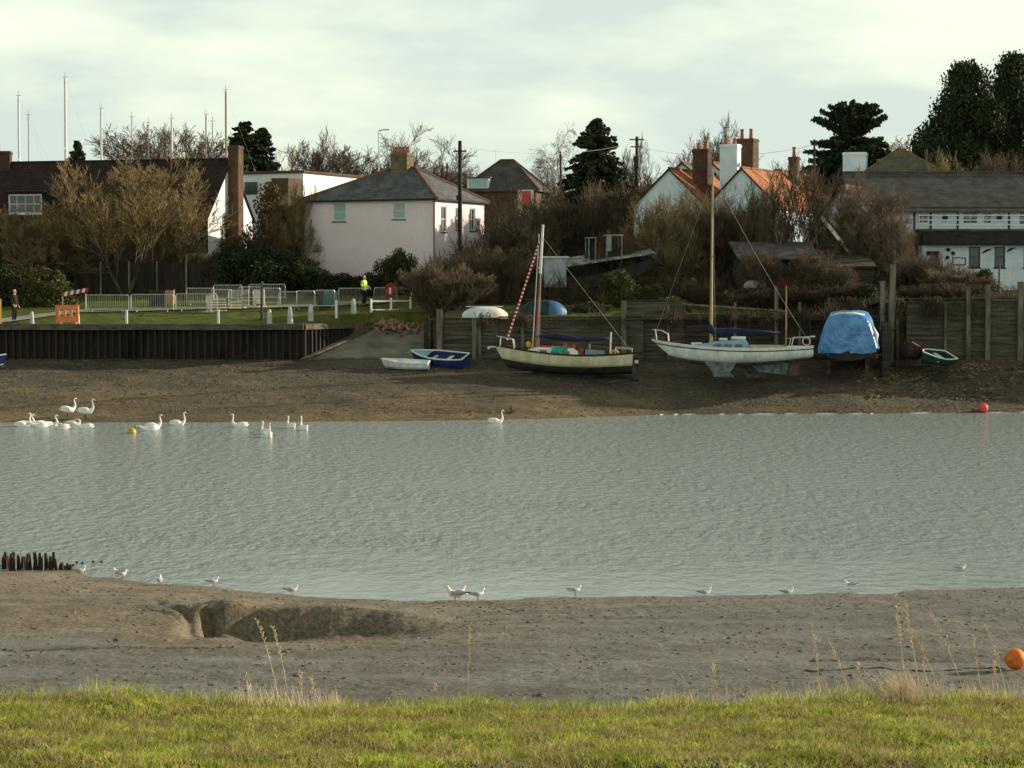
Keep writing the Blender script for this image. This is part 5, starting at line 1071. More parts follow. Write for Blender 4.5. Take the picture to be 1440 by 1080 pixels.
M_alu = mat('aluminium_spar', (0.50, 0.50, 0.47), (0.66, 0.66, 0.62), scale=2, rough=0.4, spec=.5)
M_sparred = mat('reddish_spar', (0.20, 0.05, 0.03), (0.30, 0.09, 0.05), scale=2, rough=0.5)
M_wire = mat('rigging_wire', (0.16, 0.15, 0.13), (0.30, 0.28, 0.24), scale=6, rough=0.5)
M_stainless = mat('stainless_rail', (0.45, 0.45, 0.43), (0.62, 0.62, 0.6), scale=6, rough=0.3, metal=.4)
M_green = mat('jade_cloth', (0.03, 0.26, 0.19), (0.06, 0.38, 0.28), scale=4, rough=0.8)
M_yellow = mat('yellow_rope', (0.36, 0.24, 0.03), (0.52, 0.38, 0.06), scale=8, rough=0.8)
M_tarp = bpy.data.materials.new('blue_tarpaulin'); M_tarp = mat('blue_sheet', (0.025, 0.13, 0.36), (0.10, 0.30, 0.60), scale=1.3, rough=0.28, spec=0.6, bump=1.0, bscale=3.5, bdist=0.12)
def section(x, hb, zs, zk, n=7, p=2.2, flare=0.0):
    """half section points from sheer down to keel line"""
    pts = []
    for i in range(n + 1):
        t = i / n; ang = t * math.pi / 2
        pts.append((x, hb * (math.cos(ang) ** (2 / p)) * (1 + flare * (1 - t)), zk + (zs - zk) * (1 - math.sin(ang) ** (2 / p))))
    return pts
def hull_mesh(L, B, sheer, keel, bow_p=1.7, trans=0.7, n=22, p=2.3, zmin=None, zmax=None, overhang=0.12, tp=2.0):
    """rings run round port to starboard; x=0 at the bow. sheer(t), keel(t) give heights"""
    rings = []
    for i in range(n + 1):
        t = i / n; hb = B / 2 * (min(1.0, (1 - (1 - min(1, t / 0.55)) ** bow_p)) if t < .55 else 1 - (1 - trans) * ((t - .55) / .45) ** tp)
        hb = max(hb, 0.02); zs, zk = sheer(t), keel(t); s_ = section(t * L, hb, zs, zk, p=p)
        s_ = [(x + overhang * L * (1 - t) ** 4 * ((zs - z) / max(.01, zs - zk)), y, z) for x, y, z in s_]
        rings.append(s_ + [(x, -y, z) for x, y, z in reversed(s_[:-1])])
    return rings
def clip_rings(rings, f0, f1):
    """keep the band between fractions of depth (0 = sheer, 1 = keel)"""
    out_ = []
    for r in rings:
        h = len(r) // 2; zs, zk = r[0][2], r[h][2]
        def at(side, f):
            z = zs + (zk - zs) * f; pts = r[:h + 1] if side > 0 else list(reversed(r[h:]))
            for a, b_ in zip(pts[:-1], pts[1:]):
                if a[2] >= z >= b_[2]: q = (a[2] - z) / max(1e-6, a[2] - b_[2]); return tuple(a[k] + (b_[k] - a[k]) * q for k in range(3))
            return pts[-1]
        fs = [f0 + (f1 - f0) * k / 5 for k in range(6)]
        out_.append([at(1, f) for f in fs] + [at(-1, f) for f in reversed(fs)])
    return out_
def deck_mesh(mb, rings, inset=0.0, dz=-0.02, camber=0.05):
    rows = []
    for r in rings:
        a = Vector(r[0]); b_ = Vector(r[-1]); rows.append([a + Vector((0, -inset, dz)), (a + b_) / 2 + Vector((0, 0, dz + camber)), b_ + Vector((0, inset, dz))])
    mb.loft(rows, cap=False, closed=False); return mb
def rail_mesh(mb, rings, r=0.04, dz=0.0):
    for k in (0, -1):
        for a, b_ in zip(rings[:-1], rings[1:]): mb.tube(Vector(a[k]) + Vector((0, 0, dz)), Vector(b_[k]) + Vector((0, 0, dz)), r, r, 6, cap=False)
    mb.tube(Vector(rings[-1][0]) + Vector((0, 0, dz)), Vector(rings[-1][-1]) + Vector((0, 0, dz)), r, r, 6)
    return mb
def line(name, a, b_, r, m, parent, sag=0.0, n=5): 
    mb = MB(); a = Vector(a); b_ = Vector(b_); pts = [a.lerp(b_, i / n) - Vector((0, 0, sag * 4 * (i / n) * (1 - i / n))) for i in range(n + 1)]
    mb.path(pts, r, n); return mb.build(name, m, parent)
# ------------------------------------------------ cream yacht (bow to the left, dried out and leaning down aft)
Y1 = 128.6; L1 = 8.05; pitch = R(3.2)
y1 = thing('cream_yacht', 'cream yacht with red and white forestay, navy sail cover and cluttered deck on the mud', 'yacht', P(694, 500, Y1), R(-3))
y1.rotation_euler = (R(-4), pitch, R(-3))
sh1 = lambda t: 0.52 - 0.42 * math.sin(math.pi * t * .92) + 0.05 * t + .1
kl1 = lambda t: -0.62 - 0.25 * math.sin(math.pi * min(1, t * 1.05))
rg = hull_mesh(L1, 2.5, sh1, kl1, trans=.72, overhang=.10, p=2.4)
MB().loft(clip_rings(rg, 0, .62), cap=False, closed=False).build('hull', M_hullcream, y1, smooth=True)
MB().loft(clip_rings(rg, .62, 1.0), cap=False, closed=False).build('bottom', M_antifoul, y1, smooth=True)
tr = rg[-1]; MB().quad(*tr).build('transom', M_hullcream, y1)
deck_mesh(MB(), rg).build('deck', M_deck, y1); rail_mesh(MB(), rg, .055, .0).build('rubbing_strake', M_black, y1)
kk = MB(); kk.loft([[(x, -.12, z) for x, z in ((2.6, -.7), (6.0, -.75), (5.7, -1.45), (3.1, -1.4))], [(x, .12, z) for x, z in ((2.6, -.7), (6.0, -.75), (5.7, -1.45), (3.1, -1.4))]]); kk.build('keel', M_antifoul, y1)
cab = MB(); cab.loft([[(x, w, z) for w, z in ((-w_, .10), (-w_ * .8, h), (w_ * .8, h), (w_, .10))] for x, w_, h in ((1.9, .45, .42), (2.5, .75, .62), (4.6, .82, .66), (4.9, .8, .5))]); cabo = cab.build('cabin', M_white, y1)
MB().box(2.35, -.6, .64, 4.5, .6, .74).build('cabin_roof', M_red, cabo)
for k in range(3): MB().box(2.7 + k * .65, -.86, .28, 3.1 + k * .65, -.80, .46).build('cabin_window', M_glass, cabo)
mx = 2.42; MB().tube((mx, 0, .5), (mx, 0, 4.9), .06, .06).build('mast', M_sparred, y1); MB().tube((mx, 0, 4.9), (mx, 0, 7.75), .085, .07).build('upper_mast', M_alu, y1)
MB().tube((mx - .19, 0, .5), (mx - .19, 0, 7.2), .028, .028).build('mast_track', M_alu, y1)
MB().tube((mx - .1, -.7, 5.2), (mx - .1, .7, 5.2), .025).build('spreader', M_alu, y1)
fs = thing  # forestay: rolled sail with red and white bands
a = Vector((mx - .1, 0, 6.9)); b_ = Vector((.72, 0, .95)); rs = MB(); ws = MB(); n = 26
for i in range(n):
    p0 = a.lerp(b_, i / n); p1 = a.lerp(b_, (i + .68) / n); p2 = a.lerp(b_, (i + 1) / n); rs.tube(p0, p1, .055, .055, 7); ws.tube(p1, p2, .058, .058, 7)
fo = rs.build('rolled_foresail', M_red, y1); wo_ = ws.build('white_stripes', M_white, fo); wo_['kind'] = 'stuff'
bm_ = MB(); bm_.spine([(2.55, 0, 1.25), (3.4, 0, 1.32), (4.8, 0, 1.22), (6.3, 0, 1.33), (6.75, 0, 1.32)], [.10, .19, .15, .12, .05], 9); bm_.build('sail_cover', M_navy, y1, smooth=True)
line('backstay', (mx + .05, 0, 7.0), (7.9, 0, .75), .011, M_wire, y1); line('shroud', (mx, 0, 6.4), (2.6, -1.15, .25), .013, M_wire, y1); line('shroud', (mx, 0, 6.4), (2.6, 1.15, .25), .013, M_wire, y1)
pp = MB(); pp.path([(1.2, -.75, .40), (1.1, -.7, 1.0), (.1, 0, 1.15), (1.1, .7, 1.0), (1.2, .75, .40)], .028); pp.tube((.35, -.22, .5), (.35, -.22, 1.1), .025).tube((.35, .22, .5), (.35, .22, 1.1), .025); pp.build('pulpit', M_stainless, y1)
MB().tube((-.25, 0, .48), (.35, 0, .52), .06).ball((-.3, 0, .42), .1).build('bow_roller', M_stainless, y1)
MB().tube((6.75, -.9, .15), (6.72, -.9, 1.7), .045).build('gantry_post', M_alu, y1)
gc_ = MB(); rows = []
for i in range(9):
    t = i / 8; rows.append([(3.35 + .95 * t + .12 * (k / 5) * (1 - 2 * t), -.84 - .05 * math.sin(3 * t + k) - .05 * k / 5, .74 - (.02 + .13 * k) - .05 * math.sin(t * 7) * (k / 5)) for k in range(6)])
gc_.loft(rows, cap=False, closed=False); gc_.build('draped_cloth', M_green, y1)
bxo = MB().box(5.3, -.98, .1, 6.4, -.25, .62).build('locker', mat('grey_blue_box', (0.13, 0.17, 0.21), (0.2, 0.25, 0.29), scale=3, rough=.6), y1, bevel=.03)
MB().torus((7.0, -.95, .42), .22, .075, ax='y').torus((7.02, -.85, .44), .14, .06, ax='y').build('rope_coil', M_yellow, y1)
MB().box(4.0, -.1, .74, 4.2, .1, .98).build('red_canister', M_red, y1, bevel=.03); MB().box(4.5, -.1, .68, 4.68, .1, .94).build('red_canister', M_red, y1, bevel=.03)
MB().spine([(5.4, 0, .3), (5.42, 0, .8), (5.45, 0, 1.15)], [(.28, .2), (.26, .18), (.12, .1)], 8).build('bundled_oilskin', M_blackmetal, y1)
MB().box(4.95, -.6, .1, 5.15, .6, .7).build('companionway', M_red, y1)
MB().ball((2.0, -.4, .75), .16, 8, 6, (1, 1, 1.3)).ball((2.25, -.45, .62), .13, 8, 6).build('yellow_fender', M_yellow, y1)
st = MB(); st.path([(7.0, -1.0, .25), (7.05, -.98, .85), (8.0, -.8, .85), (8.0, .8, .85), (7.05, .98, .85), (7.0, 1.0, .25)], .025); st.tube((8.0, -.8, .15), (8.0, -.8, .85), .025).tube((8.0, .8, .15), (8.0, .8, .85), .025).build('pushpit', M_stainless, y1)
ob = MB(); ob.box(8.1, -.2, -.1, 8.45, .2, .45); ob.tube((8.3, 0, -.1), (8.28, 0, -.9), .07).ball((8.3, 0, -.9), .12, 8, 6, (1.6, .6, 1)); ob.build('outboard_motor', M_blackmetal, y1, bevel=0)
MB().box(8.18, -.22, .02, 8.38, -.202, .2).build('motor_badge', M_white, y1)
# ------------------------------------------------ white yawl
Y2_ = 128.2; L2 = 9.25
y2 = thing('white_yawl', 'larger white yacht with pale blue cabin, tall wooden mast and short mizzen mast', 'yacht', P(916, 497, Y2_), R(-2)); y2.rotation_euler = (R(-3), R(.6), R(-2))
sh2 = lambda t: 0.80 - 0.52 * math.sin(math.pi * min(1, t * .85) ** .8) + 0.0 * t if t < .7 else 0.80 - 0.52 * math.sin(math.pi * min(1, .7 * .85) ** .8) + (t - .7) * .35
sh2 = lambda t: 0.78 - 0.50 * math.sin(math.pi * (t ** .85) * .80) 
kl2 = lambda t: -0.08 - 0.62 * math.sin(math.pi * min(1, .12 + t * .80)) 
rg2 = hull_mesh(L2, 2.7, sh2, kl2, trans=.62, overhang=.14, p=2.2, n=26)
MB().loft(clip_rings(rg2, 0, .80), cap=False, closed=False).build('hull', M_hullwhite, y2, smooth=True)
MB().loft(clip_rings(rg2, .80, 1.0), cap=False, closed=False).build('bottom', M_keel, y2, smooth=True)
MB().quad(*rg2[-1]).build('transom', M_white, y2); deck_mesh(MB(), rg2).build('deck', M_buff, y2); rail_mesh(MB(), rg2, .03, .03).build('toe_rail', M_white, y2)
lr = MB()
for ra_, rb_ in zip(rg2[:-1], rg2[1:]):
    for k, sgn in ((0, 1), (-1, -1)): lr.tube(Vector(ra_[k]) + Vector((0, .015 * sgn, -.13)), Vector(rb_[k]) + Vector((0, .015 * sgn, -.13)), .028, .028, 5, cap=False)
lr.build('rubbing_strake', M_black, y2)
for xk, sy in ((3.0, -1), (5.0, 1)):
    for_ = [(xk, -.45), (xk + 1.9, -.45), (xk + 1.5, -1.05), (xk + 1.75, -1.32), (xk + .55, -1.32), (xk + .5, -1.1)]
    MB().loft([[(x, sy * .75 - .09 + (.25 * sy if z < -1 else 0), z) for x, z in for_], [(x, sy * .75 + .09 + (.25 * sy if z < -1 else 0), z) for x, z in for_]]).build('bilge_keel', M_keel, y2)
MB().loft([[(x, yy, z) for x, z in ((5.6, -.5), (7.9, -.42), (7.8, -1.15), (6.2, -1.0))] for yy in (-.08, .08)]).build('skeg', M_keel, y2)
MB().loft([[(x, yy, z) for x, z in ((8.0, -.3), (8.55, -.2), (8.5, -1.2), (7.95, -1.2))] for yy in (-.04, .04)]).build('rudder', mat('brown_rudder', (0.05, 0.035, 0.02), (0.1, 0.07, 0.04), scale=3, rough=.8), y2)
cb2 = MB().loft([[(x, w, z) for w, z in ((-w_, .22), (-w_ * .82, h), (w_ * .82, h), (w_, .22))] for x, w_, h in ((1.9, .35, .45), (2.6, .65, .56), (3.3, .82, .62), (3.35, .82, .70), (5.35, .88, .86), (5.55, .86, .60))]).build('cabin', M_bluedeck, y2)
MB().box(2.3, -.3, .52, 2.9, .3, .66).build('fore_hatch', M_white, cb2, bevel=.02); MB().box(4.6, -.45, .86, 5.4, .45, 1.03).build('main_hatch', M_white, cb2, bevel=.02); MB().box(3.9, -.4, .80, 4.35, .4, .93).build('sliding_hatch', M_white, cb2, bevel=.02)
for k in range(3): MB().box(3.55 + k * .6, -.90, .42, 3.95 + k * .6, -.84, .56).build('cabin_window', M_glass, cb2)
for yy in (-.95, .85): MB().box(5.6, yy, .2, 7.6, yy + .1, .55).build('cockpit_coaming', M_buff, y2)
MB().box(7.75, -.7, .25, 9.1, .7, .52).build('aft_locker', M_white, y2, bevel=.03)
m2 = 3.42; MB().tube((m2, 0, .6), (m2, 0, Z(240, Y2_) - y2.location.z), .095, .05, 10).build('mast', M_spar, y2); zt2 = Z(240, Y2_) - y2.location.z
MB().tube((m2 - .0, -.9, 5.6), (m2, .9, 5.6), .03).build('spreader', M_spar, y2)
cv = MB(); cv.spine([(m2 - .1, 0, 1.75), (m2 + .05, 0, 1.35), (m2 + .3, 0, 1.28), (m2 + 1.2, 0, 1.38), (m2 + 2.8, 0, 1.30), (m2 + 4.1, 0, 1.25)], [.10, .24, .22, .16, .14, .06], 9); cv.build('sail_cover', M_navy, y2, smooth=True)
MB().tube((7.75, 0, .4), (7.72, 0, 4.0), .05, .03, 8).build('mizzen_mast', M_spar, y2)
MB().tube((7.8, 0, .95), (9.0, 0, 1.0), .03).build('mizzen_boom', M_spar, y2)
line('backstay', (m2, 0, zt2 - .1), (9.2, 0, .6), .013, M_wire, y2, sag=.35, n=10); line('forestay', (m2, 0, zt2 - .3), (.1, 0, .85), .006, M_wire, y2)
for s_ in (-1, 1): line('shroud', (m2, 0, zt2 - .5), (m2 + .2, s_ * 1.25, .35), .008, M_wire, y2)
pp = MB(); pp.path([(1.0, -.55, .72), (.95, -.55, 1.15), (.6, -.4, 1.33), (.05, 0, 1.38), (.6, .4, 1.33), (.95, .55, 1.15), (1.0, .55, .72)], .022); pp.tube((.3, -.2, .8), (.2, -.15, 1.4), .03).tube((.3, .2, .8), (.2, .15, 1.4), .03); pp.build('pulpit', M_stainless, y2)
pp = MB(); pp.path([(8.0, -.8, .5), (8.1, -.8, 1.0), (9.2, -.6, 1.05), (9.25, .6, 1.05), (8.1, .8, 1.0), (8.0, .8, .5)], .028); pp.torus((8.85, -.68, .78), .22, .03, ax='y'); pp.build('pushpit', M_stainless, y2)
MB().box(9.1, -.15, 1.04, 9.4, .15, 1.12).build('stern_light', M_white, y2)
# ------------------------------------------------ boat under a blue sheet
yb = thing('sheeted_boat', 'motor boat stern on under a creased bright blue sheet, with a white top edge', 'boat', P(1196, 487, 131.0), R(78))
rgb = hull_mesh(6.0, 3.3, lambda t: .45 + .25 * (1 - t) ** 2, lambda t: -.75 + .2 * (1 - t) ** 2, trans=.93, p=2.8, overhang=.05)
# bow points away: local x=0 is the bow
def tlocal(x): return (3.0 - x)
rg_ = [[(3.0 - 0 - p[0] + 0.0, p[1], p[2]) for p in r] for r in rgb]
MB().loft(clip_rings(rg_, 0, 1), cap=False, closed=False).build('hull', mat('dull_red_hull', (0.20, 0.03, 0.03), (0.32, 0.08, 0.07), scale=2, rough=.6), yb, smooth=True); MB().quad(*rg_[-1]).build('transom', M_antifoul, yb)
rows = []
for i in range(22):
    t = i / 21; x = 3.0 - t * 6.05; hw_ = 1.72 * (1 - (1 - min(1, t / .5)) ** 2 * .9) * (1 - .04 * t); hw_ = max(.15, hw_); top = 1.68 + .28 * math.sin(t * 3) + (0.15 if t > .5 else 0)
    row = []
    for k in range(17):
        s_ = -1 + 2 * k / 16; prof = 1 - abs(s_) ** 3.2; y = hw_ * (s_ if abs(s_) < .9 else s_) * (1 - .16 * prof); z = .02 + top * prof ** .75
        q = noise.noise(Vector((x * 1.6, s_ * 3.0, 4))) * .10 + .05 * math.sin(s_ * 9 + x * 3)
        a_s = abs(s_); sg = 1 if s_ >= 0 else -1
        if a_s < .5: y = sg * hw_ * .62 * (a_s / .5); z = .02 + top * (1 - .06 * (a_s / .5) ** 3)
        else: v_ = (a_s - .5) / .5; y = sg * hw_ * (.62 + .42 * v_ ** .75); z = .02 + top * (.94 - .98 * v_ ** 1.15)
        row.append((x, y + q * .5, z + q * .7))
    rows.append(row)
last = rows[-1]; mid_ = [(p[0] - .16 + .10 * noise.noise(Vector((p[1] * 3, 1, 0))), p[1] * .98, p[2] * .8 - .02) for p in last]; hem = [-.30 + .22 * noise.noise(Vector((k * .55, 5, 0))) for k in range(17)]; end = [(p[0] - .14 + .16 * noise.noise(Vector((p[1] * 3, 2, 0))), p[1] * 1.0, min(p[2], p[2] * .35 - .02)) for p in last]; end2 = [(p[0] - .06, p[1] * .97, min(p[2], hem[k])) for k, p in enumerate(last)]
tb = MB(); tb.loft(rows + [mid_, end, end2], cap=False, closed=False); tb.build('tarpaulin', M_tarp, yb, smooth=True)
wl = MB(); wl.spine([(-2.7, -.95, 1.86), (-2.75, -.3, 1.97), (-2.72, .4, 1.97), (-2.6, 1.0, 1.84)], [.07, .09, .09, .06], 7); wl.build('white_bundle', M_white, yb, smooth=True)
wl = MB(); wl.spine([(-2.6, -1.52, .2), (-2.75, -1.60, .75), (-2.5, -1.35, 1.25)], [(.16, .3), (.17, .3), (.1, .2)], 8); wl.build('grey_cover', mat('pale_grey_cover', (0.38, 0.40, 0.42), (0.5, 0.52, 0.54), scale=2, rough=.6), yb, smooth=True)
sp_ = MB()
for x, y in ((-2.4, -1.1), (-2.4, 1.1), (0, -1.2), (0, 1.2), (2, -.6), (2, .6)): sp_.box(x - .1, y - .1, -1.6, x + .1, y + .1, -.45)
sp_.box(-2.6, -1.7, -.62, -2.3, 1.7, -.47).box(-.15, -1.7, -.62, .15, 1.7, -.47); sp_.build('cradle', M_wooddark, yb)
# ------------------------------------------------ dinghies
def dinghy(name, px, py, Y, L_, B_, H_, rz, label, hm, rm, im, roll=0.0, seats=2, top=None, band=None, pit=0.0, flat=False, zoff=0):
    d = thing(name, label, 'dinghy', P(px, py, Y), rz, 'dinghies lying on the far mud'); d.rotation_euler = (roll, pit, rz)
    sh = (lambda t: H_ + .42 * H_ * (1 - t) ** 2) if not flat else (lambda t: H_ + .25 * H_ * (2 * t - 1) ** 2); kl = (lambda t: .35 * H_ * (1 - t) ** 3) if not flat else (lambda t: .5 * H_ * abs(2 * t - 1) ** 2.5)
    r = hull_mesh(L_, B_, sh, kl, trans=.78, n=14, p=2.6, overhang=.06, bow_p=2.0)
    r = [[(p[0] - L_ / 2, p[1], p[2]) for p in q] for q in r]
    MB().loft(clip_rings(r, 0, 1), cap=False, closed=False).build('hull', hm, d, smooth=True); MB().quad(*r[-1]).build('transom', hm, d)
    rail_mesh(MB(), r, .045, .01).build('gunwale', rm, d)
    ri = [[(p[0], p[1] * .92, H_ * .35 + (p[2] - H_ * .35) * .5 if False else p[2]) for p in q] for q in r]
    fl = MB(); rows = [[(q[0][0], q[0][1] * .8, H_ * .3), (q[0][0], 0, H_ * .25), (q[-1][0], q[-1][1] * .8, H_ * .3)] for q in r[1:]]; fl.loft(rows, cap=False, closed=False); fl.build('floor', im, d)
    for k in range(seats):
        x = -L_ * .12 + k * L_ * .3; MB().box(x - .12, -B_ * .43, H_ * .74, x + .12, B_ * .43, H_ * .8).build('thwart', rm, d)
    if top: deck_mesh(MB(), r[:6], 0, 0, .06).build('fore_deck', top, d)
    if band:
        bd = MB().loft(clip_rings([[(p[0], p[1] * 1.012, p[2]) for p in q] for q in r], .80, .9), cap=False, closed=False).build('boot_stripe', band, d)
    return d
dinghy('blue_dinghy', 619, 519, 130.6, 3.5, 1.5, .80, R(-24), 'deep blue open dinghy with white gunwale at the foot of the slipway', M_blue, M_white, M_greenroof, band=M_white, roll=R(17), top=M_bluedeck)
dinghy('white_punt', 570, 520, 129.4, 2.8, 1.15, .45, R(-8), 'low white dinghy with a scuffed dark side next to the blue dinghy', M_hullwhite, M_white, M_white, roll=R(9), seats=1, top=M_white, band=M_antifoul)
dinghy('red_dinghy', 1277, 506, 130.4, 2.4, 1.3, .8, R(70), 'dark red dinghy tucked behind the piles next to the green and white dinghy', mat('dark_hull', (0.03, 0.02, 0.02), (0.07, 0.05, 0.04), scale=3, rough=.6), mat('dull_red_paint', (0.18, 0.02, 0.02), (0.30, 0.05, 0.045), scale=4, rough=.6), M_red, roll=R(20))
dinghy('green_dinghy', 1312, 513, 129.8, 2.6, 1.35, .62, R(38), 'dark green dinghy with a thick white gunwale beside the red dinghy', mat('dark_green_hull', (0.015, 0.035, 0.035), (0.03, 0.06, 0.06), scale=3, rough=.5), M_white, M_greenroof, roll=R(24))
ed = dinghy('edge_dinghy', -28, 519, 128.5, 3.2, 1.3, .6, R(172), 'dark blue and white dinghy whose bow just enters at the left edge below the quay', M_blue, M_white, M_white, band=M_white)
# upturned dinghies on the wall top
def upturned(name, px, py, Y, L_, B_, H_, label, m, rz=0.0, m2=None, grp='boats laid up on the garden bank'):
    d = thing(name, label, 'dinghy', P(px, py, Y), rz, grp); rings = []
    for i in range(15):
        t = i / 14; hb = B_ / 2 * max(.18, (1 - abs(2 * t - 1.05) ** 3.0)); h = H_ * (1 - abs(2 * t - 1) ** 3.5 * .6); rings.append([(-L_ / 2 + L_ * t, hb * math.cos(math.pi * k / 10), h * math.sin(math.pi * k / 10) ** .7) for k in range(11)])
    MB().loft(rings[:10] if m2 else rings, cap=False, closed=False).build('hull', m, d, smooth=True)
    if m2: MB().loft(rings[9:], cap=False, closed=False).build('bow_panel', m2, d, smooth=True)
    MB().box(-L_ * .42, -.03, H_ * .98, L_ * .4, .03, H_ * 1.04).build('keel', m, d); e_ = MB(); 
    for a, b2 in zip(rings[:-1], rings[1:]):
        for k in (0, -1): e_.tube(a[k], b2[k], .035, .035, 5)
    e_.build('gunwale', m2 or m, d); return d
upturned('upturned_dinghy', 682, 448, 133.6, 2.75, 1.3, .72, 'upturned white dinghy with a cream end lying on the timber wall', M_hullwhite, R(4), M_cream)
upturned('covered_boat', 764, 446, 136.2, 2.9, 1.7, 1.05, 'boat under a dark blue green cover behind the cream yacht', mat('petrol_blue_cover', (0.006, 0.018, 0.026), (0.015, 0.04, 0.055), scale=2, rough=.6, bump=.6, bscale=5), R(-6), mat('bright_blue_cover', (0.02, 0.07, 0.16), (0.05, 0.14, 0.26), scale=2, rough=.5))
upturned('red_covered_boat', 1090, 402, 143.5, 3.0, 1.2, .65, 'boat with a dull red cover and pale bow under the open shed', mat('dull_red_cover', (0.06, 0.008, 0.010), (0.13, 0.018, 0.024), scale=2, rough=.7, bump=.5, bscale=6), R(2)); upturned('pale_dinghy', 1062, 404, 143.0, 1.5, .8, .45, 'small pale upturned hull next to the red covered boat', M_concdark if False else mat('chalky_grey_paint', (0.2, 0.21, 0.22), (0.32, 0.33, 0.34), scale=3, rough=.8), R(3))
# ------------------------------------------------ old houseboat in the garden
hb_ = thing('old_houseboat', 'old grey roofed houseboat with an open wheelhouse laid up among the brown scrub', 'houseboat', P(762, 402, 147.0), R(6))
hbL = 6.8
rows = [[(x, -1.3, z0), (x, -1.3, z1), (x, 1.3, z1), (x, 1.3, z0)] for x, z0, z1 in ((1.2, -.1, .55), (2.5, -.15, .55), (4.5, .1, 1.0), (6.2, .6, 1.5), (7.2, 1.2, 1.9))]
MB().loft(rows).build('hull', M_black, hb_)
MB().box(0, -1.4, -.1, 1.45, 1.2, 1.85).build('deckhouse', mat('grey_painted_ply', (0.22, 0.24, 0.27), (0.34, 0.36, 0.38), scale=1.5, rough=.8), hb_); MB().box(-.1, -1.5, 1.854, 1.6, 1.3, 1.93).build('deckhouse_roof', M_white, hb_)
rf_ = MB(); slab(rf_, [(1.5, -1.5, 1.35), (7.3, -1.5, 2.2), (7.3, 1.4, 2.6), (1.5, 1.4, 1.85)], .1); rf_.build('roof', mat('blotchy_grey_roof', (0.10, 0.10, 0.09), (0.34, 0.34, 0.32), scale=2.2, rough=.9, pos=(.42, .58)), hb_)
wh = MB()
for x, y in ((3.0, -.9), (3.45, -.9), (4.2, -.9), (5.2, -.9), (3.0, .6), (5.2, .6)): wh.box(x - .03, y - .03, 1.5, x + .03, y + .03, 3.3 if x > 3.5 else 3.15)
wh.box(4.15, -.95, 3.3, 5.3, .65, 3.38).box(2.95, -.95, 3.15, 3.5, .65, 3.2).box(4.2, -.92, 2.3, 4.5, -.88, 3.3); who = wh.build('wheelhouse', mat('grey_window_frames', (0.16, 0.18, 0.20), (0.30, 0.32, 0.33), scale=3, rough=.8), hb_); MB().box(3.1, -.7, 1.6, 5.0, .5, 2.25).build('wheelhouse_inside', M_antifoul, who)
for x in (1.8, 4.6): MB().box(x - .12, -1.2, -1.4, x + .12, -1.0, -.1 if x < 3 else .1).build('support', M_wooddark, hb_)
# ------------------------------------------------ yachts laid up behind the left house, their masts above the roof
def laid_up(px, ytop, label, m, r=.10, spread=True, Y=186):
    x = X(px, Y); z0 = ground_z(x, Y); t_ = thing('laid_up_yacht', label, 'yacht mast', (x - 3.4, Y, z0 + 1.0), 0, 'yacht masts above the dark roof'); zt = Z(ytop, Y) - z0 - 1.0
    rg3 = hull_mesh(8.5, 2.6, lambda t: .9 - .2 * math.sin(math.pi * t), lambda t: -.4 - .3 * math.sin(math.pi * t), n=10)
    MB().loft(clip_rings(rg3, 0, 1), cap=False, closed=False).build('hull', M_hullwhite, t_, smooth=True); deck_mesh(MB(), rg3).build('deck', M_deck, t_)
    MB().box(3.6, -.1, -1.1, 5.2, .1, -.5).build('keel', M_antifoul, t_)
    MB().tube((3.4, 0, .7), (3.4, 0, zt), r, r * .7, 8).build('mast', m, t_)
    if spread: MB().tube((3.4, -.9, zt * .62), (3.4, .9, zt * .62), .03).build('spreader', m, t_)
    MB().tube((3.4, 0, zt), (3.4, 0, zt + .5), .02).tube((3.2, 0, zt + .1), (3.65, 0, zt + .1), .018).build('masthead_aerial', M_wire, t_)
    line('backstay', (3.4, 0, zt), (8.3, 0, .9), .005, M_wire, t_)
    return t_
for a in ((28.5, 136, 'pale yacht mast nearest the left edge, above the dark roof', M_white, .12), (42, 163, 'thin grey yacht mast next to the pale one nearest the edge', M_wire, .05), (94, 110, 'tall white yacht mast left of the small pointed conifer', M_white, .14),
          (144, 154, 'white yacht mast right of the small pointed conifer', M_white, .12), (187, 166, 'thin grey yacht mast in front of the first bare tree', M_wire, .05), (210, 174, 'short thin dark yacht mast in front of the middle bare tree', M_wire, .06), (243, 168, 'white yacht mast with a dark top in front of the bare trees', M_white, .12),
          (291, 162, 'pale yacht mast left of the brick chimney', M_wire, .08), (300, 172, 'short thin yacht mast touching the left side of the brick chimney', M_wire, .05), (319, 128, 'tall varnished yacht mast rising behind the brick chimney', M_spar, .11)):
    laid_up(a[0], a[1], a[2], a[3], a[4])
# ================================================================== STREET FURNITURE, BARRIERS, PEOPLE, BIRDS
def pole(name, px, Y, ytop, r, m, label, cat='pole', grp=None, extra=None, zb=None):
    x = X(px, Y); z0 = (ground_z(x, Y) if zb is None else zb) - .1; zt = Z(ytop, Y); t_ = thing(name, label, cat, (x, Y, z0), 0, grp); h = zt - z0
    MB().tube((0, 0, 0), (0, 0, h), r, r * .75, 10).build('pole', m, t_)
    if extra: extra(t_, h)
    return t_, h
def ex_pole(t_, h):
    MB().box(-.45, -.05, h - .75, .45, .05, h - .65).build('crossarm', M_black, t_)
    for k in (-.35, .35): MB().tube((k, 0, h - .65), (k, 0, h - .5), .035, .03, 6).build('insulator', M_white, t_)
    MB().box(-.25, -.2, h * .62, .1, -.12, h * .62 + .3).build('junction_box', M_black, t_)
pole('utility_pole', 647, 151, 198, .17, M_black, 'tallest dark pole standing at the lit corner of the pink house', extra=ex_pole, grp='poles along the far bank')
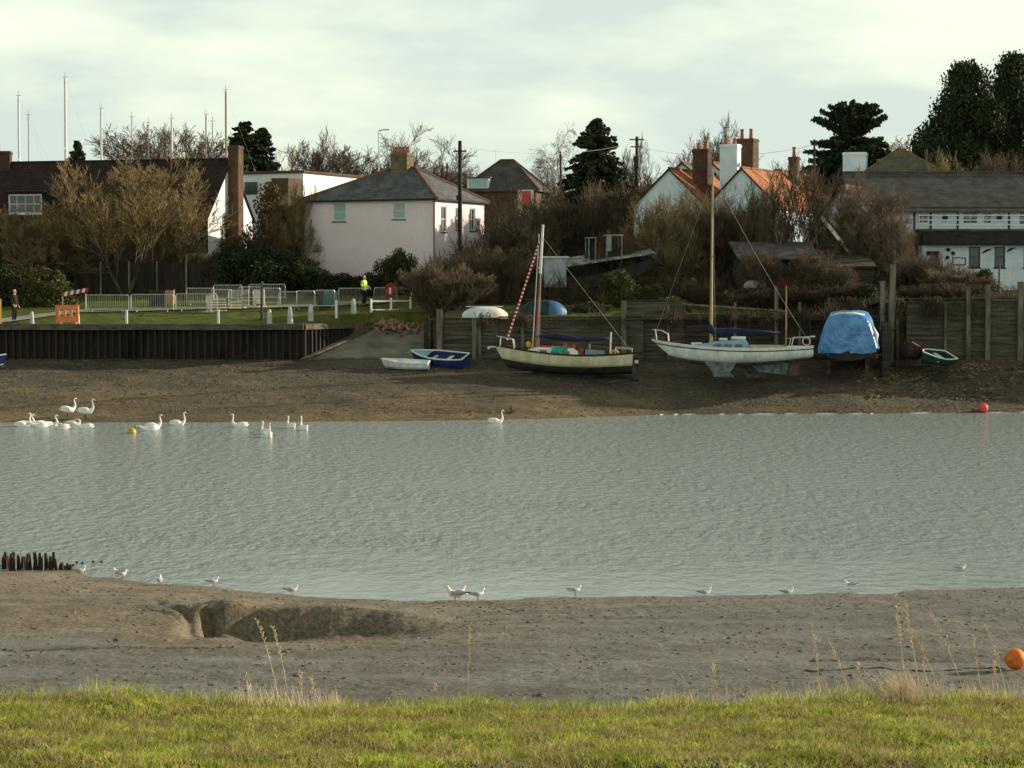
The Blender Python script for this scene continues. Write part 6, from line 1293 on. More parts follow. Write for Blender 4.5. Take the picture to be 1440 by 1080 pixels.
def ex_trans(t_, h):
    MB().tube((0, -.3, h * .78), (0, -.3, h * .78 + .9), .26, .26, 10).build('transformer', M_blackmetal, t_); MB().box(-.6, -.05, h - .3, .6, .05, h - .2).build('crossarm', M_black, t_); MB().box(-.5, -.05, h - .9, .5, .05, h - .8).build('crossarm', M_black, t_)
pole('transformer_pole', 895, 185, 192, .16, M_wooddark, 'brown pole carrying a transformer right of the big pine', extra=ex_trans, grp='poles along the far bank')
pole('utility_pole', 788, 178, 213, .11, M_wooddark, 'thin brown pole in front of the tall drooping birch', grp='poles along the far bank')
pole('utility_pole', 1144, 165, 196, .10, M_black, 'slender dark pole with a small lamp between the cottages and the cedar', extra=lambda t_, h: MB().box(-.15, -.35, h - .25, .2, -.0, h - .1).build('lamp_head', M_blackmetal, t_), grp='poles along the far bank')
pole('utility_pole', 622, 185, 232, .10, M_black, 'left one of two stubby dark poles behind the pink house roof', grp='poles along the far bank'); pole('utility_pole', 629, 185, 230, .10, M_black, 'right one of two stubby dark poles behind the pink house roof', grp='poles along the far bank')
pole('street_lamp', 533, 210, 184, .07, M_metal, 'street lamp with a short arm above the pink house roof', 'street lamp', extra=lambda t_, h: MB().tube((0, 0, h), (.55, 0, h + .12), .05, .05).box(.45, -.12, h + .05, 1.0, .12, h + .17).build('lamp_head', M_metal, t_))
pole('lamp_post', 368, 135.2, 396, .09, M_blackmetal, 'slim black post at the edge of the quay lawn among the white bollards', 'post', extra=lambda t_, h: MB().tube((0, 0, h - .12), (0, 0, h), .10, .08, 10).build('cap', M_blackmetal, t_))
pole('lamp_post', 221, 149.5, 378, .05, M_concdark, 'thin pale post in front of the middle of the dark fence', 'post')
pole('lamp_post', 262, 146.0, 357, .035, M_concdark, 'pale post with a short top arm in front of the dark fence', 'post', extra=lambda t_, h: MB().tube((-.05, 0, h), (.5, 0, h), .03, .03).build('top_arm', M_concdark, t_))
pole('lamp_post', 1405, 140.5, 370, .07, M_blackmetal, 'black garden post in front of the clubhouse wall', 'post')
# wires between the poles
def wire(a, b_, sag, label, r=.014):
    mb = MB(); a = Vector(a); b_ = Vector(b_); n = 14; pts = [a.lerp(b_, i / n) - Vector((0, 0, sag * 4 * (i / n) * (1 - i / n))) for i in range(n + 1)]; mb.path(pts, r, 4); tag(mb.build('overhead_wire', M_wire), label, 'wire', 'overhead wires')
wire(P(648, 206, 151), P(895, 200, 185), .7, 'overhead wire from the tallest dark pole to the transformer pole'); wire(P(895, 206, 185), P(1144, 204, 165), .8, 'overhead wire from the transformer pole over the cottages')
# ---- white bollards on the quay
def bollard(px, ybase, h_px, w, Y, label, taper):
    p = P(px, ybase, Y); h = h_px / F * Y; z0 = ground_z(p.x, Y) - .05; h = Z(ybase - h_px, Y) - z0
    mb = MB()
    if taper: mb.loft([[(w * k * math.cos(a), w * k * math.sin(a), z) for a in [2 * math.pi * i / 10 for i in range(10)]] for z, k in ((0, 1.0), (h * .12, 1.05), (h * .55, .92), (h * .82, .78), (h * .95, .6), (h, .3))])
    else: mb.box(-w, -w, 0, w, w, h)
    o = mb.build('bollard', M_white if not taper else M_bollard, bevel=0 if taper else .015, smooth=taper); o.location = (p.x, Y, z0); tag(o, label, 'bollard', 'white bollards along the quay')
M_bollard = mat('chipped_white_concrete', (0.34, 0.36, 0.32), (0.55, 0.56, 0.50), scale=3, rough=.9)
for a in ((45, 455, 17, .13, 132.9, 'stubby whitewashed bollard right of the person in black', 1), (110, 453, 13, .10, 133.2, 'white bollard at the right foot of the orange barrier', 1), (178, 453, 17, .07, 133.3, 'square white post right of the orange barrier on the quay', 0), (307, 452, 17, .07, 133.4, 'square white post left of the slim black post', 0),
          (379, 452, 17, .16, 133.5, 'rounded whitewashed bollard just right of the slim black post', 1), (408, 449, 18, .17, 133.8, 'rounded whitewashed bollard nearest the quay corner', 1), (437, 446, 18, .17, 135, 'rounded whitewashed bollard above the quay corner', 1), (473, 440, 18, .075, 136.5, 'square white post between the lawn barriers and the slipway', 0), (497, 434, 14, .16, 139, 'rounded whitewashed bollard below the worker in yellow', 1)): bollard(*a)
# ---- steel crowd barriers: one with its parts, then copies
def make_barrier(L_, label, m, cat='barrier'):
    t_ = thing('crowd_barrier', label, cat, (0, 0, 0), 0, 'steel crowd barriers round the lawn'); fr = MB(); r = .028
    fr.path([(0, 0, .12), (0, 0, 1.0), (.08, 0, 1.1), (L_ - .08, 0, 1.1), (L_, 0, 1.0), (L_, 0, .12)], r).tube((0, 0, .2), (L_, 0, .2), r); fr.build('frame', m, t_)
    br_ = MB(); n = int(L_ / .13)
    for i in range(1, n): br_.tube((L_ * i / n, 0, .2), (L_ * i / n, 0, 1.1), .009, .009, 4)
    br_.build('bars', m, t_)
    for x in (.35, L_ - .35): MB().tube((x, -.3, .03), (x, .3, .03), .025).tube((x, 0, .03), (x, 0, .2), .022).build('foot', m, t_)
    return t_
M_galvbright = mat('bright_galvanised', (0.52, 0.52, 0.47), (0.72, 0.71, 0.64), scale=5, rough=.4, spec=.5)
b0 = make_barrier(2.5, 'x', M_metal); k0 = tree_of(b0)
bars_ = [ (121, 139.5, 2.65, 4, 1, 'steel barrier at the left end, next to the red and white striped one'), (184, 139.8, 2.65, 3, 1, 'second steel barrier from the left, holding the paler board'), (247, 140.2, 2.6, 2, 1, 'third steel barrier from the left, below the dark fence'),
          (262, 144, 1.8, 5, 1.0, 'rear steel barrier behind the third from the left'), (290, 139.6, 1.3, -68, .98, 'steel barrier turned end on beside the stacked boards'), (297, 142.5, 1.3, 10, 1.05, 'short steel barrier above the stacked boards'), (321, 142, 1.4, -15, 1.05, 'steel barrier just right of the stacked boards'), (336, 145, 1.5, 15, 1.0, 'steel barrier behind, left of the slim black post'),
          (356, 143, 1.3, -50, 1, 'angled steel barrier close to the left of the slim black post'), (370, 143.5, 1.1, 0, 1.05, 'steel barrier seen right behind the slim black post'), (392, 141, 1.15, 3, 1.05, 'bright steel barrier right of the slim black post'), (417, 141.2, 1.15, -2, 1.08, 'bright steel barrier with a brown top board'), (443, 141.4, 1.25, 5, 1.1, 'bright steel barrier beside the teal bins'),
          (476, 144, 1.6, 2, 1.0, 'dull steel barrier left of the worker in yellow'), (526, 145, 1.5, 8, .95, 'dull steel barrier between the worker and the lifebuoy post'), (350, 147.5, 2.4, 3, .95, 'farthest steel barrier in front of the dark hedge'), (300, 147, 1.9, 0, .95, 'far steel barrier near the right end of the dark fence')]
for i, (px, Y, L_, rz, hs, lb) in enumerate(bars_):
    x = X(px, Y); z = ground_z(x, Y); sc3 = (L_ / 2.5, 1, hs)
    if i == 0: b0.location = (x, Y, z); b0.rotation_euler.z = R(rz); b0.scale = sc3; b0['label'] = lb
    else: dup(b0, k0, (x, Y, z), R(rz), lb, scale=sc3)
# striped barrier board and orange works barrier
t_ = thing('striped_barrier', 'red and white striped barrier board slanting behind the orange barrier', 'barrier', P(86, 434, 137.5), R(12)); wd = MB(); rd_ = MB(); n = 9
for i in range(n):
    x0, x1 = i * .18, (i + 1) * .18; (wd if i % 2 else rd_).loft([[(x0, 0, .75 + x0 * .18), (x1, 0, .75 + x1 * .18), (x1 + .06, 0, 1.0 + x1 * .18), (x0 + .06, 0, 1.0 + x0 * .18)], [(x0, .05, .75 + x0 * .18), (x1, .05, .75 + x1 * .18), (x1 + .06, .05, 1.0 + x1 * .18), (x0 + .06, .05, 1.0 + x0 * .18)]])
wd.build('white_stripes', M_white, t_); rd_.build('red_stripes', M_red, t_)
for x in (.1, 1.5): MB().box(x - .03, .06, -.05, x + .03, .10, .95).build('leg', M_metal, t_)
M_orangep = mat('orange_plastic', (0.62, 0.20, 0.06), (0.80, 0.33, 0.13), scale=4, rough=.5, trans=.2)
t_ = thing('works_barrier', 'orange plastic works barrier with upright slots standing on the quay edge', 'barrier', P(79, 455, 133.0), R(-6)); mb = MB(); T_ = lambda u, d_, z: (u, d_, z)
ops = [(.22 + k * .38, .44 + k * .38, .42, .85) for k in range(3)]; wall_open(mb, 1.35, .08, 1.05, ops, T_, .08); wall_open(mb, 1.35, .08, 1.05, ops, lambda u, d_, z: (u, .08 - d_, z), 0.001); mb.box(0, 0, 1.05, 1.35, .08, 1.12).box(-.03, -.04, .1, .02, .12, 1.1).box(1.33, -.04, .1, 1.38, .12, 1.1); mb.build('panel', M_orangep, t_)
for x in (.15, 1.15): MB().box(x - .12, -.22, 0, x + .12, .30, .10).build('foot', mat('pink_rubber_foot', (0.42, 0.10, 0.06), (0.6, 0.2, 0.12), scale=5, rough=.7), t_)
t_ = thing('yellow_handrail', 'yellow painted rail post at the far left edge of the quay', 'rail', P(1, 455, 133.4)); MB().path([(0, 0, 0), (0, 0, 1.45), (-.5, 0, 1.45), (-.5, 0, 0)], .05).build('rail_post', mat('yellow_rail_paint', (0.45, 0.28, 0.05), (0.55, 0.36, 0.08), scale=4, rough=.5), t_)
# stacked boards, pallet, bins
t_ = thing('stacked_boards', 'loose stack of pale boards leaning between the steel barriers', 'board stack', P(292, 438, 139.0), R(3))
for k in range(5): MB().box(.02 * k, k * .2, .04 + k * .17, 1.15 - .03 * k, k * .2 + .35, .09 + k * .17).build('board', M_cream, t_)
t_ = thing('plank_stack', 'second low stack of pale boards right of the taller stack', 'board stack', P(322, 435, 139.6), R(4))
for k in range(3): MB().box(.02 * k, k * .25, .04 + k * .2, .75 - .03 * k, k * .25 + .3, .09 + k * .2).build('board', M_cream, t_)
t_ = thing('crate', 'brown slatted crate in front of a dark crate behind the second barrier', 'crate', P(233, 429, 141.2)); mb = MB()
for k in range(5): mb.box(0, 0, .1 + k * .17, .5, .03, .2 + k * .17)
mb.box(0, .031, .05, .5, .5, .95); mb.build('slats', mat('pinkish_wood', (0.28, 0.15, 0.09), (0.4, 0.24, 0.16), scale=4, rough=.8), t_); MB().box(-.02, -.01, .95, .54, .52, 1.0).build('lid', M_woodgrey, t_)
t_ = thing('dark_crate', 'dark crate left of the brown slatted crate', 'crate', P(210, 431, 141.4)); MB().box(0, 0, 0, .95, .6, .95).build('box', M_antifoul, t_, bevel=.02); MB().box(-.03, -.03, .95, .98, .63, 1.02).build('lid', M_woodgrey, t_)
M_tealb = mat('teal_plastic', (0.02, 0.09, 0.11), (0.04, 0.15, 0.17), scale=4, rough=.5)
for i, (px, lb, m_) in enumerate(((450, 'dark bin left of the teal bins by the barriers', M_antifoul), (459, 'left one of two teal bins by the barriers', M_tealb), (468, 'right one of two teal bins by the barriers', M_tealb))):
    t_ = thing('wheelie_bin', lb, 'bin', P(px - 4, 431, 141.9), 0, 'bins behind the lawn barriers'); MB().loft([[(-w + .22, -w, z), (w + .22, -w, z), (w + .22, w, z), (-w + .22, w, z)] for w, z in ((.16, .08), (.22, .85))]).build('body', m_, t_); MB().loft([[(-w + .22, -w, z), (w + .22, -w, z), (w + .22, w, z), (-w + .22, w, z)] for w, z in ((.24, .852), (.23, .93), (.1, .97))]).build('lid', m_, t_)
    for s_ in (-1, 1): MB().tube((.22 + s_ * .17, .2, .09), (.22 + s_ * .22, .2, .09), .09, .09, 10).build('wheel', M_blackmetal, t_)
# slipway railing
t_ = thing('slipway_railing', 'short white railing with weathered bars at the head of the slipway', 'railing', P(522, 448, 139.7), R(42))
for x, h in ((0, 1.25), (1.6, 1.3), (3.2, 1.35)): MB().box(x - .05, -.05, -.1, x + .05, .05, h).build('post', M_white, t_)
for z in (.55, 1.1): MB().box(.052, -.03, z - .035, 1.546, .03, z + .035).box(1.654, -.03, z - .03, 3.146, .03, z + .04).build('rail', M_white, t_)
# brick rubble at the head of the slipway, hard to count: one heap
g = random.Random(3); mb = MB()
c_ = P(552, 455, 138.0); c_.x = X(552, 138.6)
for i in range(190):
    x, y = g.gauss(0, .75), g.gauss(0, .6); z = max(0, .38 - .25 * (x * x + y * y)) * g.random(); s_ = g.uniform(.06, .16)
    mb.box(-s_, -s_ * .5, -s_ * .4, s_, s_ * .5, s_ * .4, Matrix.Translation((c_.x + x, 138.4 + y, max(ground_z(c_.x + x, 138.4 + y), ramp_z(min(139, 138.4 + y))) + .12 + z)) @ Matrix.Rotation(g.uniform(0, 3), 4, (g.random(), g.random(), 1)))
tag(mb.build('rubble', mat('brick_rubble', (0.12, 0.05, 0.03), (0.40, 0.25, 0.16), scale=2.5, rough=.9)), 'heap of broken brick at the head of the slipway', 'rubble', kind='stuff')
# lifebuoy housing
t_ = thing('lifebuoy_station', 'red lifebuoy housing on a post at the head of the slipway', 'lifebuoy', P(549, 440, 142.0)); MB().tube((0, 0, -.2), (0, 0, 1.3), .04).build('post', M_metal, t_)
MB().loft([[(x, y_, z) for x, z in ((-.28, .95), (.28, .95), (.33, 1.2), (.30, 1.8), (0, 1.95), (-.30, 1.8), (-.33, 1.2))] for y_ in (-.12, .06)]).build('housing', mat('dark_red_housing', (0.16, 0.012, 0.012), (0.26, 0.03, 0.025), scale=4, rough=.5), t_); MB().torus((0, -.15, 1.42), .15, .04).build('lifebuoy', mat('faded_orange_red', (0.42, 0.07, 0.03), (0.55, 0.12, 0.06), scale=5, rough=.6), t_); MB().box(-.06, -.24, 1.2, .06, -.21, 1.62).build('label_plate', M_white, t_)
# ---- parked cars
M_tyre = mat('tyre_rubber', (0.012, 0.012, 0.012), (0.022, 0.022, 0.022), scale=8, rough=.85)
def car(px, Y, rz, m, label, van=False, zoff=0.0):
    x = X(px, Y); z = ground_z(x, Y) + zoff; t_ = thing('parked_van' if van else 'parked_car', label, 'van' if van else 'car', (x, Y, z), R(rz)); L_ = 4.9 if van else 4.1
    prof = [(0, .35), (0, .95), (.25, 1.05), (1.0, 1.95), (1.3, 2.1), (4.6, 2.1), (4.85, 1.9), (4.9, .4)] if van else [(0, .32), (.02, .72), (1.05, .92), (1.7, 1.42), (2.1, 1.48), (3.2, 1.44), (3.9, 1.02), (4.1, .9), (4.08, .35)]
    mb = MB(); mb.loft([[(a, y * (1 - .13 * max(0, (b_ - .9))), b_) for a, b_ in prof] for y in (-.85, -.8, .8, .85)]); mb.build('body', m, t_)
    for s_ in (-1, 1):
        yy = s_ * (.80 if not van else .76); wv = [(1.35, 1.15), (1.55, 1.75), (2.6, 1.8), (2.6, 1.15)] if van else [(1.25, .95), (1.78, 1.36), (3.15, 1.36), (3.6, .98)]
        MB().quad(*[(a, s_ * (.865 - .11 * max(0, b_ - .9) + .0), b_) for a, b_ in wv]).build('side_window', M_glass, t_)
        for xx in (.75, L_ - .85):
            w_ = MB().tube((xx, s_ * .72, .33), (xx, s_ * .88, .33), .33, .33, 16).build('wheel', M_tyre, t_); MB().tube((xx, s_ * .875, .33), (xx, s_ * .89, .33), .19, .19, 12).build('rim', M_metal, w_)
    a, b_ = ((.30, 1.12), (.98, 1.88)) if van else ((1.08, .95), (1.68, 1.40)); MB().quad((a[0] - .02, -.62, a[1] + .01), (a[0] - .02, .62, a[1] + .01), (b_[0] - .02, .58, b_[1] + .02), (b_[0] - .02, -.58, b_[1] + .02)).build('windscreen', M_glass, t_)
    for s_ in (-1, 1): MB().box(-.02, s_ * .6 - .13, .6, .03, s_ * .6 + .13, .74).build('headlight', M_white, t_)
    return t_
car(588, 147.5, -32, mat('white_car_paint', (0.55, 0.57, 0.60), (0.62, 0.64, 0.66), scale=2, rough=.25, spec=.5), 'white car half hidden by scrub at the right end of the pink house')
car(238, 158.0, 6, mat('white_van_paint', (0.50, 0.52, 0.50), (0.6, 0.62, 0.6), scale=2, rough=.3, spec=.5), 'white van whose roof shows over the dark fence', van=True, zoff=.35)
# ================================================================== PEOPLE
def skinned(name, joints, edges, m, parent, sub=1, root=0):
    me = bpy.data.meshes.new(name); me.from_pydata([j[0] for j in joints], edges, []); o = bpy.data.objects.new(name, me); COL.objects.link(o)
    sk = o.modifiers.new('skin', 'SKIN'); 
    for i, j in enumerate(joints):
        r = j[1]; me.skin_vertices[0].data[i].radius = (r, r) if not isinstance(r, tuple) else r; me.skin_vertices[0].data[i].use_root = (i == root)
    sb = o.modifiers.new('sub', 'SUBSURF'); sb.levels = sub; sb.render_levels = sub
    dg = bpy.context.evaluated_depsgraph_get(); ev = o.evaluated_get(dg); nm = bpy.data.meshes.new_from_object(ev); o.modifiers.clear(); o.data = nm; nm.materials.clear(); nm.materials.append(m)
    nm.polygons.foreach_set('use_smooth', [True] * len(nm.polygons)); o.parent = parent; return o
M_skin = mat('skin', (0.42, 0.24, 0.17), (0.52, 0.31, 0.23), scale=8, rough=.6)
def person(px, Y, h, rz, label, coat, trousers, hair, hat=None, pose='stand', helm=None):
    x = X(px, Y); z = ground_z(x, Y); t_ = thing('person', label, 'person', (x, Y, z + .02), R(rz)); t_.scale = (h / 1.78,) * 3
    # facing local -y
    if pose == 'stand': sh_, el, wr = (.19, 0, 1.44), (.25, .04, 1.16), (.24, -.10, .92)
    else: sh_, el, wr = (.20, 0, 1.44), (.27, .02, 1.17), (.16, -.26, 1.10)
    J = [((0, 0, .98), .13), ((0, 0, 1.15), .12), ((0, 0, 1.36), .14), ((0, 0, 1.50), .06), ((0, -.01, 1.58), .055)]
    E = [(0, 1), (1, 2), (2, 3), (3, 4)]
    for s_ in (-1, 1):
        b_ = len(J); J += [((s_ * sh_[0], sh_[1], sh_[2]), .06), ((s_ * el[0], el[1], el[2]), .043), ((s_ * wr[0], wr[1], wr[2]), .03), ((s_ * wr[0] * .98, wr[1] - .05, wr[2] - .06), .032)]; E += [(2, b_), (b_, b_ + 1), (b_ + 1, b_ + 2), (b_ + 2, b_ + 3)]
        c = len(J); J += [((s_ * .10, 0, .88), .085), ((s_ * .11, -.02, .50), .055), ((s_ * .12, .03, .10), .038), ((s_ * .13, -.12, .04), .032)]; E += [(0, c), (c, c + 1), (c + 1, c + 2), (c + 2, c + 3)]
        for q in range(5):   # four fingers and a thumb rooted in the palm
            d_ = len(J); off = (q - 1.5) * .014 if q < 4 else -.03; ln = (.055, .065, .06, .045, .035)[q]; px0 = s_ * wr[0] * .98 + off; py0 = wr[1] - .06; pz0 = wr[2] - .08
            J += [((px0, py0, pz0), .009), ((px0 + (0 if q < 4 else -.012), py0 - .012, pz0 - ln * .6), .008), ((px0, py0 - .03, pz0 - ln), .007)]; E += [(b_ + 3, d_), (d_, d_ + 1), (d_ + 1, d_ + 2)]
    body = skinned('body', J, E, M_skin, t_, 1)
    # head joined into the same mesh
    import bmesh
    hm = MB(); hm.spine([(0, -.005, 1.53), (0, -.02, 1.57), (0, -.02, 1.63), (0, -.005, 1.70), (0, .005, 1.76), (0, .01, 1.785)], [.05, (.062, .075), (.074, .095), (.078, .098), (.062, .08), (.02, .03)], 12)
    hm.spine([(0, -.10, 1.675), (0, -.125, 1.645), (0, -.10, 1.63)], [.008, .016, .01], 6).box(-.028, -.112, 1.598, .028, -.098, 1.606)
    for s_ in (-1, 1): hm.ball((s_ * .03, -.098, 1.675), .012, 6, 5).ball((s_ * .078, .01, 1.66), .022, 6, 5, (.4, 1, 1.4))
    ho = hm.build('headtmp', M_skin); bm = bmesh.new(); bm.from_mesh(body.data); bm.from_mesh(ho.data); bm.to_mesh(body.data); bm.free(); bpy.data.objects.remove(ho)
    hr_ = MB(); hr_.ball((0, .02, 1.70), .098, 12, 8, (.88, 1.02, .98)); rows_ = hr_.build('hair' if not hat else 'hat', hair if not hat else hat, t_, smooth=True)
    import mathutils
    for v in rows_.data.vertices:
        if v.co.y < -.03 and v.co.z < 1.72: v.co.y = -.03 + (v.co.y + .03) * .1
    JC = [((0, 0, .88), (.20, .16)), ((0, 0, 1.1), (.17, .14)), ((0, 0, 1.36), (.19, .15)), ((0, 0, 1.47), (.10, .09))]; EC = [(0, 1), (1, 2), (2, 3)]
    for s_ in (-1, 1):
        b_ = len(JC); JC += [((s_ * sh_[0], sh_[1], sh_[2] - .01), .088), ((s_ * el[0], el[1], el[2]), .068), ((s_ * wr[0], wr[1] + .01, wr[2] + .02), .05)]; EC += [(2, b_), (b_, b_ + 1), (b_ + 1, b_ + 2)]
    skinned('jacket', JC, EC, coat, t_, 1)
    JT = [((0, 0, .95), (.155, .125))]; ET = []
    for s_ in (-1, 1): b_ = len(JT); JT += [((s_ * .10, 0, .84), .105), ((s_ * .11, -.02, .50), .078), ((s_ * .12, .03, .12), .062)]; ET += [(0, b_), (b_, b_ + 1), (b_ + 1, b_ + 2)]
    skinned('trousers', JT, ET, trousers, t_, 1)
    for s_ in (-1, 1): MB().spine([(s_ * .12, .08, .05), (s_ * .12, 0, .065), (s_ * .13, -.12, .045), (s_ * .13, -.19, .03)], [(.045, .05), (.05, .06), (.05, .04), (.03, .025)], 8).build('shoe', M_blackmetal, t_, smooth=True)
    return t_
M_hivis = mat('hi_vis_yellow', (0.42, 0.62, 0.05), (0.55, 0.75, 0.09), scale=6, rough=.6)
M_darkcloth = mat('black_cloth', (0.008, 0.008, 0.009), (0.02, 0.02, 0.022), scale=6, rough=.95)
M_hair = mat('dark_brown_hair', (0.02, 0.013, 0.008), (0.05, 0.035, 0.02), scale=14, rough=.7)
pw = person(512, 143.0, 2.0, 65, 'worker in a yellow green jacket and dark trousers standing behind the barriers', M_hivis, M_darkcloth, M_hair, pose='hold')
MB().box(-.2, -.165, 1.0, .2, -.155, 1.05).build('reflective_band', M_metal, pw)
person(20, 134.2, 2.0, 72, 'person in black clothes standing side on at the quay edge, sun on the face', M_darkcloth, M_darkcloth, M_hair)
# ================================================================== BUOYS
def buoy(px, pyc, d_px, Y, z, m, label, eye=True, name='mooring_buoy'):
    r = d_px / 2 / F * Y; p = P(px, pyc, Y); t_ = thing(name, label, 'buoy', (p.x, Y, z), R(20), 'round mooring buoys'); MB().ball((0, 0, r * .9), r, 20, 14, (1, 1, .97)).build('float', m, t_, smooth=True); MB().tube((r * .55, 0, r * 1.6), (r * .75, 0, r * 1.95), r * .12, r * .1, 8).torus((r * .8, 0, r * 2.02), r * .13, r * .04, 10, 5).build('ring', M_blackmetal, t_); MB().torus((0, 0, r * .9), r * 1.0, r * .03, 24, 5, 'z').build('seam', m, t_); return t_
M_obuoy = mat('weathered_orange_buoy', (0.55, 0.11, 0.015), (0.75, 0.22, 0.04), scale=7, rough=.6, bump=.2, bscale=20, fine=.15, fscale=20)
yo = hit_near(1416, 943); ob_ = buoy(1416, 926, 31, yo.y, near_at(yo.x, yo.y), M_obuoy, 'large orange buoy lying on the near mud, shaded underneath')
ob_.rotation_euler = (0, R(60), 0); ob_.location.z += .10
g_ = MB(); pts = [Vector((yo.x + .0 - i * .12, yo.y + .1 + .16 * math.sin(i * .45) + .05 * math.sin(i * 1.7), near_at(yo.x - i * .12, yo.y + .1 + .16 * math.sin(i * .45) + .05 * math.sin(i * 1.7)) + .004 + .008 * math.sin(i * 1.3))) for i in range(27)]; g_.path(pts, .011, 5); tag(g_.build('mooring_rope', M_wooddark), 'dark muddy mooring rope trailing from the orange buoy', 'rope')
yr = 124.5; pr = P(1383, 548, yr); buoy(1383, 548, 14, yr, fore_z(pr.x, yr) - .02, mat('red_buoy', (0.50, 0.05, 0.04), (0.68, 0.12, 0.09), scale=5, rough=.6), 'small red buoy on the far mud below the high plank wall')
yy_ = onz(185, 610, 0); buoy(185, 607, 13, yy_.y, -.12, mat('yellow_buoy', (0.40, 0.26, 0.04), (0.58, 0.40, 0.08), scale=4, rough=.5), 'yellow buoy floating by the swans')
# ================================================================== STAKES of an old groyne at the left water's edge
g = random.Random(21); STK = -1
ORD = 'first second third fourth fifth sixth seventh eighth ninth tenth eleventh twelfth thirteenth fourteenth fifteenth sixteenth seventeenth eighteenth nineteenth twentieth'.split(); ORD += ['twenty-' + k for k in ORD[:9]] + ['thirtieth', 'thirty-first', 'thirty-second', 'thirty-third', 'thirty-fourth']
for i in range(34):
    px = -4 + i * 3.1 + g.uniform(-.9, .9)
    if i in (9, 16, 21): continue
    STK += 1
    hpx = g.uniform(16, 25) if i < 28 else g.uniform(7, 15); hpx *= 1 if i < 27 else .9
    pb = onz(px, 801 + g.uniform(-2, 2), 0.0); h = hpx / F * pb.y; w = g.uniform(.035, .06); mb = MB(); tx, ty = g.uniform(-.04, .04), g.uniform(-.03, .03)
    mb.loft([[(w * k * math.cos(a) + tx * t, w * k * math.sin(a) + ty * t, -.3 + (h + .3) * t) for a in [2 * math.pi * q / 7 for q in range(7)]] for t, k in ((0, 1.1), (.5, 1), (.8, .9), (1, .55 + .3 * g.random()))])
    o = mb.build('timber_stake', M_stake if 'M_stake' in globals() else globals().setdefault('M_stake', mat('rotten_stake', (0.018, 0.012, 0.008), (0.06, 0.042, 0.028), scale=9, rough=.9))); o.location = (pb.x, pb.y, 0); tag(o, 'rotten dark stake, %s from the left edge in the ragged row of stakes' % ORD[min(len(ORD) - 1, STK)], 'stake', 'rotten stakes at the water edge')
for k, (px, py) in enumerate(((103, 796), (108, 792), (116, 793), (131, 791), (143, 791))):
    pb = onz(px, py, 0); mb = MB(); mb.loft([[(.035 * math.cos(a), .035 * math.sin(a), z) for a in [2 * math.pi * q / 6 for q in range(6)]] for z in (-.2, .05)]); o = mb.build('stake_stub', M_stake); o.location = (pb.x, pb.y, 0); tag(o, '%s stub of a drowned stake in the water beyond the ragged row' % ('nearest', 'second', 'third', 'fourth', 'farthest')[k], 'stake', 'drowned stake stubs')
# ================================================================== BIRDS
M_swan = mat('white_plumage', (0.72, 0.71, 0.66), (0.84, 0.83, 0.79), scale=6, rough=.8)
M_swang = mat('off_white_plumage', (0.52, 0.50, 0.44), (0.70, 0.68, 0.61), scale=5, rough=.85)
M_bill = mat('orange_bill', (0.55, 0.20, 0.05), (0.65, 0.28, 0.08), scale=9, rough=.5)
M_gullback = mat('pale_grey_back', (0.30, 0.32, 0.34), (0.40, 0.42, 0.44), scale=6, rough=.8)
def swan(pose, plum=None):
    """faces +x, floats with its waterline at z=0"""
    plum = plum or M_swan
    t_ = thing('swan', 'x', 'swan', (0, 0, 0), 0, 'swans by the far shore')
    neck = {'up': [(.36, 0, .20), (.44, 0, .34), (.42, 0, .50), (.38, 0, .66), (.39, 0, .78)], 'curve': [(.38, 0, .20), (.47, 0, .32), (.42, 0, .46), (.34, 0, .58), (.36, 0, .69)], 'low': [(.40, 0, .16), (.52, 0, .22), (.60, 0, .30), (.66, 0, .32), (.70, 0, .30)], 'back': [(.36, 0, .2), (.40, 0, .34), (.30, 0, .42), (.18, 0, .40), (.08, 0, .34)]}[pose]
    e_ = Vector(neck[-1]); dr_ = {'up': Vector((1, 0, -.18)), 'curve': Vector((1, 0, -.25)), 'low': Vector((1, 0, -.5)), 'back': Vector((-1, 0, -.3))}[pose].normalized()
    pts = [(-.56, 0, .17), (-.44, 0, .12), (-.22, 0, .08), (.05, 0, .06), (.24, 0, .09)] + neck + [tuple(e_ + dr_ * .07 + Vector((0, 0, .03))), tuple(e_ + dr_ * .13 + Vector((0, 0, .01)))]
    rad = [(.02, .015), (.11, .07), (.20, .16), (.23, .19), (.19, .17), (.10, .11), (.06, .065), .042, .038, .04, .048, .026]
    b_ = MB(); b_.spine(pts, rad, 12); b_.build('body', plum, t_, smooth=True)
    MB().spine([tuple(e_ + dr_ * .12 + Vector((0, 0, .01))), tuple(e_ + dr_ * .17), tuple(e_ + dr_ * .22 - Vector((0, 0, .012)))], [.022, .019, .009], 8).build('bill', M_bill, t_, smooth=True)
    for s_ in (-1, 1): MB().spine([(.20, s_ * .15, .14), (.0, s_ * .20, .20), (-.25, s_ * .15, .24), (-.50, s_ * .05, .27)], [(.03, .07), (.05, .12), (.045, .10), (.012, .02)], 8).build('wing', plum, t_, smooth=True)
    return t_
def swan_stand(plum=None):
    t_ = swan('up', plum)
    for c in kids(t_): c.location.z = .34
    for s_ in (-1, 1):
        MB().tube((-.02, s_ * .08, 0.03), (-.05, s_ * .08, .30), .018, .022, 6).loft([[(-.04, s_ * .08 - .01, .0), (.12, s_ * .08 - .06, .0), (.14, s_ * .08, 0), (.12, s_ * .08 + .06, .0)], [(-.04, s_ * .08 - .01, .025), (.12, s_ * .08 - .06, .012), (.14, s_ * .08, .012), (.12, s_ * .08 + .06, .012)]]).build('leg', M_blackmetal, t_)
    return t_
